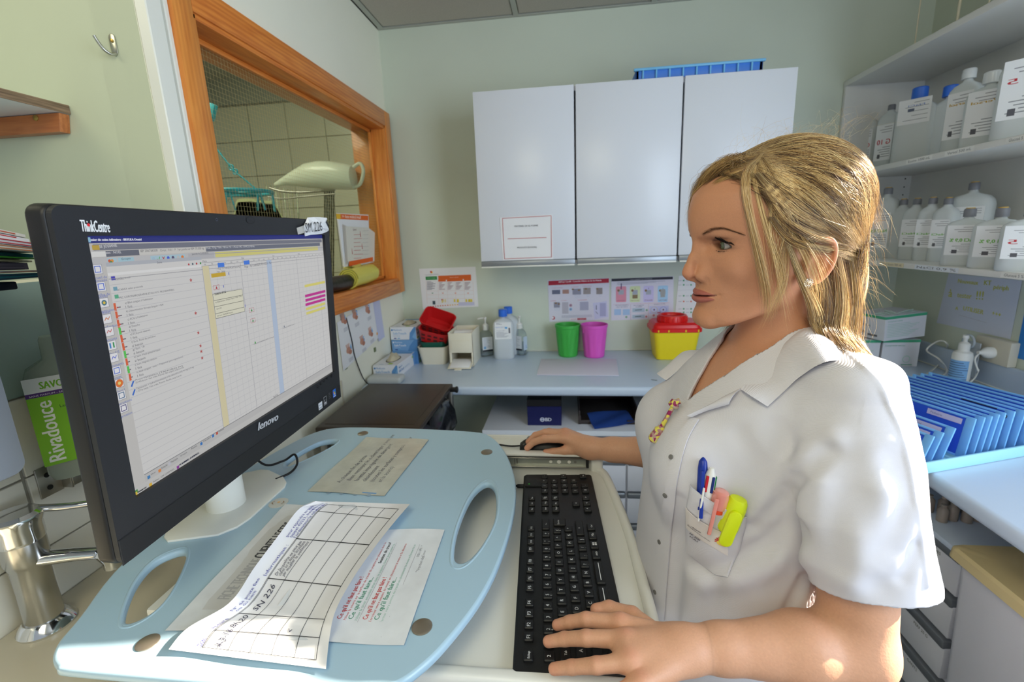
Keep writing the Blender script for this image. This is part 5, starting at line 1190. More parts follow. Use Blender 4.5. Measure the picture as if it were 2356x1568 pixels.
def it(P):
    def R2(a, b, c_): p, q_ = P.uv(a), P.uv(b); P.rect(min(p[0], q_[0]), min(p[1], q_[1]), max(p[0], q_[0]), max(p[1], q_[1]), c_)
    P.qpx([(1407, 641), (1548, 636), (1548, 642), (1407, 647)], (44, 46, 58)); P.tpx((1450, 645), (1500, 642), 'DEROULEMENT DU CONTROLE', (200, 200, 210))
    for k in range(3): P.lpx((1420, 650+2.4*k), (1530-20*k, 646+2.4*k), .0012, (130, 130, 150))
    for k, (x, c_, t) in enumerate(((1417, (226, 150, 170), 'HYDRATATION'), (1449, (214, 226, 180), 'DEPOT DU SANG'), (1480, (206, 200, 240), 'ETALAGE'), (1513, (176, 216, 246), 'LECTURE'))):
        a_ = P.uv((x, 695)); b_ = P.uv((x+24, 658-k*.6)); P.poly(rrect(a_[0], a_[1], b_[0], b_[1], .006, 3), c_); P.tpx((x+3, 692), (x+21, 691.5), t, (120, 60, 90)); P.tpx((x+11, 665), (x+13, 665), str(k+1), (90, 60, 120))
        R2((x+6, 667), (x+18, 677), (170, 176, 190)); u_, v_ = P.uv((x+6, 668)); P.disc(u_, v_, .006, (140, 112, 80)); 
    R2((1520, 665), (1530, 683), (168, 170, 170)); R2((1455, 678), (1467, 686), (140, 120, 90))
    P.lpx((1411, 700), (1540, 696), .001, (214, 150, 170)); P.lpx((1451, 700), (1451, 736), .001, (190, 140, 170)); P.lpx((1492, 699), (1492, 734), .001, (190, 140, 170))
    P.tpx((1416, 703), (1446, 702), 'Une bonne hydratation', (60, 60, 110)); P.tpx((1418, 707), (1444, 706), 'c’est + de couleurs', (60, 60, 110)); P.tpx((1458, 703), (1482, 702), 'Bien homogénéiser', (60, 60, 110)); P.tpx((1463, 707), (1477, 706), 'la cellule', (60, 60, 110)); P.tpx((1504, 701), (1530, 699), 'Absorption du sang', (60, 60, 110))
    R2((1413, 711), (1429, 724), (170, 200, 236)); R2((1433, 711), (1449, 724), (170, 200, 236)); R2((1455, 709), (1483, 717), (176, 196, 214)); R2((1455, 724), (1483, 731), (176, 196, 214)); R2((1494, 704), (1538, 720), (196, 200, 236))
    for x, c_ in ((1505, (200, 180, 120)), (1526, (80, 110, 200))): u_, v_ = P.uv((x, 712)); P.disc(u_, v_, .017, c_, ry=.015); P.disc(u_, v_, .0155, (200, 206, 240), ry=.0135); P.disc(u_, v_, .004, (90, 40, 60))
    P.lpx((1461, 713), (1477, 712), .003, (40, 60, 70)); P.lpx((1461, 728), (1475, 727), .003, (60, 60, 60))
    for x, y, c_ in ((1441, 729, (60, 150, 90)), (1488, 713, (60, 150, 90)), (1487, 728, (190, 50, 70)), (1504, 725, (190, 50, 70))): u_, v_ = P.uv((x, y)); P.disc(u_, v_, .005, c_); P.rect(u_-.003, v_-.0008, u_+.003, v_+.0008, (240, 240, 240))
    P.lpx((1512, 719), (1520, 718), .004, (190, 40, 60))
sheet('transfusion_poster', 'glossy laminated poster with a black title bar and four pastel steps', 'poster', [(1406, 641), (1550, 635), (1549, 732), (1406, 737)], ('Y', YB-.0015), M_lamp, items=it)
def it(P):
    for y in (645, 655, 680, 693, 710, 718):
        for x in (1565, 1582): u_, v_ = P.uv((x+8, y)); P.disc(u_, v_, .004, ((70, 160, 110) if y != 693 else (220, 120, 100))); P.rect(u_-.025, v_-.001, u_-.010, v_+.001, (180, 180, 190))
    P.lpx((1556, 668), (1640, 664), .001, (200, 200, 205))
sheet('chart_sheet', 'plain white chart sheet on the back wall partly behind her face', 'poster', [(1562, 634), (1665, 630), (1668, 730), (1552, 733)], ('Y', YB-.0015), items=it)
# ================================================================ LEFT SIDE
# hand washing poster on the left wall
def it(P):
    for k, (x, y, n_) in enumerate(((790, 735, '1'), (816, 725, '2'), (845, 712, '3'), (802, 805, '4'), (833, 785, '5'), (852, 765, '6'))):
        u_, v_ = P.uv((x, y)); sk_ = (206, 150, 128)
        P.disc(u_, v_, .020, sk_, ry=.013); P.disc(u_+.012, v_-.012, .014, (190, 130, 110), ry=.009)
        for j in range(4): P.line((u_-.010+.006*j, v_+.006), (u_-.016+.009*j, v_+.026), .0045, sk_)
        P.text(u_+.014, v_-.004, .030, n_, (60, 160, 220), bold=.0008)
        for j in range(4): P.rect(u_-.012, v_-.035-.004*j, u_+.030-.004*(j % 2), v_-.0335-.004*j, (170, 170, 180))
    P.rect(P.uv((858, 705))[0]+.005, -.0, P.uv((868, 705))[0]+.035, .20, (206, 210, 238)); P.disc(P.uv((868, 778))[0]+.005, .04, .007, (240, 170, 60))
sheet('hand_washing_poster', 'hand washing poster with six numbered hand drawings on the cream wall', 'poster', [(775, 742), (862, 690), (872, 776), (790, 853)], ('X', XL+.0035), items=it)
for p, lb in (((783, 745), 'green adhesive pad at the upper left corner of the hand washing poster'), ((795, 843), 'green adhesive pad at the lower left corner of the hand washing poster'), ((862, 804), 'green adhesive pad at the lower right corner of the hand washing poster')):
    q_ = atX(*p, XL); o = box('adhesive_pad', (XL, q_[1]-.010, q_[2]-.010, XL+.003, q_[1]+.010, q_[2]+.010), mat('olive_pad', (120, 132, 96), .7), None, .001); tag(o, lb, 'adhesive pad')
# coat hook
q_ = atY(262, 100, NY); hk = thing('coat_hook', 'small chrome coat hook screwed to the pale green wall', 'hook', (q_[0], NY, q_[2]))
M_hk = mat('dull_chrome', (186, 186, 176), .28, metal=.9)
pl_ = [(math.cos(a)*.0075, math.sin(a)*.010) for a in np.linspace(0, 2*math.pi, 20, endpoint=False)]
v, f = prismm([(x, y+.012 if y > 0 else y-.010) for x, y in pl_], 0, .003, Fr((q_[0], NY, q_[2]-.004), (1, 0, 0), (0, 0, 1), (0, -1, 0)), .001); obj('back_plate', v, f, M_hk, hk, smooth=True)
tube('prong', spline([(q_[0]+.002, NY-.003, q_[2]-.020), (q_[0], NY-.012, q_[2]-.024), (q_[0]-.004, NY-.022, q_[2]-.018), (q_[0]-.008, NY-.028, q_[2]-.006), (q_[0]-.010, NY-.032, q_[2]+.004)], 6), .0030, M_hk, hk, 12)
lathe('screw', [(.0035, 0), (.0035, .0015), (.001, .002)], mat('brass', (180, 150, 80), .3, metal=.9), hk, 12, Fr((q_[0], NY-.003, q_[2]+.004), (1, 0, 0), (0, 0, 1), (0, -1, 0)))
# wall shelf with a wooden batten, upper left
q_ = atY(158, 243, NY); SXR, SZ = q_[0], q_[2]
ws = thing('wall_shelf', 'white laminated shelf with worn edge on a wooden batten, upper left', 'shelf', (-1.4, NY-.1, SZ-.04))
M_chip = wood('worn_chipboard_edge', (150, 122, 96), (104, 84, 64), 1, 60, .8)
box('shelf_board', (-2.1, NY-.28, SZ-.018, SXR, NY-.001, SZ), M_lam, ws, .001)
box('worn_edge', (SXR, NY-.28, SZ-.018, SXR+.002, NY-.001, SZ), M_chip, ws, .0005)
v, f = prismm([(-2.1, SZ-.056), (SXR-.010, SZ-.056), (SXR-.002, SZ-.019), (-2.1, SZ-.019)], 0, .022, Fr((0, NY-.001, 0), (1, 0, 0), (0, 0, 1), (0, -1, 0)), .001); obj('batten', v, f, wood('teak_batten', (196, 122, 66), (166, 96, 50), 0, 40), ws, smooth=True)
q_ = atY(83, 271, NY-.023); lathe('screw', [(.006, 0), (.006, .0015), (.002, .003)], mat('brass', (180, 150, 80), .3, metal=.9), ws, 14, Fr((q_[0], NY-.023, q_[2]), (1, 0, 0), (0, 0, 1), (0, -1, 0)))
# magazines hanging over a wall rack
rk = box('magazine_folder', (-.955, -.05, 1.459, -.69, .512, 1.469), mat('dark_navy_rack', (26, 36, 52), .4), None, .002); tag(rk, 'thin dark folder under the pile of magazines', 'folder')
cols_ = [((226, 222, 214), 'white magazine with a red edge line at the top of the pile', (200, 90, 60), 9), ((236, 234, 240), 'thick white journal with fine red lines below the top magazine', (196, 60, 60), 14), ((232, 228, 236), 'white journal with red spine stripe in the upper half of the pile', (190, 50, 60), 12), ((240, 236, 224), 'cream paged journal in the middle of the pile', (190, 120, 80), 10), ((28, 112, 116), 'teal covered magazine in the middle of the pile', (30, 80, 90), 10), ((70, 120, 50), 'thin green edged magazine between the teal and grey ones', (50, 140, 30), 5), ((226, 216, 176), 'thin cream magazine under the green edged one', (200, 190, 140), 6), ((96, 88, 100), 'thick grey magazine near the bottom of the pile', (70, 64, 76), 17), ((86, 120, 150), 'slate blue magazine under the grey one', (140, 110, 90), 6), ((18, 84, 100), 'dark teal magazine at the bottom of the pile', (16, 40, 60), 12)]
tot = sum(c_[3] for c_ in cols_); zt = 0
yy0, yy1 = -.05, .534
n_ = 22
def magcurve(h, y):          # centre line height at arc position for stack level h (0 bottom .. 1 top)
    t = (y-.10)/.434
    base = 1.472+h*.112
    return base-(.0 if t < 0 else .058*t*t*h)
for c_, lb, e_, th in cols_[::-1]:
    h0, h1 = zt/tot, (zt+th)/tot; zt += th; V = []; F = []
    x0_, x1_ = -.955, -.665-.010*((zt*7) % 3)
    for i in range(n_+1):
        y = yy0+(yy1-yy0)*i/n_-(.012*((zt*5) % 4)/4 if i == n_ else 0)
        z0_, z1_ = magcurve(h0, y)+.0006, magcurve(h1, y)-.0006
        V += [(x0_, y, z0_), (x1_, y, z0_), (x1_, y, z1_), (x0_, y, z1_)]
    for i in range(n_): 
        for k in range(4): F.append([i*4+k, i*4+(k+1) % 4, (i+1)*4+(k+1) % 4, (i+1)*4+k])
    F.append([3, 2, 1, 0]); F.append([n_*4+k for k in range(4)])
    mg = thing('magazine', lb, 'magazine', (-.75, .3, magcurve(h0, .3)))
    obj('pages', V, F, mat('mag_%d' % zt, c_, .6), mg, smooth=True, angle=40)
    V = []; F = []; nl = max(1, th//5)
    for l_ in range(nl):
        hh = h0+(h1-h0)*(l_+.5)/nl; b_ = len(V)
        for i in range(n_+1):
            y = yy0+(yy1-.014-yy0)*i/n_; z_ = magcurve(hh, y); V += [(x1_+.0006, y, z_-.0006), (x1_+.0006, y, z_+.0006)]
        for i in range(n_): F.append([b_+2*i, b_+2*i+2, b_+2*i+3, b_+2*i+1])
    stuff(obj('page_lines', V, F, mat('magline_%d' % zt, e_, .6), mg))
# soap dispenser (far left edge), bottle of washing lotion in a steel bracket
ds_ = thing('soap_dispenser', 'pale translucent wall dispenser at the left edge beside the lotion bottle', 'dispenser', (-.78, .45, 1.2))
def rgx(x, y0, y1, z0, z1, r_): return [(x, a_, b_) for a_, b_ in rrect(y0, z0, y1, z1, r_, 5)]
v, f = loftm([rgx(XL+.01, .30, .515, 1.205, 1.40, .015), rgx(-.76, .30, .512, 1.205, 1.395, .015), rgx(-.745, .31, .505, 1.212, 1.385, .015)]); obj('cover', v, f, mat('translucent_cover', (188, 198, 216), .25, trans=.25, ior=1.2), ds_, smooth=True)
box('back_plate', (XL+.002, .29, 1.195, XL+.012, .50, 1.41), M_lam, ds_, .002)
lt = thing('lotion_bottle', 'clear bottle of washing lotion with a bright green label held by a steel bracket', 'bottle', (-.80, .640, 1.14))
f_ = rotz((-.815, .632, 1.145), 52)
def rg3(w_, d_, z_): return f_([(px_*w_, py_*d_, z_) for px_, py_ in rrect(-.5, -.5, .5, .5, .25, 5)])
v, f = loftm([rg3(.080, .055, 0), rg3(.090, .062, .012), rg3(.090, .062, .165), rg3(.080, .055, .180), rg3(.036, .036, .195), rg3(.034, .034, .225), rg3(.03, .03, .23)]); obj('body', v, f, mat('greenish_clear_plastic', (196, 206, 190), .15, trans=.5, ior=1.2), lt, smooth=True, angle=50)
P = Print(f_([(-.0455, -.0325, .030)])[0], f_.u, f_.w); P.rect(0, 0, .091, .135, (130, 196, 40)); P.rect(0, .118, .091, .142, (232, 236, 232)); P.rect(0, .112, .091, .119, (84, 50, 120)); P.text(.018, .124, .016, 'SAVON DOUX', (120, 185, 40), bold=.0005, width=.07); P.text(.004, .1135, .004, 'SANS PARFUM - SANS COLORANT', (230, 220, 240), width=.07)
P.text(.026, .006, .028, 'Rivadouce', (245, 250, 240), 90, bold=.0006, width=.098); P.text(.034, .090, .0065, 'Lavage simple', (30, 60, 20)); P.text(.050, .018, .013, '1000 ml', (40, 70, 30)); P.text(.050, .008, .006, '76211', (60, 90, 40))
for k in range(5): P.rect(.048, .080-.009*k, .075-.004*(k % 3), .0812-.009*k, (90, 140, 30))
P.build('label_print', PRINT, lt)
br = thing('steel_bracket', 'stainless steel wall bracket below the green labelled bottle', 'bracket', (XL+.01, .63, 1.12))
box('wall_plate', (XL+.008, .585, 1.112, XL+.011, .620, 1.163), M_steel, br, .001); box('upright_flange', (XL+.008, .618, 1.115, XL+.030, .621, 1.160), M_steel, br, .001); box('arm', (XL+.028, .620, 1.118, XL+.031, .700, 1.150), M_steel, br, .001)
tube('clip', spline([(XL+.030, .66, 1.150), (XL+.040, .665, 1.142), (XL+.045, .675, 1.125), (XL+.040, .69, 1.118)], 6), .004, M_steel, br, 8)
for y, z in ((.600, 1.148), (.600, 1.126), (.612, 1.137)): lathe('screw_hole', [(.0042, 0), (.0042, .0008), (.001, .0008)], M_blk2, br, 14, Fr((XL+.0112, y, z), (0, 1, 0), (0, 0, 1), (1, 0, 0)))
for z in (1.256, 1.232): 
    q_ = atX(103, 972 if z > 1.25 else 1004, XL+.008); o = lathe('wall_plug_hole', [(.0045, 0), (.0045, .0008), (.001, .0008)], M_blk2, None, 14, Fr((q_[0], q_[1], q_[2]), (0, 1, 0), (0, 0, 1), (1, 0, 0))); tag(o, 'upper of two dark screw holes in the white tiles' if z > 1.25 else 'lower of two dark screw holes in the white tiles', 'hole')
# tap
tp = thing('mixer_tap', 'chrome single lever mixer tap standing on the sink top', 'tap', (-.806, .515, ZS))
TX, TY = -.806, .515
FT = Fr((TX, TY, 0))
lathe('base_ring', [(.034, ZS), (.035, ZS+.004), (.029, ZS+.014), (.025, ZS+.018)], M_chrome, tp, 36, FT)
lathe('body', [(.023, ZS+.014), (.022, ZS+.07), (.0225, ZS+.110), (.0235, ZS+.112), (.026, ZS+.120), (.0265, ZS+.150)], mat('satin_chrome', (190, 190, 188), .22, metal=1), tp, 36, FT)
lathe('cartridge_cover', [(.0265, ZS+.150), (.0275, ZS+.154), (.0275, ZS+.174), (.031, ZS+.184), (.031, ZS+.190), (.026, ZS+.195), (.001, ZS+.196)], M_chrome, tp, 36, FT)
t0 = np.array([TX, TY, ZS+.105]); tdir = unit([.95, .3, 0])
v, f = tubem([t0+tdir*.02+[0, 0, .012], t0+tdir*.06+[0, 0, .010], t0+tdir*.095+[0, 0, .006]], [.014, .012, .0105], 20); v = np.array(v); v[:, 2] = (v[:, 2]-(ZS+.115))*.75+ZS+.115; obj('spout', v, f, M_chrome, tp, smooth=True, angle=60)
fs = Fr(t0+tdir*.108+[0, 0, .001], tdir, (-tdir[1], tdir[0], 0), (0, 0, 1))
v, f = lathem([(.010, -.022), (.0125, -.020), (.013, -.008), (.017, .0), (.020, .008), (.016, .014), (.001, .016)], 28, fs); v = np.array(v); obj('aerator', v, f, M_chrome, tp, smooth=True)
obj('reflective_top', *lathem([(.013, .0150), (.011, .0165), (.001, .017)], 24, fs), M_chrome, tp, smooth=True)
tube('lever', spline([(TX+.01, TY+.02, ZS+.190), (TX+.05, TY+.035, ZS+.186), (TX+.09, TY+.06, ZS+.182), (TX+.13, TY+.09, ZS+.180)], 6), [.0055]*6+[.005]*6+[.006]*7, M_chrome, tp, 12)
# ================================================================ SILL: bin bag rolls and folder behind the wire
def roll(name, label, a, b, r_, m, m2, cat='roll'):
    a = np.array(a, float); b = np.array(b, float); d = unit(b-a); u = unit(np.cross(d, [0, 0, 1])); w_ = np.cross(u, d); L_ = np.linalg.norm(b-a)
    t = thing(name, label, cat, (a+b)/2-[0, 0, r_]); fr = Fr(a, u, w_, d)
    V = []; F = []; seg = 40
    for z in np.linspace(0, L_, 9):
        for i in range(seg):
            an = 2*math.pi*i/seg; rr = r_*(1+.03*math.sin(3*an+z*30)+.02*math.sin(7*an)); V.append((rr*math.cos(an), rr*math.sin(an), z))
    for j in range(8):
        for i in range(seg): F.append([j*seg+i, j*seg+(i+1) % seg, (j+1)*seg+(i+1) % seg, (j+1)*seg+i])
    F.append(list(range(seg))[::-1]); F.append([8*seg+i for i in range(seg)])
    obj('roll_body', fr(V), F, m, t, smooth=True, angle=50)
    sp = [(r_*(1-.78*s_)*math.cos(s_*24), r_*(1-.78*s_)*math.sin(s_*24), -.0012) for s_ in np.linspace(0, 1, 110)]
    tube('spiral_end', fr(sp), .0012, m2, t, 6)
    return t
zs = WZ0+.014
roll('bin_bag_roll', 'roll of pale yellow plastic bags lying on the pine window sill', (XL-.005, 1.775, zs+.040), (XL-.022, 2.03, zs+.046), .040, mat('pale_yellow_film', (226, 216, 96), .35, bump=(60, .4)), mat('olive_film_edge', (150, 144, 60), .5))
sq = patch('loose_bag', [np.array([XL-.045, 1.80, zs+.078]), np.array([XL-.045, 1.95, zs+.086]), np.array([XL-.010, 1.95, zs+.088]), np.array([XL-.005, 1.80, zs+.080])], mat('pale_yellow_film', (226, 216, 96), .35), None, .004); tag(sq, 'loose folded yellow bag on top of the yellow roll', 'plastic bag')
roll('bin_bag_roll', 'roll of black plastic bags on the pine sill beside the yellow roll', (XL-.008, 1.55, zs+.032), (XL-.010, 1.768, zs+.030), .030, mat('black_film', (24, 24, 24), .3, bump=(60, .4)), M_blk2)
# plastic document pocket fixed to the glass
GP = GX+.006
dp = thing('document_pocket', 'white plastic document pocket with an orange instruction sheet hanging on the wired glass', 'document', (GP, 1.95, 1.4))
def onG(p, x=GP): return atX(*p, x)
def plate_(nm, pts, x, m, th=.001):
    c_ = [onG(p, x) for p in pts]; v, f = prismm([(q_[1], q_[2]) for q_ in c_][::-1], x, x+th, Fr((0, 0, 0), (0, 1, 0), (0, 0, 1), (1, 0, 0))); return obj(nm, v, f, m, dp)
plate_('sheet', [(773, 490), (847, 494), (852, 603), (862, 602), (800, 617), (788, 612)], GP, M_paper)
plate_('pocket_front', [(795, 520), (848, 524), (862, 535), (861, 600), (812, 612), (800, 600)], GP+.012, mat('clear_pocket', (228, 224, 214), .15), .001)
plate_('pocket_side', [(788, 516), (796, 520), (806, 604), (796, 608)], GP+.010, mat('grey_pocket_fold', (190, 184, 176), .3), .002)
plate_('pocket_side', [(776, 505), (785, 512), (800, 612), (790, 614)], GP+.004, M_paper, .004)
P = Print(onG((773, 614), GP+.0135), (0, 1, 0), (0, 0, 1), lift=.0004); P.w = np.array([1., 0, 0])
P.tpx((812, 530), (820, 530), 'Quand', (150, 120, 120))
for k in range(7): P.lpx((814, 540+9*k), (828+(k*5) % 9, 539+9*k), .0016, (200, 90, 90)); P.lpx((834, 531+9*k), (848, 530+9*k), .0010, (160, 150, 150))
for p in ((829, 538), (833, 566), (810, 578)): u_, v_ = P.uv(p); P.poly([(u_-.003, v_-.012), (u_+.003, v_-.012), (u_+.001, v_+.012), (u_-.001, v_+.012)], (190, 50, 50))
P.qpx([(803, 601), (858, 591), (858, 600), (803, 612)], (236, 104, 36)); P.build('print', PRINT, dp)
P = Print(onG((773, 614), GP+.0015), (0, 1, 0), (0, 0, 1), lift=.0003); P.w = np.array([1., 0, 0]); P.qpx([(773, 491), (847, 496), (847, 507), (774, 503)], (236, 110, 40)); P.qpx([(773, 491), (783, 492), (784, 504), (774, 503)], (240, 190, 50)); P.tpx((787, 501), (831, 503), '>> Acte médical invasif', (250, 225, 210), bold=.0004); P.build('heading', PRINT, dp)
# ================================================================ IN THE UTILITY ROOM
UY = 2.2
def up(x, y, Y=UY): return atY(x, y, Y)
bp = thing('bedpan', 'white plastic urinal with a handle upside down on the rack behind the glass', 'urinal', up(740, 430))
M_bp = mat('white_translucent_plastic', (226, 232, 214), .2)
cl = [(632, 425, .010), (655, 415, .022), (680, 408, .040), (705, 403, .058), (735, 401, .066), (765, 402, .066), (795, 405, .062), (812, 408, .056)]
rings = []
for x, y, r_ in cl:
    c_ = up(x, y); rings.append([c_+np.array([0, .8*r_*math.cos(a_), r_*math.sin(a_)*(.92 if math.sin(a_) > 0 else 1.0)]) for a_ in np.linspace(0, 2*math.pi, 28, endpoint=False)])
v, f = loftm(rings); obj('body', v, f, M_bp, bp, smooth=True, angle=60)
hp = [up(812, 385), up(826, 376), up(834, 385), up(834, 405), up(826, 425), up(812, 430)]
tube('handle', spline(hp, 6), .0085, M_bp, bp, 12)
st = thing('drying_rack', 'dark metal drying rack on a ribbed post behind the glass', 'rack', up(755, 640))
for x in (747, 752, 757, 762, 767): tube('post_rib', [up(x, 432, UY+.02), up(x-1, 700, UY+.02)], .004, mat('dark_rack_metal', (70, 72, 60), .35, metal=.6), st, 8)
tube('rack_arm', spline([up(620, 432), up(650, 440), up(700, 442), up(770, 436)], 5), .006, M_steel, st, 8)
tube('rack_arm', spline([up(615, 452), up(650, 457), up(700, 452), up(770, 446)], 5), .004, M_steel, st, 8)
for k in range(8): tube('rack_wire', [up(612+10*k, 425+2*k), up(624+9*k, 500+3*k)], .0022, mat('bright_wire', (206, 200, 160), .25, metal=.8), st, 6)
dh = thing('sock_hanger', 'round turquoise clothes hanger with pegs hanging behind the glass', 'hanger', up(565, 440, 1.75))
M_tq = mat('turquoise_plastic', (58, 176, 196), .35)
UH = 1.75
c_ = atY(548, 443, UH); 
rr = [(c_[0]+.12*math.cos(a_), c_[1]+.12*math.sin(a_), c_[2]) for a_ in np.linspace(0, 2*math.pi, 36, endpoint=False)]
tube('ring', rr, .007, M_tq, dh, 10, closed=True); tube('cross_bar', [(c_[0]-.12, c_[1], c_[2]), (c_[0]+.12, c_[1], c_[2])], .006, M_tq, dh, 8); tube('cross_bar', [(c_[0], c_[1]-.12, c_[2]), (c_[0], c_[1]+.12, c_[2])], .006, M_tq, dh, 8)
tp_ = atY(500, 345, UH); mid_ = atY(535, 390, UH); en_ = atY(592, 438, UH)
tube('cord', [tp_+(tp_-mid_)*.8, mid_], .0030, M_tq, dh, 6); tube('cord', [mid_, en_], .0030, M_tq, dh, 6)
for q_ in (mid_+(tp_-mid_)*.12, mid_+(en_-mid_)*.10): tube('cord_link', [q_+.010*np.array([math.cos(a_), 0, math.sin(a_)]) for a_ in np.linspace(0, 2*math.pi, 14, endpoint=False)], .0025, M_tq, dh, 6, closed=True)
for k, a_ in enumerate((-20, -70, -110, 20, 200, 250)):
    a_ = math.radians(a_); b_ = np.array([c_[0]+.12*math.cos(a_), c_[1]+.12*math.sin(a_), c_[2]])
    pg_ = obj('peg', *join(boxm(-.006, -.004, -.075, -.001, .004, -.012, .001, 1, tiltfr(b_, 40*k, 9)), boxm(.001, -.004, -.075, .006, .004, -.012, .001, 1, tiltfr(b_, 40*k, -9))), M_tq, dh, smooth=True)
    tube('peg_spring', [b_+[.006*math.cos(t), .0, -.040+.006*math.sin(t)] for t in np.linspace(0, 2*math.pi, 10, endpoint=False)], .0012, M_steel, pg_ and dh, 5, closed=True)
pt = atY(487, 258, UH); o = obj('hanging_peg', *boxm(-.012, -.01, -.03, .012, .01, .03, .003, 2, tiltfr(pt, 0, 25)), M_tq, None, smooth=True); tag(o, 'turquoise plastic peg behind the top left of the wired glass', 'peg')
cq_ = atY(600, 485, 1.9); cl_ = patch('cloth', [cq_+[-.10, 0, .04], cq_+[.06, 0, .03], cq_+[.10, 0, -.05], cq_+[-.14, 0, -.05]], mat('pale_green_cloth', (214, 218, 170), .8), None, .004, .012); tag(cl_, 'pale green cloth hanging below the turquoise hanger', 'cloth')
# ================================================================ OPEN SHELF UNIT ON THE RIGHT WALL
SX0 = 1.200
M_shelf = mat('white_shelf_laminate', (222, 222, 218), .4)
su = thing('shelf_unit', 'white open wall shelf unit full of solution bottles, upper right', 'shelf', (1.36, 1.6, 1.333))
SY0, SY1 = 1.33, YB-.002
box('end_panel', (SX0, SY1-.018, 1.333, XR-.002, SY1, 2.085), M_shelf, su, .002)
box('back_panel', (XR-.010, SY0, 1.333, XR-.002, SY1, 2.085), M_shelf, su, .001)
box('top_board', (SX0-.002, SY0, 2.072, XR-.002, SY1, 2.094), M_shelf, su, .002)
for z in (1.692, 1.334): 
    b_ = box('shelf_board', (SX0, SY0, z, XR-.002, SY1-.018, z+.019), M_shelf, su, .002)
P = Print((SX0-.0002, 2.0, 1.692), (0, -1, 0), (0, 0, 1), lift=.0004)
for (a_, b_, t) in (((2090, 371), (2140, 362), 'Eosine 1000 mL'), ((2180, 352), (2235, 342), 'Versol 500 mL'), ((2322, 321), (2354, 315), 'Glucosé 5')): 
    p0, p1 = P.uv(a_), P.uv(b_); P.rect(p0[0]-.01, .002, p1[0]+.01, .017, (236, 236, 232)); P.text(p0[0], .006, .011, t, (70, 70, 74), width=p1[0]-p0[0])
P.build('shelf_labels', PRINT, su)
P = Print((SX0-.0002, 2.0, 1.334), (0, -1, 0), (0, 0, 1), lift=.0004)
for (a_, b_, t, c_) in (((2028, 606), (2075, 609), 'Ringer lactate 500 mL', (226, 214, 180)), ((2311, 629), (2356, 634), 'Glucosé 5 %', (236, 236, 232)), ((2110, 611), (2200, 617), 'NaCl 0,9 %', (222, 228, 236))): 
    p0, p1 = P.uv(a_), P.uv(b_); P.rect(p0[0]-.01, .002, p1[0]+.01, .017, c_); P.text(p0[0], .006, .011, t, (90, 90, 96), width=p1[0]-p0[0])
P.build('shelf_labels', PRINT, su)
for k, (x_, y_) in enumerate(((2083, 411), (2080, 430), (2077, 448))): q_ = atY(x_, y_, SY1-.018); lathe('peg_hole', [(.003, 0), (.003, .0006), (.0005, .0006)], M_blk2, su, 10, Fr((q_[0], SY1-.0181, q_[2]), (1, 0, 0), (0, 0, 1), (0, -1, 0)))
# suspension wires above the shelf
for k, (xa, ya, xb, yb) in enumerate(((2128, 0, 2106, 92), (2213, 0, 2203, 42), (2277, 0, 2274, 16))):
    a_ = atX(xb, yb, 1.26); tb_ = tube('hanging_rod', [(1.26, a_[1], 2.094), (1.26, a_[1], ZC)], .0022 if k != 1 else .004, mat('cream_rod', (214, 206, 180), .4), None, 8)
    tag(tb_, ('thin hanging rod furthest back above the shelf unit', 'thicker cream hanging rod above the shelf unit', 'thin hanging rod nearest the right edge above the shelf unit')[k], 'rod')
# ---------------------------------------------------------------- bottles
M_bt = mat('translucent_bottle', (226, 232, 232), .25, trans=.25, ior=1.2)
M_gcap = mat('grey_cap', (120, 122, 130), .4); M_clr = mat('clear_cap', (214, 218, 220), .2); M_yr = mat('ochre_tab', (196, 160, 70), .4)
GRN, RDD = (110, 180, 70), (190, 50, 60)
def LT(t, c_, s_=.2, y=.45): return [lines(5, (140, 144, 150), .10, .36), lines(3, (150, 150, 156), .78, .92), txt(.10, y, s_, t, c_, .78, .0006), blk(.62, .06, .16, .12, (90, 90, 96))]
def rb(label, px, top, x, zb, w_, d_, az, capm, capr, lab=None, mir_=True, **k):
    """bottle on the right shelf, its foot at photo x px, its top at photo point top"""
    yv = atX(px, (370 if zb > 1.5 else 604), x)[1]; r_ = atX(px, 600 if zb < 1.5 else 365, x)
    # top height at the same place
    lo_, hi_ = .1, .5
    h_ = .2
    best = 9e9
    for hh in np.arange(.08, .34, .002):
        P_ = np.array([x, yv, zb+hh]); c_ = RW.T@(P_-EYE); py = c_[1]/c_[2]*FPX+PH/2
        if abs(py-top) < best: best = abs(py-top); h_ = hh
    return sol_bottle(label, x, yv, zb, az, w_, d_, h_, capm, capr, lab, mir_, m=M_bt, **k)
ZU, ZL = 1.711, 1.353
rb('small clear bottle with a red G 30 label, deepest on the upper shelf', 1992, 255, 1.33, ZU, .075, .05, -62, M_gcap, .013, LT('G 30', RDD)+[blk(.3, .34, .4, .07, (70, 150, 220))], laby=.18, labh=.52)
rb('small clear bottle with a red G 10 label on the upper shelf', 2036, 240, 1.33, ZU, .080, .05, -62, M_gcap, .013, LT('G 10', RDD), laby=.15, labh=.55)
rb('large milky bottle with bright blue cap on the upper shelf', 2095, 201, 1.31, ZU, .120, .075, -48, M_bcap, .024, [lines(5), txt(.2, .7, .1, 'NaCl', (60, 110, 190), .5), blk(.5, .5, .2, .12, (90, 100, 120))], laby=.52, labh=.32)
rb('darker bottle with bright blue cap behind the large milky one on the upper shelf', 2163, 197, 1.37, ZU, .085, .06, -60, M_bcap, .022, None)
rb('clear bottle with white cap and ochre lined label on the upper shelf', 2198, 158, 1.30, ZU, .085, .055, -62, M_clr, .018, LT('Versol', (190, 150, 50), .09, .72), laby=.18, labh=.55)
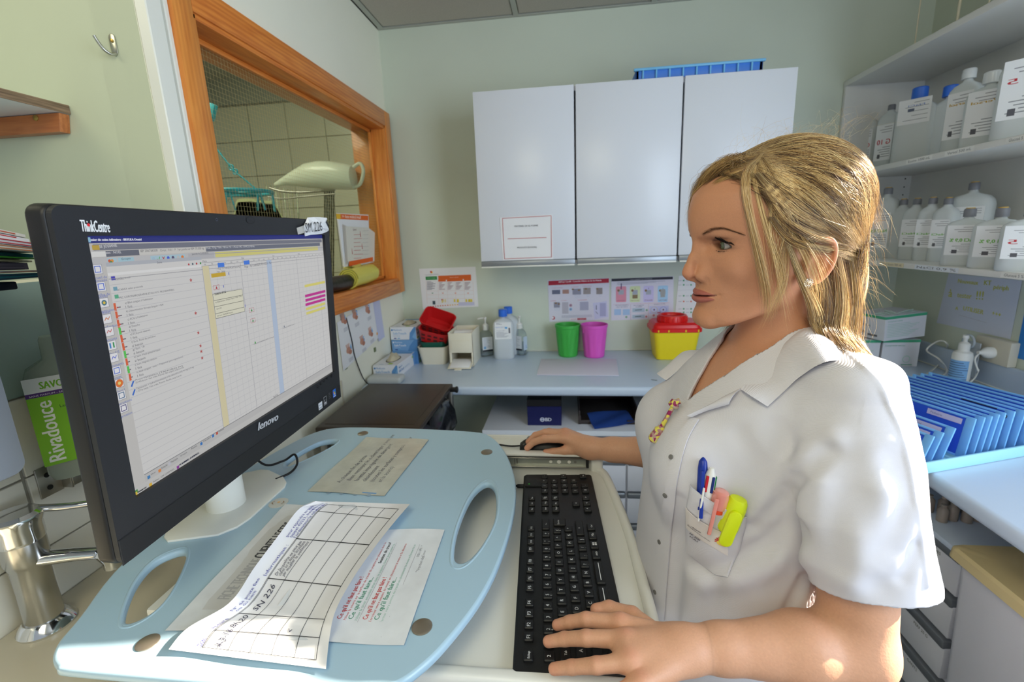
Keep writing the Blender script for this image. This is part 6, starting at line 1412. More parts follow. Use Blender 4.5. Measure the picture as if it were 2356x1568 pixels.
rb('clear bottle with white cap and square code beside the other ochre lined one', 2250, 165, 1.28, ZU, .100, .06, -50, M_clr, .020, LT('Versol', (190, 150, 50), .09, .72), laby=.15, labh=.60)
rb('tall clear bottle with a red G label at the right end of the upper shelf', 2335, 88, 1.26, ZU, .120, .07, -50, M_clr, .020, LT('G 5', RDD, .13, .60), laby=.20, labh=.60)
rb('tall clear bottle with green lettered label just behind her hair', 2022, 432, 1.31, ZL, .095, .06, -62, M_gcap, .015, LT('NaCl 0,9', GRN, .12), laby=.15, labh=.50, ring=M_yr)
for k, (px, tp_, xx, lb) in enumerate(((2060, 458, 1.34, 'first small bottle right of her hair on the lower shelf, without label'), (2090, 457, 1.32, 'small bottle with green lettered label, second from her hair on the lower shelf'), (2125, 455, 1.32, 'small bottle with green lettered label, third from her hair on the lower shelf'), (2160, 455, 1.33, 'small bottle half hidden left of the NaCl bottles on the lower shelf'))):
    rb(lb, px, tp_, xx, ZL, .070, .05, -64, M_gcap, .013, LT('NaCl', GRN, .1) if k in (1, 2, 3) else None, laby=.22, labh=.45, ring=M_yr)
rb('tall clear bottle behind the two NaCl bottles on the lower shelf', 2212, 420, 1.40, ZL, .120, .07, -55, M_gcap, .015, LT('NaCl', GRN, .1), laby=.3, labh=.4, ring=M_yr)
rb('clear bottle with large green NaCl label, left of the front pair on the lower shelf', 2212, 480, 1.25, ZL, .100, .055, -50, M_gcap, .015, LT('NaCl 0,9 %', GRN, .16), laby=.20, labh=.52, ring=M_yr)
rb('clear bottle with large green NaCl label, right of the front pair on the lower shelf', 2285, 478, 1.25, ZL, .110, .055, -46, M_gcap, .015, LT('NaCl 0,9 %', GRN, .16), laby=.20, labh=.52, ring=M_yr)
rb('clear bottle with red lettering at the right end of the lower shelf', 2352, 476, 1.24, ZL, .105, .055, -46, M_gcap, .015, LT('G 5', RDD, .2), laby=.20, labh=.52, ring=M_yr)
# ================================================================ PAPER NOTES ON THE RIGHT WALL
def it(P):
    Yl = (206, 206, 90)
    for a_, b_, t in (((2204, 650), (2250, 655), 'Nouveaux'), ((2264, 655), (2280, 656), 'KT'), ((2286, 664), (2320, 668), 'périph'), ((2182, 682), (2190, 683), 'à'), ((2202, 683), (2235, 687), 'tester'), ((2246, 688), (2262, 689), '!!!'), ((2198, 712), (2204, 713), 'A'), ((2216, 713), (2262, 723), 'UTILISER'), ((2282, 724), (2302, 729), '+++')):
        P.tpx(a_, b_, t, Yl, bold=.0006)
    P.lpx((2206, 724), (2270, 742), .0012, (190, 190, 200))
sheet('handwritten_note', 'white sheet with pale yellow handwriting taped to the wall under the shelves', 'note', [(2183, 628), (2352, 645), (2325, 780), (2155, 742)], ('X', XR-.0015), mat('bluish_paper', (214, 220, 236), .7), items=it)
o = box('blue_poster', (XR-.002, 1.30, 1.03, XR-.0005, 1.715, 1.275), mat('blue_poster', (40, 132, 214), .4), None, 0); tag(o, 'bright blue sheet on the wall at the right edge', 'poster')
sk2 = thing('wall_socket', 'cream double wall socket with a white plug below the handwritten note', 'socket', (XR, 1.80, 1.03))
q_ = atX(2290, 808, XR-.02); box('socket_box', (XR-.030, q_[1]-.065, q_[2]-.042, XR-.001, q_[1]+.075, q_[2]+.045), mat('cream_socket', (214, 208, 188), .4), sk2, .004)
lathe('plug', [(.020, 0), (.021, .012), (.018, .022), (.008, .034), (.006, .045)], M_pump, sk2, 20, Fr((XR-.030, q_[1], q_[2]-.004), (0, 1, 0), (0, 0, 1), (-1, 0, 0)))
tube('plug_cord', spline([(XR-.070, q_[1], q_[2]-.006), (XR-.080, q_[1], q_[2]-.03), (XR-.070, q_[1]-.01, q_[2]-.07)], 6), .003, M_pump, sk2, 8)
# ================================================================ ON THE RIGHT WORKTOP
M_gb = mat('pale_box_card', (222, 224, 232), .5); M_gr = mat('box_green_band', (70, 170, 130), .5)
def gbox(label, c_, w_, d_, h_, z, az=0, tilt=0, open_=False, side='lines'):
    t = thing('compress_box', label, 'box', (c_[0], c_[1], z)); fr = tiltfr((c_[0], c_[1], z), az, tilt) if tilt else rotz((c_[0], c_[1], z), az)
    box('carton', (-w_/2, -d_/2, 0, w_/2, d_/2, h_), M_gb, t, .001, 1, fr=fr)
    v, f = join(boxm(-w_/2-.0006, -d_/2-.0006, h_-.012, w_/2+.0006, -d_/2+.0004, h_-.001, 0, 1, fr), boxm(-w_/2-.0006, -d_/2, h_-.012, -w_/2+.0004, d_/2, h_-.001, 0, 1, fr)); obj('green_band', v, f, M_gr, t)
    P = Print(fr([(-w_/2, -d_/2-.0006, 0)])[0], fr.u, fr.w)
    P.text(w_*.06, h_*.76, h_*.08, 'Compresses stériles', (120, 180, 160))
    if side == 'lines':
        for k in range(9): P.rect(w_*.06, h_*(.66-.065*k), w_*(.60+.3*((k*3) % 4)/4), h_*(.675-.065*k), (160, 206, 190))
    else: P.disc(w_*.68, h_*.28, h_*.13, (170, 214, 196)); P.disc(w_*.68, h_*.28, h_*.11, (222, 224, 232)); P.rect(w_*.55, h_*.06, w_*.85, h_*.09, (90, 170, 140))
    P.build('print', PRINT, t)
    P = Print(fr([(-w_/2-.0006, d_/2, 0)])[0], -fr.v, fr.w); P.text(d_*.3, h_*.5, h_*.10, 'REF 22-46', (120, 120, 130)); P.rect(d_*.1, h_*.2, d_*.4, h_*.28, (90, 90, 96)); P.rect(d_*.5, h_*.12, d_*.8, h_*.2, (110, 110, 116)); P.build('print', PRINT, t)
    if open_:
        for k in range(7):
            fq = tiltfr(fr([(w_*(-.35+.11*k), d_*(-.2+.09*((k*5) % 5)), h_-.006)])[0], 20*k, 20+10*(k % 3), 15*(k % 4)-20)
            pp_ = obj('sachet', *boxm(-.028, -.020, -.001, .028, .020, .001, .0006, 1, fq), mat('sachet_paper', (200, 220, 210), .4), None, smooth=True); tag(pp_, 'sterile sachet sticking out of the open tilted compress box', 'sachet', 'sachets in the open compress box')
    return t
gbox('pale box with green top band, lower left of the compress boxes', (1.215, 2.08), .135, .12, .115, ZW, 0)
gbox('pale box with a round green mark, lower right of the compress boxes', (1.362, 2.08), .140, .12, .115, ZW, 0, side='mark')
gbox('open compress box lying tilted on the two lower boxes, full of sachets', (1.335, 2.07), .185, .15, .10, ZW+.124, 14, -3, True)
box_l = gbox('closed compress box behind the tilted open one', (1.24, 2.24), .15, .10, .212, ZW, 0)
th_ = thing('ear_thermometer', 'white and teal hand thermometer lying in front of the compress boxes', 'thermometer', (1.19, 1.80, ZW))
a_ = atZ(2055, 868, ZW+.012); b_ = atZ(2128, 888, ZW+.012); d_ = b_-a_; u_ = unit(d_*[1, 1, 0]); ft = Fr(a_*[1, 1, 0]+[0, 0, ZW], u_, (-u_[1], u_[0], 0), (0, 0, 1)); L_ = np.linalg.norm(d_)
rings = [[(L_*t, .022*math.cos(a)*s_, max(.001, .013+.013*s_*math.sin(a))) for a in np.linspace(0, 2*math.pi, 20, endpoint=False)] for t, s_ in ((0, .3), (.06, .7), (.3, .85), (.7, 1), (.92, .95), (1, .6))]
v, f = loftm([ft(r_) for r_ in rings]); obj('shell', v, f, M_pump, th_, smooth=True)
rings = [[(L_*t, .0232*math.cos(a)*s_, .012+.0055*s_*math.sin(a)) for a in np.linspace(0, 2*math.pi, 20, endpoint=False)] for t, s_ in ((.02, .4), (.1, .78), (.3, .9), (.7, 1.03), (.95, .97), (1.01, .7))]
v, f = loftm([ft(r_) for r_ in rings]); obj('teal_band', v, f, mat('teal_plastic', (60, 150, 156), .35), th_, smooth=True)
def Zs(pts, z=ZW+.004): return [atZ(x, y, z) if not isinstance(z, list) else None for x, y in pts]
cb = [atZ(2120, 870, ZW+.008), atZ(2160, 838, ZW+.01), atZ(2172, 815, ZW+.02), atX(2180, 792, 1.47), atX(2160, 784, 1.46), atX(2132, 805, 1.44), atX(2160, 825, 1.42), atZ(2178, 850, ZW+.01), atZ(2165, 864, ZW+.004), atZ(2110, 868, ZW+.004)]
o = tube('coiled_cord', spline(cb, 8), .0032, M_pump, None, 8); tag(o, 'white coiled cord of the thermometer looping up against the upstand', 'cord')
cb = [atZ(2130, 878, ZW+.004), atZ(2180, 893, ZW+.004), atZ(2210, 892, ZW+.006), atZ(2240, 872, ZW+.03), atZ(2252, 850, ZW+.05)]
o = tube('white_cord', spline(cb, 8), .0026, M_pump, None, 8); tag(o, 'white cord running in front of the blue labelled pump bottle', 'cord')
pbx = atZ(2213, 890, ZW); pb_ = thing('pump_bottle', 'white pump bottle with blue text label against the right upstand', 'bottle', (pbx[0], pbx[1]+.02, ZW)); fp = rotz((pbx[0], pbx[1]+.02, ZW), -30)
lathe('body', [(.027, ZW), (.029, ZW+.004), (.029, ZW+.112), (.026, ZW+.124), (.016, ZW+.130), (.014, ZW+.138)], M_pump, pb_, 32, Fr((pbx[0], pbx[1]+.02, 0)))
lathe('collar', [(.016, ZW+.132), (.016, ZW+.156), (.008, ZW+.162)], M_pump, pb_, 20, Fr((pbx[0], pbx[1]+.02, 0))); lathe('nozzle', [(.006, ZW+.160), (.006, ZW+.172), (.009, ZW+.176), (.008, ZW+.186)], M_pump, pb_, 16, Fr((pbx[0], pbx[1]+.02, 0)))
V = []; F = []; CC = []
for i in range(17):
    a = math.radians(-215+10*i)
    for z in (.012, .098): V.append((.0294*math.cos(a), .0294*math.sin(a), z))
F = [[2*i, 2*i+2, 2*i+3, 2*i+1] for i in range(16)]; obj('label', fp(V)-[0, 0, 0], F, mat('blue_bottle_label', (130, 180, 226), .4), pb_, smooth=True)
V = []; F = []
for r_ in range(9):
    for i in range(12+(r_*5) % 4):
        a0_, a1_ = math.radians(-205+10*i), math.radians(-205+10*i+9.5); z = .088-.0085*r_; k = len(V); V += [(.0297*math.cos(a0_), .0297*math.sin(a0_), z), (.0297*math.cos(a1_), .0297*math.sin(a1_), z), (.0297*math.cos(a1_), .0297*math.sin(a1_), z+.0022), (.0297*math.cos(a0_), .0297*math.sin(a0_), z+.0022)]; F.append([k, k+1, k+2, k+3])
stuff(obj('label_lines', fp(V), F, mat('label_line_ink', (70, 90, 140), .5), pb_))
q_ = atX(2232, 800, 1.46); hd_ = thing('clear_holder', 'clear plastic holder with a ring behind the pump bottle', 'holder', (1.47, q_[1], ZW))
box('plate', (1.468, q_[1]-.03, ZW+.02, 1.472, q_[1]+.05, ZW+.150), mat('clear_acrylic', (214, 224, 232), .1, trans=.4), hd_, .002)
rc = np.array([1.455, q_[1]+.005, ZW+.150]); tube('ring', [rc+[0, .024*math.cos(a), .024*math.sin(a)] for a in np.linspace(0, 2*math.pi, 24, endpoint=False)], .004, mat('clear_acrylic', (214, 224, 232), .1), hd_, 8, closed=True)
# blue file tray with hanging index cards
FT_ = rotz((.850, 1.112, ZW), 19)
M_ftr = mat('light_cyan_plastic', (168, 226, 244), .35); M_fc = mat('blue_clear_card', (62, 110, 240), .22, trans=.25, ior=1.15); M_fe = mat('cyan_card_frame', (120, 186, 246), .3)
ftr = thing('file_tray', 'light cyan plastic tray holding blue index cards on the right worktop', 'tray', FT_([(.2, .18, 0)])[0])
TW_, TD_ = .56, .36
for nm, b_ in (('tray_base', (-.06, 0, .001, TW_-.06, TD_, .006)), ('front_wall', (-.06, -.003, .001, TW_-.06, .003, .030)), ('back_wall', (-.06, TD_-.003, .001, TW_-.06, TD_+.003, .030)), ('side_wall', (-.063, 0, .001, -.057, TD_, .030)), ('side_wall', (TW_-.063, 0, .001, TW_-.057, TD_, .030))): box(nm, b_, M_ftr, ftr, .0015, fr=FT_)
for k in range(24): box('floor_rib', (-.05+.022*k, .006, .006, -.048+.022*k, TD_-.006, .011), M_ftr, ftr, 0, fr=FT_)
ORD = ['first', 'second', 'third', 'fourth', 'fifth', 'sixth', 'seventh', 'eighth', 'ninth', 'tenth', 'last']
cards = [(-.010, .080, 22), (.018, .085, 20), (.052, .092, 19), (.125, .105, 9), (.153, .105, 9), (.176, .105, 9), (.198, .107, 9), (.220, .108, 8), (.252, .108, 7), (.285, .106, 9), (.318, .104, 9), (.350, .104, 9), (.382, .104, 9), (.414, .104, 9)]
for k, (u_, h_, tl) in enumerate(cards):
    o_ = FT_([(u_, .012, .012)])[0]; Mx = Matrix.Rotation(math.radians(19), 3, 'Z')@Matrix.Rotation(math.radians(tl), 3, 'Y'); c_ = [np.array(Mx.col[i]) for i in range(3)]; fc = Fr(o_, c_[0], c_[1], c_[2])
    nm_ = {0: 'nearest leaning blue index card at the left end of the tray, beside her sleeve', 1: 'second leaning blue index card from the left end of the tray', 2: 'third leaning blue index card, with a white label', 3: 'first upright blue index card after the gap in the tray', 8: 'blue index card with black writing along its edge'}.get(k)
    ic = thing('index_card', nm_ or '%s upright blue index card after the gap in the cyan tray' % ORD[k-3], 'index card', o_, 'blue index cards in the cyan tray')
    L_ = .32
    box('card', (-.0008, .006, .004, .0008, L_-.006, h_-.006), M_fc, ic, 0, fr=fc)
    for b_ in ((-.0025, 0, 0, .0025, .020, h_), (-.0025, L_-.012, 0, .0025, L_, h_), (-.002, 0, h_-.006, .002, L_, h_), (-.002, 0, 0, .002, L_, .006)): box('card_frame', b_, M_fe, ic, .0018, fr=fc)
    P = Print(fc([(-.0028, .105, h_-.030)])[0], -c_[1], c_[2]); 
    if k not in (0,): P.rect(0, .006, .080, .020, (206, 206, 236)); P.text(.008, .010, .008, ('Adulte', 'Hygiène', 'Matériel', 'Pédiatrie', 'Biologie')[k % 5], (100, 100, 150))
    else: P.rect(.02, .002, .08, .02, (200, 206, 240))
    if k == 8: P.rect(-.01, .023, .07, .026, (30, 34, 60)); P.disc(.088, .012, .006, (40, 44, 60)); P.disc(.088, .012, .004, (206, 206, 236))
    P.build('label', PRINT, ic)
# ================================================================ BELOW THE RIGHT WORKTOP
rd = thing('drawer_unit', 'pale drawer unit with grey handle strips under the right worktop behind the bin', 'drawer unit', (1.2, 1.4, 0))
DX = .955
box('carcass', (DX+.02, 1.10, .08, XR-.02, 1.74, .70), M_lam, rd, .002)
box('open_shelf', (DX-.02, 1.09, .70, XR-.02, 1.75, .715), M_lamb, rd, .002)
for k in range(5):
    z1 = .695-.125*k; z0 = z1-.118
    for j in range(2):
        y0_, y1_ = 1.105+.32*j, 1.42+.32*j
        box('drawer', (DX, y0_, z0, DX+.02, y1_, z1-.022), M_lam, rd, .002); box('handle_strip', (DX-.006, y0_, z1-.028, DX+.02, y1_, z1-.003), M_grey, rd, .005)
        P = Print((DX-.0004, y1_-.05, z0), (0, -1, 0), (0, 0, 1)); P.text(.16, .072, .012, ('POCHES', 'SONDE 2 XC', 'PERF 20 G', 'GANTS', 'KIT')[k], (80, 90, 80)); P.build('label', PRINT, rd)
for k in range(10):
    o = lathe('glass_vial', [(.012, .716), (.0125, .718), (.0125, .750), (.006, .758), (.007, .764), (.001, .765)], mat('vial_glass', (190, 180, 170), .15, trans=.4), None, 14, Fr((.985+.03*(k % 5), 1.22+.04*(k//5)+.008*(k % 2), 0))); tag(o, 'small glass vial standing on the open shelf under the right worktop', 'vial', 'vials under the right worktop')
cb_ = thing('waste_bin', 'tall white bin with cream lid partly under the right worktop', 'bin', (1.08, .82, 0))
M_crl = mat('cream_lid', (218, 200, 150), .4); 
v, f = loftm([[(x, y, z) for x, y in rrect(.905+t, .46+t, 1.235-t, 1.060-t, .02, 4)] for z, t in ((.002, .025), (.02, .020), (.735, .0))]); obj('bin_body', v, f, mat('white_bin_plastic', (224, 226, 234), .4), cb_, smooth=True)
v, f = loftm([[(x, y, z) for x, y in rrect(.892+t, .44+t, 1.250-t, 1.076-t, .02, 4)] for z, t in ((.722, 0), (.724, -.002), (.745, 0), (.751, .006), (.752, .05), (.7505, .06), (.7505, .12))]); obj('lid', v, f, M_crl, cb_, smooth=True)
box('lid_recess', (1.00, .62, .7495, 1.18, .98, .7515), mat('cream_lid_dark', (196, 176, 124), .45), cb_, .001)
# ================================================================ THE NURSE (surfaces grown from distance fields)
def smin(a, b, k):
    h = np.clip(.5+.5*(b-a)/k, 0, 1); return b*(1-h)+a*h-k*h*(1-h)
def smax(a, b, k): return -smin(-a, -b, k)
def ell(P, c, r, R=None):
    q = P-np.asarray(c, P.dtype)
    if R is not None: q = q@np.asarray(R, P.dtype).T
    r = np.asarray(r, P.dtype); k0 = np.linalg.norm(q/r, axis=1); k1 = np.linalg.norm(q/(r*r), axis=1)+1e-6
    return k0*(k0-1)/k1
def cone(P, a, b, ra, rb):
    a = np.asarray(a, P.dtype); b = np.asarray(b, P.dtype); ba = b-a; l2 = ba@ba
    t = np.clip((P-a)@ba/l2, 0, 1); return np.linalg.norm(P-a-t[:, None]*ba, axis=1)-(ra+(rb-ra)*t)
def chain(P, pts, rs, k=.004):
    d = None
    for i in range(len(pts)-1):
        e = cone(P, pts[i], pts[i+1], rs[i], rs[i+1]); d = e if d is None else smin(d, e, k)
    return d
def surface(sdf, lo, hi, h, cut=None):
    """narrow band surface nets; returns verts, quads"""
    lo = np.array(lo, float); n = np.ceil((np.array(hi)-lo)/h).astype(int)+1; B = 8
    nb = (n+B-1)//B; n = nb*B+1
    g = [lo[i]+h*B*(np.arange(nb[i])+.5) for i in range(3)]
    C = np.stack(np.meshgrid(*g, indexing='ij'), -1).reshape(-1, 3).astype(np.float32)
    dc = sdf(C); near = (np.abs(dc) < h*B*1.25+.004).reshape(nb); sg = np.where(dc < 0, -1, 1).astype(np.float32).reshape(nb)
    f = np.ones(n, np.float32)
    f[:-1, :-1, :-1] = np.repeat(np.repeat(np.repeat(sg, B, 0), B, 1), B, 2)
    bi = np.argwhere(near)
    for s in range(0, len(bi), 400):
        b = bi[s:s+400]; o = np.arange(B+1); L_ = np.stack(np.meshgrid(o, o, o, indexing='ij'), -1).reshape(-1, 3)
        I = (b[:, None, :]*B+L_[None]).reshape(-1, 3); P = (lo+I*h).astype(np.float32)
        f[I[:, 0], I[:, 1], I[:, 2]] = sdf(P)
    s = f < 0
    c = s[:-1, :-1, :-1].astype(np.int8)
    for a in ((1, 0, 0), (0, 1, 0), (0, 0, 1), (1, 1, 0), (1, 0, 1), (0, 1, 1), (1, 1, 1)):
        c = c+s[a[0]:n[0]-1+a[0], a[1]:n[1]-1+a[1], a[2]:n[2]-1+a[2]]
    act = np.argwhere((c > 0) & (c < 8)); m = len(act)
    idx = np.full(np.array(n)-1, -1, np.int32); idx[act[:, 0], act[:, 1], act[:, 2]] = np.arange(m)
    acc = np.zeros((m, 3)); cnt = np.zeros(m)
    cor = [(i, j, k) for i in (0, 1) for j in (0, 1) for k in (0, 1)]
    for p in cor:
        for ax in range(3):
            if p[ax]: continue
            q = list(p); q[ax] = 1
            fa = f[act[:, 0]+p[0], act[:, 1]+p[1], act[:, 2]+p[2]]; fb = f[act[:, 0]+q[0], act[:, 1]+q[1], act[:, 2]+q[2]]
            x = (fa < 0) != (fb < 0); t = np.where(x, fa/(fa-fb+1e-12), 0)
            pos = np.array(p, float)[None].repeat(m, 0); pos[:, ax] = t
            acc += pos*x[:, None]; cnt += x
    V = lo+(act+acc/np.maximum(cnt, 1)[:, None])*h
    Q = []
    for ax in range(3):
        u, v = (ax+1) % 3, (ax+2) % 3
        d = np.zeros(3, int); d[ax] = 1
        A = s[:n[0]-d[0], :n[1]-d[1], :n[2]-d[2]]; Bv = s[d[0]:, d[1]:, d[2]:]
        e = np.argwhere(A != Bv); e = e[(e[:, u] > 0) & (e[:, v] > 0) & (e[:, u] < n[u]-1) & (e[:, v] < n[v]-1) & (e[:, ax] < n[ax]-1)]
        if not len(e): continue
        ds = []
        for du, dv in ((0, 0), (1, 0), (1, 1), (0, 1)):
            w_ = e.copy(); w_[:, u] -= du; w_[:, v] -= dv; ds.append(idx[w_[:, 0], w_[:, 1], w_[:, 2]])
        q = np.stack(ds, 1); flip = ~A[e[:, 0], e[:, 1], e[:, 2]]; q[flip] = q[flip][:, ::-1]; Q.append(q)
    Q = np.concatenate(Q); Q = Q[(Q >= 0).all(1)]
    P = V.astype(np.float32); e_ = h*.5; d0 = sdf(P); G = np.stack([(sdf(P+np.eye(3, dtype=np.float32)[i]*e_)-d0)/e_ for i in range(3)], 1)
    st = -(d0/(np.sum(G*G, 1)+1e-6))[:, None]*G; ln = np.linalg.norm(st, axis=1, keepdims=True); st *= np.minimum(1, h*.45/(ln+1e-9)); V = V+st
    if cut is not None:
        k = cut(V[Q].mean(1)); Q = Q[k]; us, inv = np.unique(Q, return_inverse=True); V = V[us]; Q = inv.reshape(-1, 4)
    return V, Q
# body of the tunic, also the base of the skin below it
TZS = np.array([.62, .75, .90, 1.00, 1.08, 1.14, 1.20, 1.25, 1.285, 1.315, 1.340, 1.360, 1.38])
TFX = np.array([.100, .102, .104, .107, .111, .116, .124, .143, .165, .190, .212, .232, .25])
TBX = np.array([.440, .435, .420, .405, .398, .398, .398, .396, .392, .386, .374, .355, .33])
TBY = np.array([.195, .188, .172, .160, .153, .151, .151, .150, .146, .130, .104, .078, .06])
TZ_ = np.linspace(.6, 1.4, 401); kz = np.exp(-np.linspace(-2, 2, 15)**2); kz /= kz.sum()
def smt(T): v_ = np.interp(TZ_, TZS, T); return np.convolve(np.pad(v_, 7, mode='edge'), kz, 'valid')
TFX, TBX, TBY = smt(TFX), smt(TBX), smt(TBY)
def torso(P):
    x, y, z = P.T
    f = np.interp(z, TZ_, TFX); b = np.interp(z, TZ_, TBX); w_ = np.interp(z, TZ_, TBY); c = f*.45+b*.55
    a = np.where(x < c, c-f, b-c); yy = np.abs(y-.660)
    g = (np.abs((x-c)/a)**2.3+np.abs(yy/w_)**2.3+1e-9)**(1/2.3)
    d = (g-1)*np.minimum(a, w_)*.9
    ym = np.stack([x, .660-yy, z], 1).astype(P.dtype)
    d = smin(d, ell(ym, (.158, .585, 1.190), (.047, .058, .062)), .035)
    d = smin(d, cone(ym, (.296, .600, 1.345), (.316, .528, 1.312), .026, .040), .03)
    d = smax(d, z-1.385, .01)
    return d
# ---- head frame
HC = np.array([.262, .650, 1.472]); _y, _p, _r = np.radians([189, -4, -4])
_f = np.array([math.cos(_y)*math.cos(_p), math.sin(_y)*math.cos(_p), math.sin(_p)]); _l = unit(np.cross([0, 0, 1], _f)); _u = np.cross(_f, _l)
HB = np.array([_f, _l*math.cos(_r)+_u*math.sin(_r), np.cross(_f, _l*math.cos(_r)+_u*math.sin(_r))])   # rows: forward, left, up
def toH(P): return ((P-HC.astype(P.dtype))@HB.T.astype(P.dtype))*1000
def frH(p): return HC+np.asarray(p, float)/1000@HB
def hpx(x, y, lat):
    """photo point + lateral offset (mm) -> head-local mm"""
    r = ray((x, y)); A = np.array([r, -HB[0], -HB[2]]).T; t, a, b = np.linalg.solve(A, HC-EYE+lat/1000*HB[1]); return np.array([a*1000, lat, b*1000])
zt = np.array([-125, -104, -99, -95, -89, -80, -72, -66, -58, -46, -34, -22, -6, 10, 24, 34, 44, 56, 76, 92, 110, 125.])
Ft = np.array([60, 66, 78, 86.5, 92, 95.5, 94.5, 92.5, 93, 94, 94, 93.5, 93.5, 95, 100, 103, 104, 103, 97, 82, 55, 30.])
Wt = np.array([20, 36, 42, 45, 48, 51, 53, 54.5, 56.5, 60, 64, 67, 69.5, 70.5, 70, 69.5, 69, 68, 61, 48, 30, 22.])
Et = np.array([2, 2, 2, 2, 2, 1.95, 1.9, 1.85, 1.8, 1.75, 1.75, 1.75, 1.8, 1.8, 1.8, 1.8, 1.85, 1.95, 2.1, 2.2, 2.2, 2.2])
_zf = np.linspace(-125, 125, 501); _kk = np.exp(-np.linspace(-2, 2, 25)**2); _kk /= _kk.sum()
def _sm(T):
    v_ = np.interp(_zf, zt, T); return np.convolve(np.pad(v_, 12, mode='edge'), _kk, 'valid')
Ft, Wt, Et = _sm(Ft), _sm(Wt), _sm(Et); zt = _zf
def g3(q, c, s, a): return a*np.exp(-np.sum(((q-np.array(c, q.dtype))/np.array(s, q.dtype))**2, 1))
def head(P):
    q = toH(P); x, y, z = q[:, 0], q[:, 1], q[:, 2]; ay = np.abs(y)
    qm = q.copy(); qm[:, 1] = ay
    F = np.interp(z, zt, Ft); W = np.interp(z, zt, Wt); E = np.interp(z, zt, Et); xc = 12.
    a = np.where(x > xc, F-xc, 70.)
    g = (np.maximum(np.abs(x-xc)/a, 1e-4)**E+np.maximum(ay/W, 1e-4)**E)**(1/E)
    face = (g-1)*np.minimum(a, W)*.9
    face = smax(face, z-112, 20)
    jaw = -(z+100.5-(82-x).clip(0, None)*.46)*.90
    face = smax(face, jaw, 13)
    face = smax(face, -x-20, 14)
    d = smin(face, ell(q, (-1, 0, 40), (92, 73.5, 79)), 14)
    # cheek bones, chin, brow
    d = smin(d, ell(qm, (54, 38, -10), (22, 18, 17)), 18)
    d = smin(d, ell(qm, (82, 7, -85), (12, 13, 11)), 9)
    # neck under the jaw
    d = smin(d, cone(q, (-18, 0, -52), (-32, 0, -150), 47, 48), 9)
    # eye sockets
    d = smax(d, -ell(qm, (101, 29, 14.5), (18, 17, 10.5)), 9)
    d = smax(d, -ell(qm, (100, 13, 12), (12, 7, 8)), 8)
    ball = ell(qm, (66.3, 31, 15.2), (12.9, 13.2, 12.9))
    d = smin(d, ball, 3.2)
    # lid crease above, soft bag below
    d = d+g3(qm, (78, 33, 23.2), (8, 13, 1.7), 1.3)+g3(qm, (76, 33, 4.5), (8, 12, 2.0), .5)
    # eye opening (almond)
    t = (ay-33)/12.8; tt = np.clip(1-t*t, 0, None)
    up = 15.6+6.0*tt**.75-t*1.4; lo_ = 15.2-4.6*tt**.85-t*1.4
    ap = np.maximum(np.maximum(z-up, lo_-z), np.maximum((ay-33)-12.8, 33-ay-12.8)); ap = np.maximum(ap, 66-x)
    d = smax(d, -ap, .9)
    # nose
    n1 = chain(q, [(91.5, 0, 22), (94, 0, 10), (99, 0, -2), (103.5, 0, -12)], [6.0, 5.6, 6.2, 7.2], 5)
    tip = ell(q, (105.0, 0, -20.2), (9.0, 9.2, 8.2))
    alar = ell(qm, (89.5, 12.0, -23.5), (12.0, 7.4, 8.0))
    nose = smin(smin(n1, tip, 6), alar, 4.5); nose = smin(nose, cone(q, (96, 0, -30.5), (106, 0, -27), 3.6, 3.2), 3)
    nose = smin(nose, cone(qm, (87, 6, 6), (89, 12, -18), 6.5, 7.5), 8)
    d = smin(d, nose, 7)
    d = smax(d, -ell(qm, (97, 7.2, -32.0), (6.0, 2.8, 3.6)), 1.6)
    d = d+g3(qm, (84, 19.6, -24), (8, 1.8, 8), 1.4)
    # philtrum, lips
    lipx = lambda lat: 94.5-.0145*lat*lat
    d = d+g3(qm, (97, 0, -39), (6, 2.6, 6), .9)
    ux = np.where(ay < 26, 1-(ay/26)**2, 0).clip(0, 1)
    xl = 92.2-.0165*ay*ay
    ul = np.sqrt(((x-xl)/(5.6*ux**.4+.1))**2+((z+47.2+.0022*ay*ay-.9*np.exp(-(ay/4)**2)*-1)/(4.3*ux**.7+.1))**2)
    ulip = (ul-1)*3.8+np.where(ay > 25.5, (ay-25.5), 0)
    ll = np.sqrt(((x-xl-.4)/(7.0*ux**.45+.1))**2+((z+55.4-.003*ay*ay)/(5.6*ux**.8+.1))**2)
    llip = (ll-1)*4.2+np.where(ay > 25, (ay-25), 0)
    d = smin(d, ulip, 2.2); d = smin(d, llip, 2.4)
    d = d+1.9*np.exp(-((z+50.9-.0040*ay*ay+.6*np.exp(-(ay/6)**2))/.9)**2)*(ay < 27.5)*(x > 60)*np.clip((28-ay)/4, 0, 1)
    d = d+g3(qm, (74, 28.5, -47.5), (7, 2.4, 3.4), 1.5)
    d = d+g3(q, (97, 0, -66), (8, 13, 3.2), 1.6)
    # ears
    er = np.array([[math.cos(.30), 0, math.sin(.30)], [0, 1, 0], [-math.sin(.30), 0, math.cos(.30)]])
    e = qm-np.array([-13, 77.5, -11], q.dtype); tw = .42; ex = e[:, 0]*math.cos(tw)+e[:, 1]*math.sin(tw)*-1; ey = e[:, 0]*math.sin(tw)+e[:, 1]*math.cos(tw)
    el = np.stack([ex, ey, e[:, 2]], 1)@er.T.astype(q.dtype)
    plate = ell(el, (0, -1, 1), (14.5, 3.4, 26)); rim_r = np.sqrt((el[:, 0]/13.6)**2+((el[:, 2]-2)/24.5)**2)
    rim = np.sqrt(((rim_r-1)*13.4)**2+(el[:, 1]-2.2)**2)-2.2; rim = np.where((el[:, 0] > 6) & (el[:, 2] < 8), rim+(el[:, 0]-6)*.5, rim)
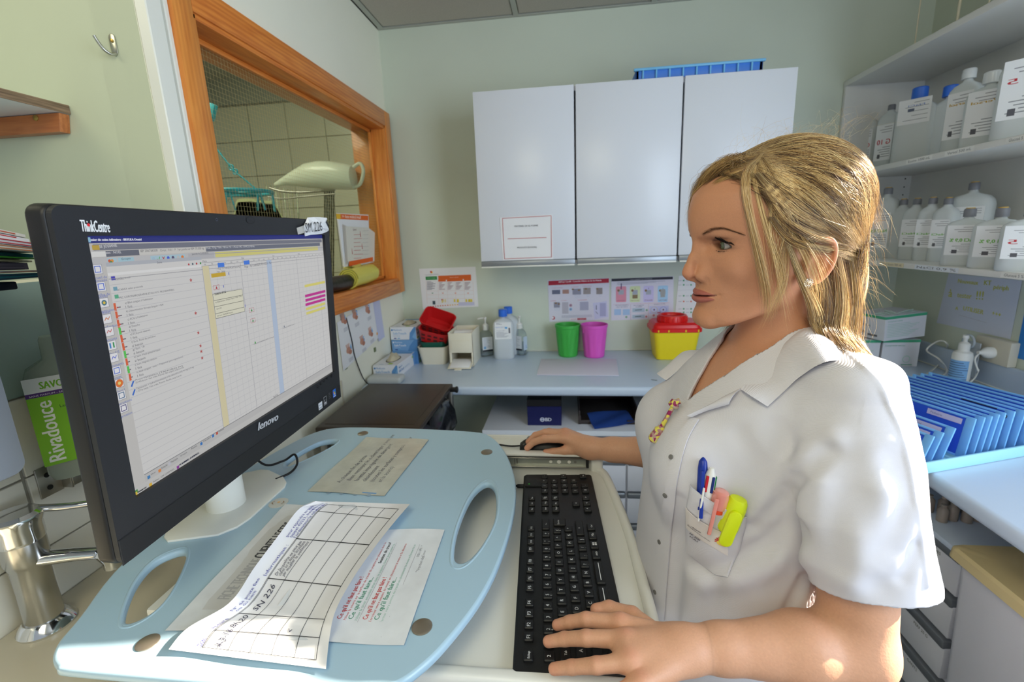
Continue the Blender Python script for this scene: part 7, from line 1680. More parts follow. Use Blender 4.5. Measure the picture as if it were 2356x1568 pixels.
    ear = smin(plate, rim, 2.5); ear = smax(ear, -ell(el, (2.5, 4.5, -3), (7.5, 6.5, 11)), 2.5)
    ear = ear+g3(el, (-2, 3, 13), (7, 6, 6), 1.6)
    ear = smin(ear, ell(el, (4, 0, -22.5), (5.8, 3.6, 6.5)), 3); ear = smin(ear, ell(el, (10, 1, -5), (3.0, 3.2, 5)), 2)
    d = smin(d, ear, 5)
    return d*.001
# ---- limbs
def A_(p, z): return atZ(p[0], p[1], z)
LW = np.array([.124, .445, 1.046]); LE = np.array([.314, .466, 1.038]); LS = np.array([.322, .524, 1.292])
RWr = np.array([.045, .928, 1.052]); RE = np.array([.262, .880, 1.062]); RS = np.array([.322, .796, 1.292])
Lf = [([A_((1282, 1437), 1.0275), A_((1311, 1430), 1.0355), A_((1349, 1424), 1.046), A_((1428, 1432), 1.052)], [.0066, .0074, .0084, .0098]),
      ([A_((1262, 1475), 1.0275), A_((1299, 1469), 1.0365), A_((1349, 1467), 1.049), A_((1440, 1470), 1.055)], [.0068, .0077, .0087, .0100]),
      ([A_((1275, 1538), 1.0275), A_((1316, 1534), 1.0365), A_((1372, 1530), 1.048), A_((1450, 1522), 1.053)], [.0066, .0074, .0083, .0098]),
      ([np.array([.006, .384, 1.0265]), np.array([.024, .386, 1.033]), np.array([.042, .389, 1.040]), np.array([.070, .398, 1.047])], [.0058, .0065, .0072, .0090])]
Lth = ([A_((1372, 1402), 1.0285), A_((1402, 1398), 1.032), A_((1455, 1414), 1.036), np.array([.104, .462, 1.038])], [.0078, .0088, .0098, .0130])
mzt = 1.040
Rf = [([A_((1213, 1030), 1.041), A_((1228, 1016), 1.053), A_((1252, 1009), 1.063), A_((1300, 1008), 1.066)], [.0066, .0075, .0085, .0102]),
      ([A_((1216, 1016), 1.044), A_((1232, 1001), 1.058), A_((1254, 995), 1.067), A_((1300, 998), 1.070)], [.0068, .0077, .0086, .0102]),
      ([np.array([-.075, .998, 1.036]), np.array([-.062, .997, 1.050]), np.array([-.045, .992, 1.060]), np.array([-.008, .978, 1.062])], [.0064, .0073, .0082, .0098]),
      ([np.array([-.055, 1.020, 1.033]), np.array([-.045, 1.018, 1.042]), np.array([-.030, 1.010, 1.050]), np.array([-.004, .994, 1.056])], [.0058, .0065, .0072, .0090])]
Rth = ([np.array([-.050, .942, 1.033]), np.array([-.034, .938, 1.036]), np.array([-.010, .935, 1.041]), np.array([.026, .935, 1.047])], [.0078, .0086, .0096, .0130])
def hand(P, fs, th, W_, E_):
    palm = cone(P, fs[1][0][3]*.5+fs[2][0][3]*.5+[0, 0, -.004], W_, .0165, .0185)
    for f, _ in fs: palm = smin(palm, cone(P, f[3], W_+(f[3]-fs[1][0][3])*[.25, .22, .2], .0105, .0165), .010)
    d = palm
    dd = None
    for f, r in fs:
        c_ = chain(P, f, r, .003); c_ = np.minimum(c_, c_)
        u_ = smin(palm, c_, .007); dd = u_ if dd is None else np.minimum(dd, u_)
    t_ = chain(P, th[0], th[1], .004); dd = np.minimum(dd, smin(palm, t_, .009))
    return dd
def arm(P, W_, E_, S_):
    m = E_*.68+W_*.32
    d = chain(P, [W_+(W_-E_)*.02, W_*.78+E_*.22, m, E_], [.0215, .0245, .0370, .0370], .012)
    # the wrist is wider than it is thick
    d = smin(d, chain(P, [E_, E_*.6+S_*.4, S_], [.0365, .0390, .034], .012), .016)
    return d
def lhand(P): return hand(P, Lf, Lth, LW, LE)
def gate(P, m, fn, far=.06):
    d = np.full(len(P), far, np.float32)
    if m.any(): d[m] = fn(P[m])
    return d
def skin(P):
    d = gate(P, (P[:, 2] > 1.30) & (P[:, 0] > .10) & (P[:, 1] > .5) & (P[:, 1] < .8), head)
    d = smin(d, cone(P, (.278, .652, 1.40), (.292, .655, 1.30), .0480, .054), .012)
    tor = torso(P)+np.interp(P[:, 2], [1.20, 1.275], [.015, .0085]).astype(P.dtype)
    tor = smin(tor, cone(P, LS, (.300, .62, 1.322), .036, .030), .03); tor = smin(tor, cone(P, RS, (.300, .69, 1.322), .036, .030), .03)
    d = smin(d, tor, .022)
    low = P[:, 2] < 1.40
    d = smin(d, gate(P, low & (P[:, 1] < .6), lambda p: arm(p, LW, LE, LS)), .02); d = smin(d, gate(P, low & (P[:, 1] > .7), lambda p: arm(p, RWr, RE, RS)), .02)
    hx = (P[:, 0] < .22) & (P[:, 2] < 1.12)
    d = smin(d, gate(P, hx & (P[:, 1] < .6), lhand), .014); d = smin(d, gate(P, hx & (P[:, 1] > .8), lambda p: hand(p, Rf, Rth, RWr, RE)), .014)
    return d
ZN = 1.345
V1, Q1 = surface(skin, (.13, .54, ZN-.01), (.40, .76, 1.62), .00092, lambda c: c[:, 2] > ZN)
V2, Q2 = surface(skin, (-.05, .36, 1.0), (.17, .54, 1.09), .00125, lambda c: c[:, 0] < .15)
V3, Q3 = surface(skin, (-.13, .34, .70), (.46, 1.06, ZN+.01), .0021, lambda c: (c[:, 2] < ZN+.0012) & ~((c[:, 0] < .149) & (c[:, 1] < .54) & (c[:, 2] > 1.0) & (c[:, 2] < 1.09)))
VV = np.concatenate([V1, V2, V3]); QQ = np.concatenate([Q1, Q2+len(V1), Q3+len(V1)+len(V2)])
print('skin', len(VV), len(QQ))
# skin tone by place: lips, make-up, blush, nails, knuckles; shade painted in the mouth line and nostrils
C = np.tile(np.array(lin((212, 160, 128))[:3]), (len(VV), 1)); q = toH(VV); x, y, z = q.T; ay = np.abs(y); hd = VV[:, 2] > 1.34
def tint(m, c, k=1.0):
    global C
    m = (np.clip(m, 0, 1)*k)[:, None]; C = C*(1-m)+np.array(lin(c)[:3])*m
fr_ = np.clip((x-20)/25, 0, 1)*hd
tint(np.clip((VV[:, 2]-1.25)/.12, 0, 1), (200, 140, 106), .8)
tint(fr_*np.exp(-((ay-48)/24)**2-((z+20)/22)**2), (196, 118, 92), .05)
tint(fr_*np.exp(-((ay)/9)**2-((z+22)/9)**2), (216, 130, 104), .4)
xl = 92.2-.0165*ay*ay; ux = np.clip(1-(ay/26)**2, 0, 1)
lz = np.maximum(((z+47.2+.0022*ay*ay+.9*np.exp(-(ay/4)**2))/(4.9*ux**.7+.1))**2, 0); lz2 = ((z+55.4-.003*ay*ay)/(5.9*ux**.8+.1))**2
lm = fr_*(x > xl-4)*(ay < 25.5)*np.clip((1.05-np.minimum(lz, lz2))/.25, 0, 1)
tint(lm, (166, 92, 86), .85)
dk = fr_*np.exp(-((z+50.9-.0040*ay*ay+.6*np.exp(-(ay/6)**2))/.8)**2)*(ay < 26.5); tint(dk, (80, 38, 36), .8)  # shade between the lips put into the skin colour
t = (ay-33)/13.2; tt = np.clip(1-t*t, 0, 1)
up = 15.6+6.0*tt**.75-t*1.4; lo_ = 15.2-4.6*tt**.85-t*1.4
inx = (np.abs(ay-32) < 15)*fr_
tint(inx*np.exp(-((z-up-.4)/1.9)**2)*(x < 92)*np.clip((t+.80)*2.5, 0, 1), (28, 20, 20), .95)
tint(inx*np.exp(-((z-lo_+.3)/1.0)**2)*(x < 92)*np.clip(.6+t*.5, .25, .95), (32, 22, 22), .9)
tint(fr_*np.exp(-((ay-34)/15)**2-((z-23.5)/4.2)**2), (116, 74, 62), .66)
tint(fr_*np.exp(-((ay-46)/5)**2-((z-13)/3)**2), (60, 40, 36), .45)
# eyebrow
bz = np.interp(ay, [19, 25, 35, 43, 52, 58], [29.0, 32.0, 36.4, 36.8, 31.5, 27]); bw = np.interp(ay, [12, 18, 34, 46, 58], [1.0, 2.3, 1.9, 1.2, .4])
tint(fr_*np.exp(-((z-bz)/bw)**2)*np.clip((ay-17)/4, 0, 1)*np.clip((58-ay)/5, 0, 1), (112, 70, 46), .6)
tint(fr_*g3(np.stack([x, ay, z], 1), (95, 7.2, -31), (6, 3.2, 3), 1.0), (70, 26, 20), .9)  # shade inside the nostrils put into the skin colour
for f_, r_ in Lf+[Lth]+Rf+[Rth]:
    tip_ = np.array(f_[0]); dd = np.linalg.norm(VV-tip_, axis=1); tint(np.exp(-(dd/.010)**2), (222, 140, 118), .45)
    for j_ in (1, 2): tint(np.exp(-(np.linalg.norm(VV-(np.array(f_[j_])+[0, 0, .008]), axis=1)/.006)**2), (206, 134, 110), .30)
    tint(np.exp(-(np.linalg.norm(VV-(np.array(f_[3])+[0, 0, .010]), axis=1)/.009)**2), (212, 138, 112), .4)
fl = rng.random((60, 3)); 
C = C*(1+.02*rng.standard_normal((len(C), 1)))
M_skin = mat('skin', (224, 172, 140), .46, attr='Col', sss=.12, bump=(420, .10), spec=.4)
person = obj('person', VV, QQ, M_skin, None, smooth=True, angle=0, col=np.c_[C, np.ones(len(C))])
person['label'] = 'blonde woman in a white tunic, one hand on the keyboard, one on the mouse'; person['category'] = 'person'
# eyes
for s_ in (1, -1):
    c_ = frH((67.0, 31*s_, 15.0)); ed = unit(HB.T@np.array([.985, -.04*s_+.05, -.05])); eu = unit(HB[2]-ed*(HB[2]@ed)); er_ = np.cross(eu, ed)
    fe = Fr(c_, er_, eu, ed); R0 = .0121; prof = []
    th = np.linspace(0, math.pi*.62, 40); V = []; F = []; CC = []; seg = 48
    for i, t_ in enumerate(th):
        rr = R0*math.sin(t_); zz_ = R0*math.cos(t_)+(.0005*max(0, 1-(t_/.45)**2))
        for k in range(seg):
            a_ = 2*math.pi*k/seg; V.append((rr*math.cos(a_), rr*math.sin(a_), zz_)); dg = math.degrees(t_)
            c0 = (10, 10, 10) if dg < 11 else ((96+18*math.sin(k*5), 104+14*math.sin(k*3), 78) if dg < 27 else ((34, 36, 32) if dg < 30.5 else (186, 176, 170))); CC.append(lin(c0))
    for i in range(len(th)-1):
        for k in range(seg): F.append([i*seg+k, i*seg+(k+1) % seg, (i+1)*seg+(k+1) % seg, (i+1)*seg+k][::-1])
    eo = obj('eye', fe(V), F, mat('eye_surface', (230, 220, 215), .08, attr='Col', coat=.8), person, smooth=True, angle=0, col=CC)
# lashes and eyebrow hairs
def hairs(name, curves, widths, m, parent, cols=None, sides=3):
    """many tapered strands as one mesh: curves (n, k, 3)"""
    Cc = np.asarray(curves, float); n, k, _ = Cc.shape; T = np.gradient(Cc, axis=1); T /= np.linalg.norm(T, axis=2, keepdims=True)+1e-12
    ref = rng.standard_normal((n, 1, 3)); N = np.cross(T, ref); N /= np.linalg.norm(N, axis=2, keepdims=True)+1e-12; Bn = np.cross(T, N)
    tp_ = (1-np.linspace(0, 1, k)**3*.85)[None, :, None]*np.asarray(widths).reshape(-1, 1, 1)
    V = np.stack([Cc+tp_*(math.cos(a_)*N+math.sin(a_)*Bn) for a_ in np.arange(sides)*2*math.pi/sides], 2).reshape(-1, 3)
    b = np.arange(n)[:, None, None]*(k*sides)+np.arange(k-1)[None, :, None]*sides; s0 = np.arange(sides)[None, None, :]; s1 = (s0+1) % sides
    F = np.stack([b+s0, b+s1, b+sides+s1, b+sides+s0], -1).reshape(-1, 4)
    cc = None
    if cols is not None: cc = np.repeat(cols.reshape(n*k, -1), sides, 0)
    return stuff(obj(name, V, F, m, parent, smooth=True, angle=0, col=cc))
lc = []; lw_ = []
for s_ in (1, -1):
    for up_ in (1, 0):
        for i in range(170 if up_ else 80):
            t_ = rng.uniform(-.85, .98); tt = max(0, 1-t_*t_); yy = 33+12.8*t_
            z_ = (15.6+6.0*tt**.75-t_*1.4) if up_ else (15.2-4.6*tt**.85-t_*1.4)
            x_ = 66.3+math.sqrt(max(1, 13.4**2-(yy-31)**2-(z_-15.2)**2)); L_ = (10.5+3.0*t_) if up_ else 5.5
            p0 = np.array([x_-.3, yy*s_, z_]); dr = unit([1, (t_*.6+rng.normal(0, .12))*s_, (.12 if up_ else -.40)+rng.normal(0, .08)])
            lw_.append(.00034 if up_ else .00016)
            lc.append([frH(p0+dr*L_*u_+np.array([0, 0, (1 if up_ else -.6)*3.2*u_*u_])*(1 if up_ else .5)) for u_ in np.linspace(0, 1, 6)])
hairs('eyelashes', lc, np.array(lw_), mat('mascara', (10, 8, 8), .5), person)
lc = []
for s_ in (1, -1):
    for i in range(170):
        yy = rng.uniform(19, 56); z0_ = np.interp(yy, [19, 25, 35, 43, 52, 58], [29.0, 32.0, 36.4, 36.8, 31.5, 27])+rng.normal(0, 1)*np.interp(yy, [12, 18, 34, 46, 58], [1.0, 1.6, 1.3, .9, .3])*.7
        Pq = frH((90, yy*s_, z0_)); p_ = Pq
        for _ in range(14): dd = float(head(np.array([p_], np.float32))[0]); p_ = p_+HB[0]*(-dd)
        dr = HB[1]*s_*1.0+HB[2]*np.interp(yy, [14, 30, 40, 57], [.5, .25, -.15, -.5])-HB[0]*np.interp(yy, [14, 57], [.25, .9])
        lc.append([p_+HB[0]*.0002*(1+2*u_)+unit(dr)*.0055*u_ for u_ in np.linspace(0, 1, 4)])
hairs('eyebrows', lc, np.full(len(lc), .00011), mat('eyebrow_hair', (104, 68, 44), .6), person)
# ================================================================ TUNIC
def pxs(pts, Y): return [atY(x, y, Y) for x, y in pts]
FOLDS = []; SEAM = []     # (points, width, amplitude): + ridge, - groove
FPX_ = [([(1900, 1035), (1850, 1080), (1790, 1150), (1735, 1215)], .010, -.010),
    ([(1915, 1010), (1860, 1050), (1800, 1110), (1745, 1180)], .013, .009),
    ([(1830, 1140), (1800, 1210), (1750, 1260)], .010, -.006),
    ([(1840, 1215), (1760, 1250), (1680, 1290), (1600, 1310)], .012, -.006),
    ([(1860, 1280), (1780, 1300), (1700, 1330), (1620, 1340)], .014, .006),
    ([(1700, 1000), (1740, 1060), (1770, 1130)], .012, -.004),
    ([(1790, 980), (1820, 1040), (1830, 1090)], .012, -.004),
    ([(1850, 940), (1850, 1010), (1840, 1070)], .014, .003),
    ([(1560, 1150), (1560, 1300), (1545, 1450)], .010, -.006),
    ([(1600, 1330), (1590, 1420), (1580, 1500)], .013, .006),
    ([(1650, 1340), (1650, 1430)], .010, -.004),
    ([(1850, 1330), (1815, 1400), (1800, 1460)], .006, -.006),
    ([(1950, 1050), (1990, 1150), (2020, 1260), (2030, 1350)], .018, -.006),
    ([(2060, 1060), (2075, 1160), (2060, 1260)], .014, -.005),
    ([(2030, 1140), (1990, 1240), (1950, 1330)], .016, .006),
    ([(1935, 1120), (1920, 1220), (1930, 1300)], .014, -.005),
    ([(2100, 1180), (2060, 1240), (2020, 1300)], .012, .004),
    ([(2110, 1260), (2080, 1330)], .008, -.004)]
SC = [(.315, .525, 1.318, .043, .040), (.312, .508, 1.285, .050, .044), (.303, .492, 1.245, .062, .046), (.306, .482, 1.20, .062, .047), (.316, .476, 1.16, .060, .047), (.326, .474, 1.12, .062, .047), (.331, .474, 1.08, .063, .047)]
SCn = np.array(SC)[::-1]
def sleeve(P, mir=False):
    x, y, z = P.T
    if mir: y = 1.318-y
    zt_ = z-(x-.30)*.10
    c = [np.interp(zt_, SCn[:, 2], SCn[:, i]) for i in (0, 1, 3, 4)]
    g = np.sqrt(((x-c[0])/c[2])**2+((y-c[1])/c[3])**2); d = (g-1)*np.minimum(c[2], c[3])
    d = smax(d, zt_-1.352, .03)
    hem = 1.113-(y-.475)*.3
    return d, hem-z
def foldf(P):
    o = np.zeros(len(P), np.float32); x, y, z = P.T
    o += .0012*np.sin(x*38+y*25+z*21)*np.sin(z*17-y*30+1.3)
    m = (y < .58) & (z > .95)
    if m.any(): o[m] += foldn(P[m])
    return o
def foldn(P):
    o = np.zeros(len(P), np.float32)
    for pts, w_, a_ in FOLDS:
        dm = None
        for i in range(len(pts)-1):
            e = cone(P, pts[i], pts[i+1], 0, 0); dm = e if dm is None else np.minimum(dm, e)
        o += a_*np.exp(-(dm/w_)**2)
    if not len(SEAM): return o
    dm = None
    for i in range(len(SEAM)-1):
        e = cone(P, SEAM[i], SEAM[i+1], 0, 0); dm = e if dm is None else np.minimum(dm, e)
    o += .0026*np.exp(-(dm/.0030)**2)
    return o
NKc = np.array([.283, .655])
def opening(P):
    """room for the neck and the V at the front"""
    x, y, z = P.T
    yy = np.abs(y-(.655-(.283-x).clip(0, .2)*.31))
    wv = np.interp(x, [.150, .158, .17, .20, .245, .283], [-.02, -.002, .008, .031, .052, .0625])
    v_ = np.maximum(np.maximum(yy-wv, x-.285), 1.2-z)
    nk = np.sqrt((x-.283)**2*.95+(y-.655)**2)-.0635
    nk = np.maximum(nk, 1.33-z)
    return np.minimum(v_, nk)
def cloth(P, th=.0060):
    t = torso(P); n_ = len(P); far = np.full(n_, .2, np.float32)
    sl, sr, hem = far.copy(), far.copy(), far*0-1
    m = (P[:, 1] < .56) & (P[:, 2] > 1.05)
    if m.any(): sl[m], hem[m] = sleeve(P[m])
    m = (P[:, 1] > .75) & (P[:, 2] > 1.05)
    if m.any(): sr[m], hem[m] = sleeve(P[m], True)
    fo = foldf(P)
    kb = np.interp(P[:, 2], [1.20, 1.28], [.004, .02]).astype(np.float32); outer = smin(smin(t, sl, kb), sr, kb)-fo
    inner_t = np.maximum(t+th, 1.17-P[:, 2]); inner_s = np.maximum(np.minimum(sl, sr)+th, P[:, 2]-1.27)
    d = np.maximum(outer, -(np.minimum(inner_t, inner_s)-fo))
    insl = (np.minimum(sl, sr) < t+.004) & (P[:, 2] < 1.25)
    d = np.where(insl, np.maximum(d, hem), d)
    d = np.maximum(d, .66-P[:, 2])
    return np.maximum(d, -opening(P))
def cloth_out(P):
    sl, h1 = sleeve(P); sr, h2 = sleeve(P, True); kb = np.interp(P[:, 2], [1.20, 1.28], [.004, .02]); d = smin(smin(torso(P), sl, kb), sr, kb)-foldf(P); return d
M_tun = mat('white_ribbed_cotton', (222, 220, 226), .85, spec=.2)
def ribs(m, vec, scale, st):
    nt = m.node_tree; N = nt.nodes.new; L = nt.links.new; tc = N('ShaderNodeTexCoord'); mp = N('ShaderNodeMapping'); mp.inputs['Rotation'].default_value = vec
    wv_ = N('ShaderNodeTexWave'); wv_.inputs['Scale'].default_value = scale; wv_.inputs['Distortion'].default_value = .15; wv_.inputs['Detail'].default_value = 1
    bp_ = N('ShaderNodeBump'); bp_.inputs['Strength'].default_value = st; bp_.inputs['Distance'].default_value = .0006
    n_ = N('ShaderNodeTexNoise'); n_.inputs['Scale'].default_value = 900; ad = N('ShaderNodeMath'); ad.operation = 'MULTIPLY_ADD'; ad.inputs[1].default_value = .35
    L(tc.outputs['Object'], mp.inputs[0]); L(mp.outputs[0], wv_.inputs['Vector']); L(tc.outputs['Object'], n_.inputs['Vector']); L(n_.outputs['Fac'], ad.inputs[0]); L(wv_.outputs['Fac'], ad.inputs[2]); L(ad.outputs[0], bp_.inputs['Height']); L(bp_.outputs[0], nt.nodes['Principled BSDF'].inputs['Normal'])
ribs(M_tun, (0, math.radians(-62), 0), 430, .35)
def hits(pxs_, t0=.25, t1=1.1):
    R_ = np.array([unit(ray(p)) for p in pxs_]); t = np.full(len(R_), t0)
    for _ in range(80):
        d = cloth_out(EYE+R_*t[:, None]).astype(float); t += np.where((d > .0001) & (t < t1), d*.65, 0)
    P_ = EYE+R_*t[:, None]; e = 1e-3
    G = np.stack([cloth_out(P_+v_)-cloth_out(P_-v_) for v_ in np.eye(3)*e], 1); G /= np.linalg.norm(G, axis=1, keepdims=True)+1e-12
    return P_, G
def hit(px):
    """photo ray onto the tunic surface -> point, normal"""
    P_, G = hits([px]); return P_[0], G[0]
for pts_, w_, a_ in FPX_: FOLDS.append((list(hits(pts_)[0]), w_, a_))
SEAM = list(hits([(1938, 800), (1990, 846), (2035, 905), (2068, 980), (2092, 1070), (2108, 1160), (2122, 1260), (2134, 1345)])[0])
TV, TQ = surface(cloth, (.06, .34, .655), (.47, .98, 1.40), .0019)
print('tunic', len(TV), len(TQ))
tunic = obj('tunic', TV, TQ, M_tun, person, smooth=True, angle=0)
tunic['label'] = 'white ribbed short sleeved tunic'
def cpatch(name, rows, off, th, m, parent, nu=8, smooth_=True, offs=None):
    """cloth piece on the tunic: rows of photo points (each row left->right); off = gap to the surface"""
    R_ = [spline(r, nu) for r in rows]; n_ = min(len(r) for r in R_); R_ = [r[np.linspace(0, len(r)-1, n_).astype(int)] for r in R_]
    G_ = spline(np.array(R_).reshape(len(R_), -1), 5).reshape(-1, n_, 2)
    V = []; ny_, nx_ = G_.shape[:2]; HP, HG = hits(G_.reshape(-1, 2)); HP = HP.reshape(ny_, nx_, 3); HG = HG.reshape(ny_, nx_, 3)
    for s_ in (0, 1):
        for j in range(ny_):
            for i in range(nx_):
                p, nn = HP[j, i], HG[j, i]; o_ = off if offs is None else offs(i/(nx_-1), j/(ny_-1)); V.append(p+nn*(o_+th*s_))
    F = []; k = ny_*nx_
    for j in range(ny_-1):
        for i in range(nx_-1): q_ = [j*nx_+i, j*nx_+i+1, (j+1)*nx_+i+1, (j+1)*nx_+i]; F.append(q_); F.append([x_+k for x_ in q_][::-1])
    e = [i for i in range(nx_)]+[(j+1)*nx_-1 for j in range(1, ny_)]+[(ny_-1)*nx_+i for i in range(nx_-2, -1, -1)]+[j*nx_ for j in range(ny_-2, 0, -1)]
    for a_, b_ in zip(e, e[1:]+e[:1]): F.append([a_, a_+k, b_+k, b_])
    return obj(name, V, F, m, parent, smooth=True, angle=50)
# front placket, pocket, badge
cpatch('placket', [[(1592, 962), (1562, 1010), (1540, 1090), (1526, 1180), (1514, 1290), (1502, 1420)], [(1610, 966), (1582, 1016), (1562, 1095), (1550, 1185), (1540, 1295), (1530, 1425)]][::-1], .0012, .0022, M_tun, tunic)
for p in ((1548, 1052), (1534, 1136), (1522, 1245), (1512, 1360)): 
    c_, nn = hit(p); u_ = unit(np.cross(nn, [0, 0, 1])); lathe('button', [(.0032, 0), (.0032, .0010), (.0024, .0013), (.0006, .0010)], mat('dark_gap_button', (120, 118, 116), .3), tunic, 18, Fr(c_+nn*.0036, u_, np.cross(nn, u_), nn))  # buttons kept small and dark to stand for the shaded placket gaps
POF = lambda i, j: .0012+.0125*(1-j)**.8*max(0, math.sin(math.pi*i))**.6
pk = cpatch('pocket', [[(1588, 1112), (1625, 1135), (1670, 1158), (1718, 1186)], [(1580, 1190), (1615, 1215), (1660, 1238), (1702, 1256)], [(1582, 1268), (1612, 1292), (1642, 1318), (1676, 1326)]], .0010, .0016, M_tun, tunic, 6, offs=POF)
cpatch('pocket_hem', [[(1588, 1112), (1625, 1135), (1670, 1158), (1718, 1186)], [(1586, 1138), (1622, 1160), (1666, 1182), (1711, 1209)]], .0030, .0012, M_tun, tunic, 6, offs=lambda i, j: POF(i, j*.18)+.0014)
tb = [hit(p)[0]+hit(p)[1]*.0032 for p in ((1704, 1190), (1698, 1225), (1688, 1270), (1676, 1318))]
tube('pocket_stitching', spline(tb, 5), .0008, M_tun, tunic, 6)
# collar leaves: near one measured on the photograph, far one mirrored about the body
def leaf(name, inner, outer, m, lift0=.004, lift1=.007, nseg=8, roll=.010):
    """collar leaf between the neck edge and the outer edge (lists of world points)"""
    I = spline(inner, 6); O = spline(outer, 6); n_ = len(I); V = []
    for s_ in (0, 1):
        for j in range(nseg+1):
            t = j/nseg
            for i in range(n_):
                p = I[i]*(1-t)+O[i]*t; bow = math.sin(math.pi*min(1, t*1.0))*.006
                g = unit(p-np.array([.285, .655, p[2]-.05])); V.append(p+g*(bow+.0018*s_))
    k = (nseg+1)*n_; F = []
    for j in range(nseg):
        for i in range(n_-1): q_ = [j*n_+i, j*n_+i+1, (j+1)*n_+i+1, (j+1)*n_+i]; F.append(q_); F.append([x_+k for x_ in q_][::-1])
    e = [i for i in range(n_)]+[(j+1)*n_-1 for j in range(1, nseg+1)]+[nseg*n_+i for i in range(n_-2, -1, -1)]+[j*n_ for j in range(nseg-1, 0, -1)]
    for a_, b_ in zip(e, e[1:]+e[:1]): F.append([a_, a_+k, b_+k, b_])
    return obj(name, V, F, m, tunic, smooth=True, angle=60)
def out_(p, o=.004):
    """drop a world point onto the tunic surface along the direction away from the neck axis"""
    p = np.array(p, float)
    for _ in range(25):
        d = float(cloth_out(np.array([p]))[0]); e = 1e-3; g = unit(np.array([float(cloth_out(np.array([p+v_]))[0])-float(cloth_out(np.array([p-v_]))[0]) for v_ in np.eye(3)*e])); p = p-g*(d-o)*.7
    return p
oh = [out_((.375, .655, 1.335)), out_((.352, .575, 1.335))]+[hit(p)[0]+hit(p)[1]*.005 for p in ((1912, 838), (1850, 868), (1802, 905), (1767, 937))]
inn = [np.array([.347, .655, 1.375]), np.array([.330, .603, 1.378]), atY(1845, 758, .588), atY(1784, 812, .586), atY(1742, 852, .590), hit((1708, 898))[0]+hit((1708, 898))[1]*.004]
leaf('collar', inn, oh, M_tun)
lo_in = [hit(p)[0]+hit(p)[1]*.004 for p in ((1709, 896), (1672, 914), (1630, 938), (1592, 960))]; lo_out = [hit(p)[0]+hit(p)[1]*.006 for p in ((1682, 934), (1660, 940), (1630, 950), (1596, 966))]
leaf('lapel', lo_in, lo_out, M_tun, roll=.004, nseg=4)
mir = lambda p: np.array([p[0], 1.31-p[1], p[2]])
leaf('collar', [mir(p) for p in inn[::-1]], [mir(p) for p in oh[::-1]], M_tun)
leaf('lapel', [mir(p) for p in lo_in[::-1]], [mir(p)+[-.008, .018, .004] for p in lo_out[::-1]], M_tun, nseg=4)
# badge
bdg = thing('name_badge', 'name badge with red and yellow emblem stuck on the breast pocket', 'badge', hit((1630, 1215))[0])
bq = [[(1584, 1160), (1610, 1180), (1650, 1203), (1684, 1222)], [(1584, 1205), (1610, 1225), (1646, 1250), (1677, 1270)]]
def sh_badge():
    R_ = [spline(r, 4) for r in bq]; return R_
_o = cpatch('badge_card', bq, .0030, .0008, mat('badge_card', (236, 228, 222), .35), None, 4, offs=lambda i, j: POF(.04+i*.92, .30+j*.34)+.0022); _o.parent = bdg; _o.location = [_o.location[i]-bdg.location[i] for i in range(3)]
hp_ = hit((1630, 1215)); a_ = hit((1584, 1183))[0]; b_ = hit((1680, 1246))[0]; uu_ = unit(b_-a_); nn_ = unit(hp_[1]-uu_*(hp_[1]@uu_)); vv2 = np.cross(nn_, uu_)
P = Print(hp_[0]+nn_*.0112, uu_, vv2)
def cv(P, k):    # bend the print round the breast
    for i in range(len(P.V)):
        d_ = (P.V[i]-P.o)@P.u; P.V[i] = P.V[i]-np.outer(d_*d_*k, nn_)
for (p0, p1, t, c_, b2) in (((1596, 1192), (1614, 1201), 'ROESZ', (60, 50, 60), .0002), ((1594, 1198), (1613, 1208), 'Mélanie', (60, 50, 60), 0), ((1588, 1196), (1636, 1230), 'Etudiante en Soins Infirmiers', (90, 80, 90), 0), ((1593, 1214), (1614, 1228), 'I.F. 2020', (60, 50, 60), .0001), ((1594, 1222), (1611, 1233), 'I.F.M.S.', (60, 50, 60), .0001)): P.tpx(p0, p1, t, c_, bold=b2)
u_, v_ = P.uv((1660, 1232)); P.disc(u_+.003, v_-.002, .0065, (240, 208, 90), ry=.004)
for k in range(7): an = math.radians(60+28*k); P.line((u_-.001, v_+.001), (u_-.001+.0065*math.cos(an), v_+.001+.0065*math.sin(an)), .0016, (206, 70, 50))
bv = np.concatenate(P.V); cc_ = (bv-EYE)@RW; px_ = cc_[:, :2]/cc_[:, 2:]*FPX+[PW/2, PH/2]; hp2, hg2 = hits(px_)
of_ = np.array([POF(.04+.92*min(1, max(0, (a-1584)/100)), .47) for a in px_[:, 0]])+.0036
P.V = [hp2+hg2*of_[:, None]]
P.build('badge_print', PRINT, bdg)
# ================================================================ HAIR (head-local millimetres)
def hairvol(P, withhead=True):
    q = toH(P); x, y, z = q.T; ay = np.abs(y); qm = q.copy(); qm[:, 1] = ay
    crown = ell(q, (-22, 0, 52), (93, 80, 80)); front = ell(q, (18, 0, 46), (81, 75, 72))
    d = smin(crown, front, 12)
    if withhead: d = smin(d, gate(P, P[:, 2] > 1.44, head, 1.)*1000-3.5+np.clip(ay-72, 0, None)*1.6, 6)
    # the hairline: face and ears stay free
    xh = np.interp(z, [-60, -10, 12, 30, 50, 70, 84, 96, 110], [-22, -22, 4, 25, 36, 47, 56, 72, 122])
    d = smax(d, x-xh, 5)
    d = smax(d, -(z+np.interp(x, [-120, -40, -20, 10, 40], [30, 18, -6, 2, 10])), 8)
    lower = smin(ell(qm, (-68, 28, -52), (33, 34, 74)), ell(q, (-86, 0, -50), (24, 50, 80)), 14)
    lower = smax(lower, -ell(qm, (-8, 80, -12), (20, 16, 34)), 6)
    d = smin(d, lower, 14)
    if withhead: d = smax(d, -ell(qm, (-11, 88, -12), (15, 16, 21)), 3)
    return d*.001
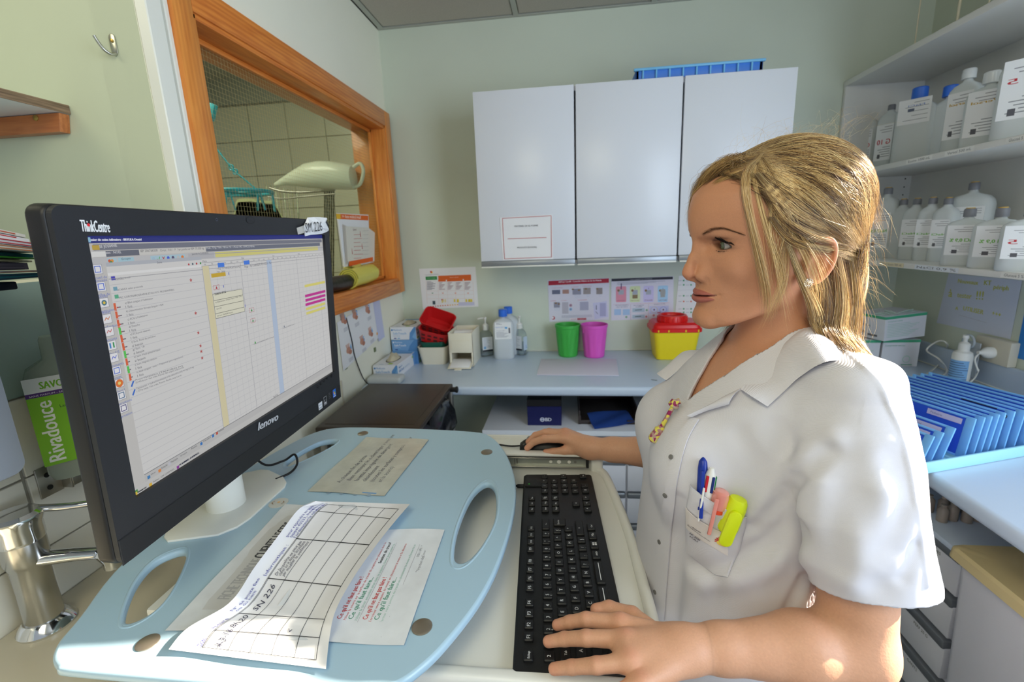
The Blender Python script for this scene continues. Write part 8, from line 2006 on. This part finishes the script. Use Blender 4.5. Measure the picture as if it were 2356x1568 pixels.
GV, GQ = surface(hairvol, (.13, .50, 1.32), (.42, .80, 1.65), .0022)
M_hbase = mat('hair_base', (104, 78, 46), .55, attr='Col', bump=(300, .5))
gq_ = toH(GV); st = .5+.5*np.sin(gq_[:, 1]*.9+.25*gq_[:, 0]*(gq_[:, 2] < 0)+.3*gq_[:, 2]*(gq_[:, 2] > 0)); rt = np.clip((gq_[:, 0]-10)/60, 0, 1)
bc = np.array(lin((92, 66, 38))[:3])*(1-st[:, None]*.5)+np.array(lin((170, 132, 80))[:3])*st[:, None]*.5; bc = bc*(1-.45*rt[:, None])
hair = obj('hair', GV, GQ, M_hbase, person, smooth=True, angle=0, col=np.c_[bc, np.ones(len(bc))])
hair['label'] = 'shoulder length blonde hair gathered up at the back'
def bez(ps, k):
    """smooth curve through control points for many strands: ps (n, m, 3) -> (n, k, 3)"""
    ps = np.asarray(ps, float); n, m, _ = ps.shape; t = np.linspace(0, m-1-1e-6, k); i = t.astype(int); f = (t-i)[None, :, None]
    a = ps[:, np.maximum(i-1, 0)]; b = ps[:, i]; c = ps[:, i+1]; d = ps[:, np.minimum(i+2, m-1)]
    return .5*((2*b)+(-a+c)*f+(2*a-5*b+4*c-d)*f*f+(-a+3*b-3*c+d)*f**3)
BL = np.array([lin(c)[:3] for c in ((236, 206, 146), (214, 176, 112), (186, 146, 88), (148, 110, 64), (104, 74, 44), (66, 46, 30))])
def colours(n, k, pr, root=.5, tip=.0, key=None):
    u_ = rng.random(n)
    if key is not None:
        kk_ = .5+.5*np.sin(key[:, 0]*.31+2.1*np.sin(key[:, 2]*.11)+key[:, 1]*.27); u_ = (.68*kk_+.32*u_); u_ = np.argsort(np.argsort(u_))/n
    ci = np.searchsorted(np.cumsum(pr), u_).clip(0, 5); c0 = BL[ci]*(1+.12*rng.standard_normal((n, 1))); t = np.linspace(0, 1, k)[None, :, None]
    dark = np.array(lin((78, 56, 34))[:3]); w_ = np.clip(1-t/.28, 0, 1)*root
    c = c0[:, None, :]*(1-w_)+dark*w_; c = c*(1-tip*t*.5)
    return np.concatenate([c.clip(0, 1), np.ones((n, k, 1))], 2)
def vol_r(D):
    """radius of the hair volume from its centre (-10,0,50) along unit directions D"""
    c0 = np.array([-10, 0, 50.]); r = np.zeros(len(D))
    for c, s in (((-22, 0, 52), (93, 80, 80)), ((18, 0, 46), (81, 75, 72))):
        o = (c0-np.array(c))/s; d = D/s; A = (d*d).sum(1); B_ = (o*d).sum(1); C_ = (o*o).sum()-1; r = np.maximum(r, (-B_+np.sqrt(np.maximum(B_*B_-A*C_, 0)))/A)
    return r
M_hair = mat('blonde_hair', (200, 160, 100), .34, attr='Col', spec=.7, coat=.15)
W = lambda L_: HC+(np.asarray(L_)/1000)@HB
c0 = np.array([-10, 0, 50.])
def sweep(n, roots, ends, k=14, lift=1.5, w_=(.16, .30), pr=(.26, .26, .2, .14, .09, .05), root=.6, wave=1.2):
    """strands lying on the hair volume from root to end points"""
    R_ = roots-c0; E_ = ends-c0; Rn = np.linalg.norm(R_, axis=1, keepdims=True); En = np.linalg.norm(E_, axis=1, keepdims=True)
    a = R_/Rn; b = E_/En; om = np.arccos(np.clip((a*b).sum(1), -1, 1))[:, None, None]; t = np.linspace(0, 1, k)[None, :, None]
    D = (np.sin((1-t)*om)*a[:, None]+np.sin(t*om)*b[:, None])/(np.sin(om)+1e-9); D /= np.linalg.norm(D, axis=2, keepdims=True)
    r = vol_r(D.reshape(-1, 3)).reshape(n, k, 1)
    tt = t[..., 0][..., None]; bl = np.clip((tt-.80)/.20, 0, 1)**1.5
    base = r+(lift+rng.uniform(-1.2, 2.4, (n, 1, 1)))*np.sin(math.pi*np.clip(tt*.9+.1, 0, 1))+wave*np.sin(tt*6+rng.uniform(0, 6, (n, 1, 1)))*.6
    rr = base*(1-bl)+En[:, None]*bl
    return c0+D*rr
def U(a, b, n): return rng.uniform(a, b, n)
ST = []; SC_ = []; SW = []
def COLH(P):
    # the collar leaf stands about 7 mm proud of the tunic
    w_ = W(P); return (cloth_out(w_.astype(np.float32)).astype(float)*1000)-7.0
def push(L_, fn, m, it=2):
    n, k, _ = L_.shape; P = L_.reshape(-1, 3).copy()
    for _ in range(it):
        d = fn(W(P).astype(np.float32)).astype(float)*1000; o = P-np.array([-10, 0, np.nan]); o[:, 2] = np.where(P[:, 2] > 50, P[:, 2]-50, 0); o /= np.linalg.norm(o, axis=1, keepdims=True)+1e-9
        P = P+o*np.clip(m-d, 0, 12)[:, None]
    return P.reshape(n, k, 3)
def addst(L_, pr, w0, w1, root=.5, tip=0, pf=None, pm=1.5):
    if L_[:, -1, 2].mean() < -90:      # long hair falls over the collar, not through it
        n, k, _ = L_.shape; P = L_.reshape(-1, 3).copy(); near = P[:, 1] > 10
        for _ in range(4):
            d = cloth_out(W(P).astype(np.float32)).astype(float)*1000; d = np.minimum(d, COLH(P)); P[:, 1] += np.where(near, np.clip(2.5-d, 0, 9), 0)
        L_ = P.reshape(n, k, 3)
    if pf is not None: L_ = push(L_, pf, pm)
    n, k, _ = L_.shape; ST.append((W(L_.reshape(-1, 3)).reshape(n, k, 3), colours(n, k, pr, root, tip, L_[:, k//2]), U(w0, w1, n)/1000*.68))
PA = (.27, .19, .16, .16, .14, .08); PD = (.03, .08, .19, .28, .26, .16); PB = (.45, .3, .15, .07, .03, 0)
# A: crown swept back to the gathering point
for n, fx in ((1500, 0), (2600, 1), (900, 2), (700, 3)):
    if fx == 0:      # from the front over the top to the back
        r = np.stack([U(20, 76, n), U(-50, 40, n), U(88, 116, n)], 1); e = np.stack([U(-112, -98, n), r[:, 1]*.6+U(-8, 8, n), U(4, 40, n)], 1)
    elif fx == 1:    # from the parting down over the near side
        r = np.stack([U(-20, 72, n), U(8, 50, n), U(96, 124, n)], 1); q_ = U(0, 1, n)+np.clip((30-r[:, 0])/200, -.2, .2); q_ = q_.clip(0, 1); e = np.stack([-52-54*q_, 76-46*q_**1.5+U(-5, 5, n), U(-4, 12, n)+16*q_], 1)
    elif fx == 2:    # the far side
        r = np.stack([U(-10, 60, n), U(-66, -40, n), U(60, 110, n)], 1); e = np.stack([U(-112, -60, n), U(-60, -20, n), U(-5, 34, n)], 1)
    else:            # crown itself
        r = np.stack([U(-60, 20, n), U(-40, 60, n), U(104, 128, n)], 1); e = np.stack([U(-114, -100, n), U(-10, 50, n), U(8, 44, n)], 1)
    L_ = sweep(n, r, e, 15); addst(L_, PA if fx != 3 else PD, .16, .30, .75 if fx == 0 else .6, pf=lambda p: hairvol(p), pm=.8)
# B: hair hanging from the gathering point to the shoulders
n = 2600; a0 = U(-1, 1, n); 
s0 = np.stack([-106+30*np.abs(a0)**1.5+U(-8, 6, n), a0*62, 12+U(-10, 16, n)], 1)
s1 = np.stack([-110+36*np.abs(a0)**1.6+U(-7, 6, n), a0*62+U(-5, 5, n), -28+U(-8, 8, n)], 1)
s2 = np.stack([-104+40*np.abs(a0)**1.4+U(-9, 9, n), a0*64+U(-7, 7, n), -78+U(-8, 8, n)], 1)
ln = U(-166, -118, n); s3 = np.stack([-92+50*np.abs(a0)+U(-14, 14, n), a0*64+U(-9, 9, n), ln], 1)
addst(bez(np.stack([s0, s1, s2, s3], 1), 14), PA, .18, .34, .0, .45, pf=lambda p: hairvol(p, False), pm=1.2)
# dark layer under the ear, brownish
n = 700; a0 = U(.35, 1, n)*np.where(rng.random(n) < .75, 1, -1)
s0 = np.stack([U(-60, -24, n), a0*66, U(-24, 0, n)], 1); s1 = s0+np.stack([U(-8, 2, n), -a0*4, np.full(n, -38.)], 1); s2 = s1+np.stack([U(-4, 12, n), -a0*8, np.full(n, -36.)], 1); s3 = s2+np.stack([U(4, 26, n), -a0*6, U(-44, -18, n)], 1)
addst(bez(np.stack([s0, s1, s2, s3], 1), 13), (.05, .15, .25, .25, .2, .1), .18, .32, .2, .3)
# C: locks falling over temple and cheek, traced on the photograph
pfun = lambda p: np.minimum(head(p), hairvol(p))
def lock(pts, lat, n, spread, pr=PB, w0=.14, w1=.26, end_sp=2.2, kk=16):
    base = np.array([hpx(x, y, l) for (x, y), l in zip(pts, lat)]); m = len(base)
    o = rng.standard_normal((n, 1, 3))*np.array([spread, spread*.5, spread*.4]); g = np.linspace(.35, 1, m)[None, :, None]; tw = rng.standard_normal((n, 1, 3))*np.array([1, .6, 1.4])*end_sp*(np.linspace(0, 1, m)**2)[None, :, None]
    L_ = bez(base[None]+o*g+tw, kk); cut = rng.uniform(.80, 1.0, n)
    idx = np.linspace(0, 1, kk)[None]*cut[:, None]*(kk-1); i0 = idx.astype(int).clip(0, kk-2); f = (idx-i0)[..., None]; L_ = np.take_along_axis(L_, i0[..., None], 1)*(1-f)+np.take_along_axis(L_, i0[..., None]+1, 1)*f
    addst(L_, pr, w0, w1, .55, pf=pfun, pm=1.2)
lock([(1752, 358), (1714, 392), (1712, 450), (1728, 520), (1746, 600), (1762, 680), (1766, 735)], [30, 48, 62, 68, 69, 66, 62], 110, 3.2)
lock([(1756, 360), (1722, 396), (1722, 470), (1742, 560), (1764, 650), (1768, 700), (1762, 722)], [30, 50, 64, 70, 71, 68, 64], 70, 3.4)
lock([(1745, 372), (1738, 410), (1752, 480), (1776, 560), (1798, 620), (1796, 670), (1770, 720)], [30, 52, 66, 72, 75, 72, 66], 90, 2.6)
lock([(1750, 374), (1770, 420), (1792, 500), (1806, 580), (1802, 650), (1780, 705), (1756, 760)], [32, 54, 68, 74, 76, 72, 64], 55, 4)
lock([(1758, 378), (1790, 430), (1812, 500), (1814, 540), (1802, 590), (1800, 640)], [34, 58, 70, 75, 76, 75], 60, 5.0, PA)
lock([(1765, 430), (1800, 500), (1838, 560), (1866, 620), (1880, 680), (1874, 720)], [56, 70, 78, 86, 86, 82], 50, 4.2)
lock([(1800, 470), (1838, 530), (1876, 585), (1900, 640), (1912, 700)], [68, 76, 86, 92, 88], 34, 4.6, end_sp=6)
lock([(1810, 540), (1830, 620), (1858, 690), (1868, 750), (1856, 820), (1850, 850)], [74, 80, 82, 78, 72, 68], 80, 3.0, PA)
lock([(1815, 560), (1850, 640), (1880, 700), (1890, 740), (1872, 780), (1866, 800)], [76, 84, 84, 80, 76, 74], 46, 5, end_sp=6)
lock([(1780, 450), (1772, 520), (1784, 600), (1800, 680), (1810, 740), (1800, 690)][:5], [62, 70, 74, 74, 70], 40, 5, end_sp=5)
lock([(1950, 560), (1966, 650), (1964, 740), (1940, 830), (1905, 886)], [52, 64, 76, 86, 92], 420, 8, PA, .14, .24, end_sp=5)
lock([(1925, 590), (1938, 690), (1922, 780), (1880, 860), (1844, 892)], [70, 78, 86, 92, 94], 420, 8, PA, .14, .24, end_sp=5)
lock([(1900, 640), (1900, 720), (1884, 800), (1846, 862)], [70, 78, 86, 90], 520, 8, PD, .14, .24, end_sp=6)
# side hair over the temple down to the ear, combed back
lock([(1745, 400), (1790, 450), (1850, 500), (1920, 530), (1975, 545)], [55, 68, 76, 70, 40], 260, 7, PA, end_sp=2)
lock([(1760, 440), (1800, 500), (1860, 540), (1925, 560), (1978, 570)], [62, 72, 79, 72, 40], 260, 7, PA, end_sp=2)
lock([(1775, 500), (1812, 545), (1865, 568), (1930, 580), (1978, 600)], [70, 76, 82, 74, 44], 160, 5, PA, end_sp=3)
# fringe swept over the far side of the forehead
n = 900
f0 = np.stack([U(44, 70, n), U(-10, 34, n), U(98, 113, n)], 1)
f1 = np.array([hpx(1690, 366, 10)])+rng.standard_normal((n, 3))*[6, 8, 3.0]; f2 = np.array([hpx(1640, 396, -2)])+rng.standard_normal((n, 3))*[4, 9, 4.0]; f3 = np.array([hpx(1607, 440, -22)])+rng.standard_normal((n, 3))*[2.5, 7, 6]; f4 = np.array([hpx(1590, 490, -38)])+rng.standard_normal((n, 3))*[2.5, 5, 9]
addst(bez(np.stack([f0, f1, f2, f3, f4], 1), 14), (.08, .22, .30, .22, .12, .06), .16, .28, .6, pf=lambda p: hairvol(p), pm=.8)
lock([(1735, 366), (1690, 372), (1650, 392), (1615, 425), (1596, 470), (1589, 520)], [28, 14, 0, -18, -32, -44], 260, 3.4, (.15, .3, .3, .15, .08, .02), end_sp=2)
lock([(1738, 372), (1700, 385), (1662, 402), (1630, 425)], [30, 22, 12, 0], 200, 3.2, (.0, .08, .25, .32, .25, .1), end_sp=2)
lock([(1742, 380), (1716, 396), (1684, 408), (1652, 424)], [40, 34, 26, 16], 260, 3.6, (.0, .08, .25, .32, .25, .1), end_sp=2)
lock([(1728, 372), (1672, 392), (1624, 430), (1599, 474), (1590, 516)], [24, 2, -20, -36, -46], 200, 3.4, PB, .14, .24, end_sp=2.5)
lock([(1700, 392), (1668, 404), (1636, 424), (1612, 452)], [22, 8, -6, -20], 200, 3.0, (.05, .15, .3, .25, .15, .1), .12, .2, end_sp=2)
# far side tips below the chin
lock([(1700, 640), (1695, 700), (1682, 745), (1660, 785)], [-60, -58, -54, -50], 170, 4, PD, end_sp=4)
# E: flyaways
n = 110; a = U(0, 1, n)
b0 = np.stack([U(-70, 60, n), U(-30, 60, n), U(112, 128, n)], 1); d1 = np.stack([U(-20, 14, n), U(-10, 16, n), U(8, 18, n)], 1)
b2 = b0+d1*1.6+np.stack([U(-26, 10, n), U(-14, 14, n), U(-8, 5, n)], 1)
addst(bez(np.stack([b0, b0+d1, b2, b2+np.stack([U(-18, 8, n), U(-8, 8, n), U(-16, 4, n)], 1)], 1), 12), PB, .06, .11, 0)
n = 120; b0 = np.stack([U(-112, -96, n), U(-10, 50, n), U(-60, 60, n)], 1); d1 = np.stack([U(-16, -3, n), U(-6, 12, n), U(-16, 0, n)], 1)
addst(bez(np.stack([b0, b0+d1, b0+d1*1.6+np.stack([U(-8, 6, n), U(-8, 8, n), U(-28, -8, n)], 1)], 1), 10), PB, .06, .11, 0)
n = 90; b0 = np.stack([U(-100, -40, n), U(30, 60, n), U(-90, -60, n)], 1); d1 = np.stack([U(-12, 14, n), U(0, 12, n), U(-34, -14, n)], 1)
addst(bez(np.stack([b0, b0+d1, b0+d1*1.6+np.stack([U(-10, 16, n), U(-8, 8, n), U(-20, -6, n)], 1)], 1), 10), PB, .06, .12, 0)
for (p0, p1, p2) in (((1738, 360), (1706, 300), (1708, 230)), ((1745, 350), (1735, 300), (1762, 262)), ((1760, 340), (1750, 300), (1790, 290))):
    L_ = bez(np.array([[hpx(*p0, 20), hpx(*p1, 22), hpx(*p2, 24)]]), 12); addst(L_, (1, 0, 0, 0, 0, 0), .06, .09, 0)
for i_, k_ in enumerate(sorted(set(s_[0].shape[1] for s_ in ST))):
    g = [s_ for s_ in ST if s_[0].shape[1] == k_]
    hairs('hair_strands', np.concatenate([s_[0] for s_ in g]), np.concatenate([s_[2] for s_ in g]), M_hair, hair, np.concatenate([s_[1] for s_ in g]))
print('strands', sum(len(s_[0]) for s_ in ST))
# ear stud
ec = frH((1.5, 82.5, -31.5)); eo_ = obj('ear_stud', *lathem([(.0052, 0), (.0052, .0008), (.0035, .0022), (.001, .0026)], 24, Fr(ec, HB[0], HB[2], HB[1])), mat('stud_metal', (214, 190, 160), .2, metal=.9), person, smooth=True)
for k in range(16):
    a_ = 2*math.pi*k/16
    for r_, o_ in ((.0048, 0), (.0030, .2)):
        p = ec+HB[0]*r_*math.cos(a_+o_)+HB[2]*r_*math.sin(a_+o_)+HB[1]*.0016; V, F = lathem([(.0007, -.0004), (.0008, .0002), (.0004, .0009)], 6, Fr(p, HB[0], HB[2], HB[1])); ST.append((V, F))
sv, sf = join(*[s_ for s_ in ST if isinstance(s_[1], list)]); stuff(obj('stud_crystals', sv, sf, mat('crystal', (235, 232, 225), .05, metal=.6), eo_))
# ================================================================ THINGS IN THE BREAST POCKET AND ON THE TUNIC, LEGS
def pocketframe(pb, pt, off):
    """frame along an item whose photographed foot is pb and tip pt, lying on the tunic"""
    (a, n1), (b, n2) = hit(pb), hit(pt); u = unit(b-a); n = unit(n1+n2); n = unit(n-u*(n@u)); return Fr(a+n*off, np.cross(u, n), n, u), np.linalg.norm(b-a)
M_bpen = mat('dark_blue_plastic', (20, 50, 150), .3); M_wpl = mat('white_plastic', (226, 224, 218), .3)
# blue pen with cap
fr, L_ = pocketframe((1612, 1150), (1617, 1050), .007)
t = thing('pen', 'pen with dark blue cap clipped at the left of the breast pocket', 'pen', fr.o)
lathe('barrel', [(.0035, L_-.062), (.0042, L_-.055)], M_bpen, t, 16, fr)
lathe('cap', [(.0052, L_-.056), (.0056, L_-.05), (.0056, L_-.012), (.0046, L_-.004), (.002, L_), (.0005, L_+.001)], M_bpen, t, 20, fr)
obj('clip', *boxm(-.0022, .0050, L_-.070, .0022, .0082, L_-.014, .001, 2, fr), M_bpen, t, smooth=True)
# four colour pen
fr, L_ = pocketframe((1618, 1165), (1634, 1075), .008)
t = thing('pen', 'white four colour pen with clip in the breast pocket', 'pen', fr.o)
lathe('barrel', [(.005, L_-.040), (.0060, L_-.037), (.0064, L_-.03), (.0062, L_-.006), (.0035, L_), (.003, L_+.003), (.0005, L_+.0035)], M_wpl, t, 24, fr)
for k, (c_, a) in enumerate((((20, 40, 110), 60), ((20, 120, 60), 10), ((190, 30, 40), 130), ((20, 20, 24), 250))):
    a = math.radians(a); o_ = fr([(.0056*math.cos(a), .0056*math.sin(a), L_-.016)])[0]; f2 = Fr(o_, fr.u, fr.v, fr.w); obj('colour_slider', *boxm(-.0016, -.0016, -.010, .0016, .0020, .010, .0006, 1, f2), mat('slider_%d' % k, c_, .3), t, smooth=True)
obj('clip', *boxm(-.0075, .0070, -.012, -.0050, .0095, L_-.020, .0008, 2, fr), M_wpl, t, smooth=True)
# orange highlighter with clear cap
fr, L_ = pocketframe((1640, 1185), (1656, 1118), .009)
t = thing('highlighter', 'orange highlighter with translucent cap in the middle of the breast pocket', 'highlighter', fr.o)
M_or = mat('orange_plastic', (240, 84, 50), .3); M_pk = mat('translucent_pink', (236, 150, 136), .25, trans=.2)
lathe('barrel', [(.006, L_-.030), (.0085, L_-.028), (.0090, L_-.02)], M_or, t, 24, fr); lathe('cap', [(.0096, L_-.022), (.0098, L_-.02), (.0098, L_-.008), (.0088, L_-.002), (.006, L_), (.001, L_)], M_pk, t, 24, fr)
obj('clip', *boxm(-.0085, .0092, -.014, -.0040, .0118, L_-.006, .001, 2, fr), M_pk, t, smooth=True)
# yellow highlighter
fr, L_ = pocketframe((1668, 1208), (1697, 1135), .0105)
t = thing('highlighter', 'fat fluorescent yellow highlighter at the right of the breast pocket', 'highlighter', fr.o)
M_yl = mat('fluorescent_yellow', (216, 232, 20), .38)
lathe('barrel', [(.008, .0), (.0105, .002), (.0105, L_-.015)], M_yl, t, 24, fr); lathe('cap', [(.0118, L_-.042), (.0122, L_-.038), (.0122, L_-.012), (.0112, L_-.004), (.009, L_), (.001, L_+.001)], M_yl, t, 28, fr, .85)
v, f = prismm([(-.0075+x, z) for x, z in rrect(0, -.012, .015, L_-.010, .007, 6)], .0100, .0150, Fr(fr.o, fr.u, fr.w, fr.v), .002); obj('clip', v, f, M_yl, t, smooth=True)
# patterned fob hanging from the placket
M_fb = mat('patterned_fabric', (214, 196, 70), .6); nt = M_fb.node_tree; vo = nt.nodes.new('ShaderNodeTexVoronoi'); vo.inputs['Scale'].default_value = 260; cr = nt.nodes.new('ShaderNodeValToRGB'); cr.color_ramp.elements[0].color = lin((226, 214, 90)); cr.color_ramp.elements[1].color = lin((150, 30, 90)); cr.color_ramp.elements[0].position = .35; cr.color_ramp.elements[1].position = .8; e_ = cr.color_ramp.elements.new(.55); e_.color = lin((200, 180, 160)); tc = nt.nodes.new('ShaderNodeTexCoord')
nt.links.new(tc.outputs['Object'], vo.inputs['Vector']); nt.links.new(vo.outputs['Color'], cr.inputs[0]); nt.links.new(cr.outputs[0], nt.nodes['Principled BSDF'].inputs['Base Color'])
fy = .612
a, b, c_, d_ = atY(1554, 926, fy), atY(1533, 962, fy-.004), atY(1520, 985, fy-.006), atY(1500, 1016, fy-.006)
t = thing('watch_fob', 'small yellow and purple patterned fob hanging from the front of her tunic', 'fob', a)
tube('knot', spline([a+[.006, 0, .003], a, a-[.004, 0, .006]], 4), [.004]*4+[.007]*4+[.005], M_fb, t, 12); tube('strap', spline([a, b, c_], 5), .0030, M_fb, t, 8); tube('body', spline([c_+(b-c_)*.3, c_, (c_+d_)/2, d_], 5), [.003]*3+[.005]*3+[.0072]*4+[.0078]*4+[.006, .003], M_fb, t, 14)
# trousers and shoes below the tunic
def lofts(nm, secs, m): 
    rings = [[(cx+a*math.cos(t_), cy+b*math.sin(t_), z) for t_ in np.linspace(0, 2*math.pi, 28, endpoint=False)] for (z, cx, cy, a, b) in secs]; v, f = loftm(rings); return obj(nm, v, f, m, person, smooth=True, angle=60)
M_tr = mat('white_trousers', (226, 226, 230), .85)
for s_ in (-1, 1):
    cy = .66+.085*s_
    lofts('trouser_leg', [(.09, .315, cy, .060, .055), (.10, .315, cy, .062, .058), (.30, .31, cy, .066, .062), (.48, .30, cy, .070, .066), (.66, .29, cy, .088, .080), (.80, .285, cy, .105, .088)], M_tr)
    lofts('clog', [(.002, .275, cy, .120, .042), (.02, .275, cy, .124, .046), (.045, .28, cy, .118, .044), (.075, .30, cy, .080, .040), (.10, .315, cy, .045, .036)], mat('white_clog', (220, 220, 222), .4))
bpy.context.view_layer.update()
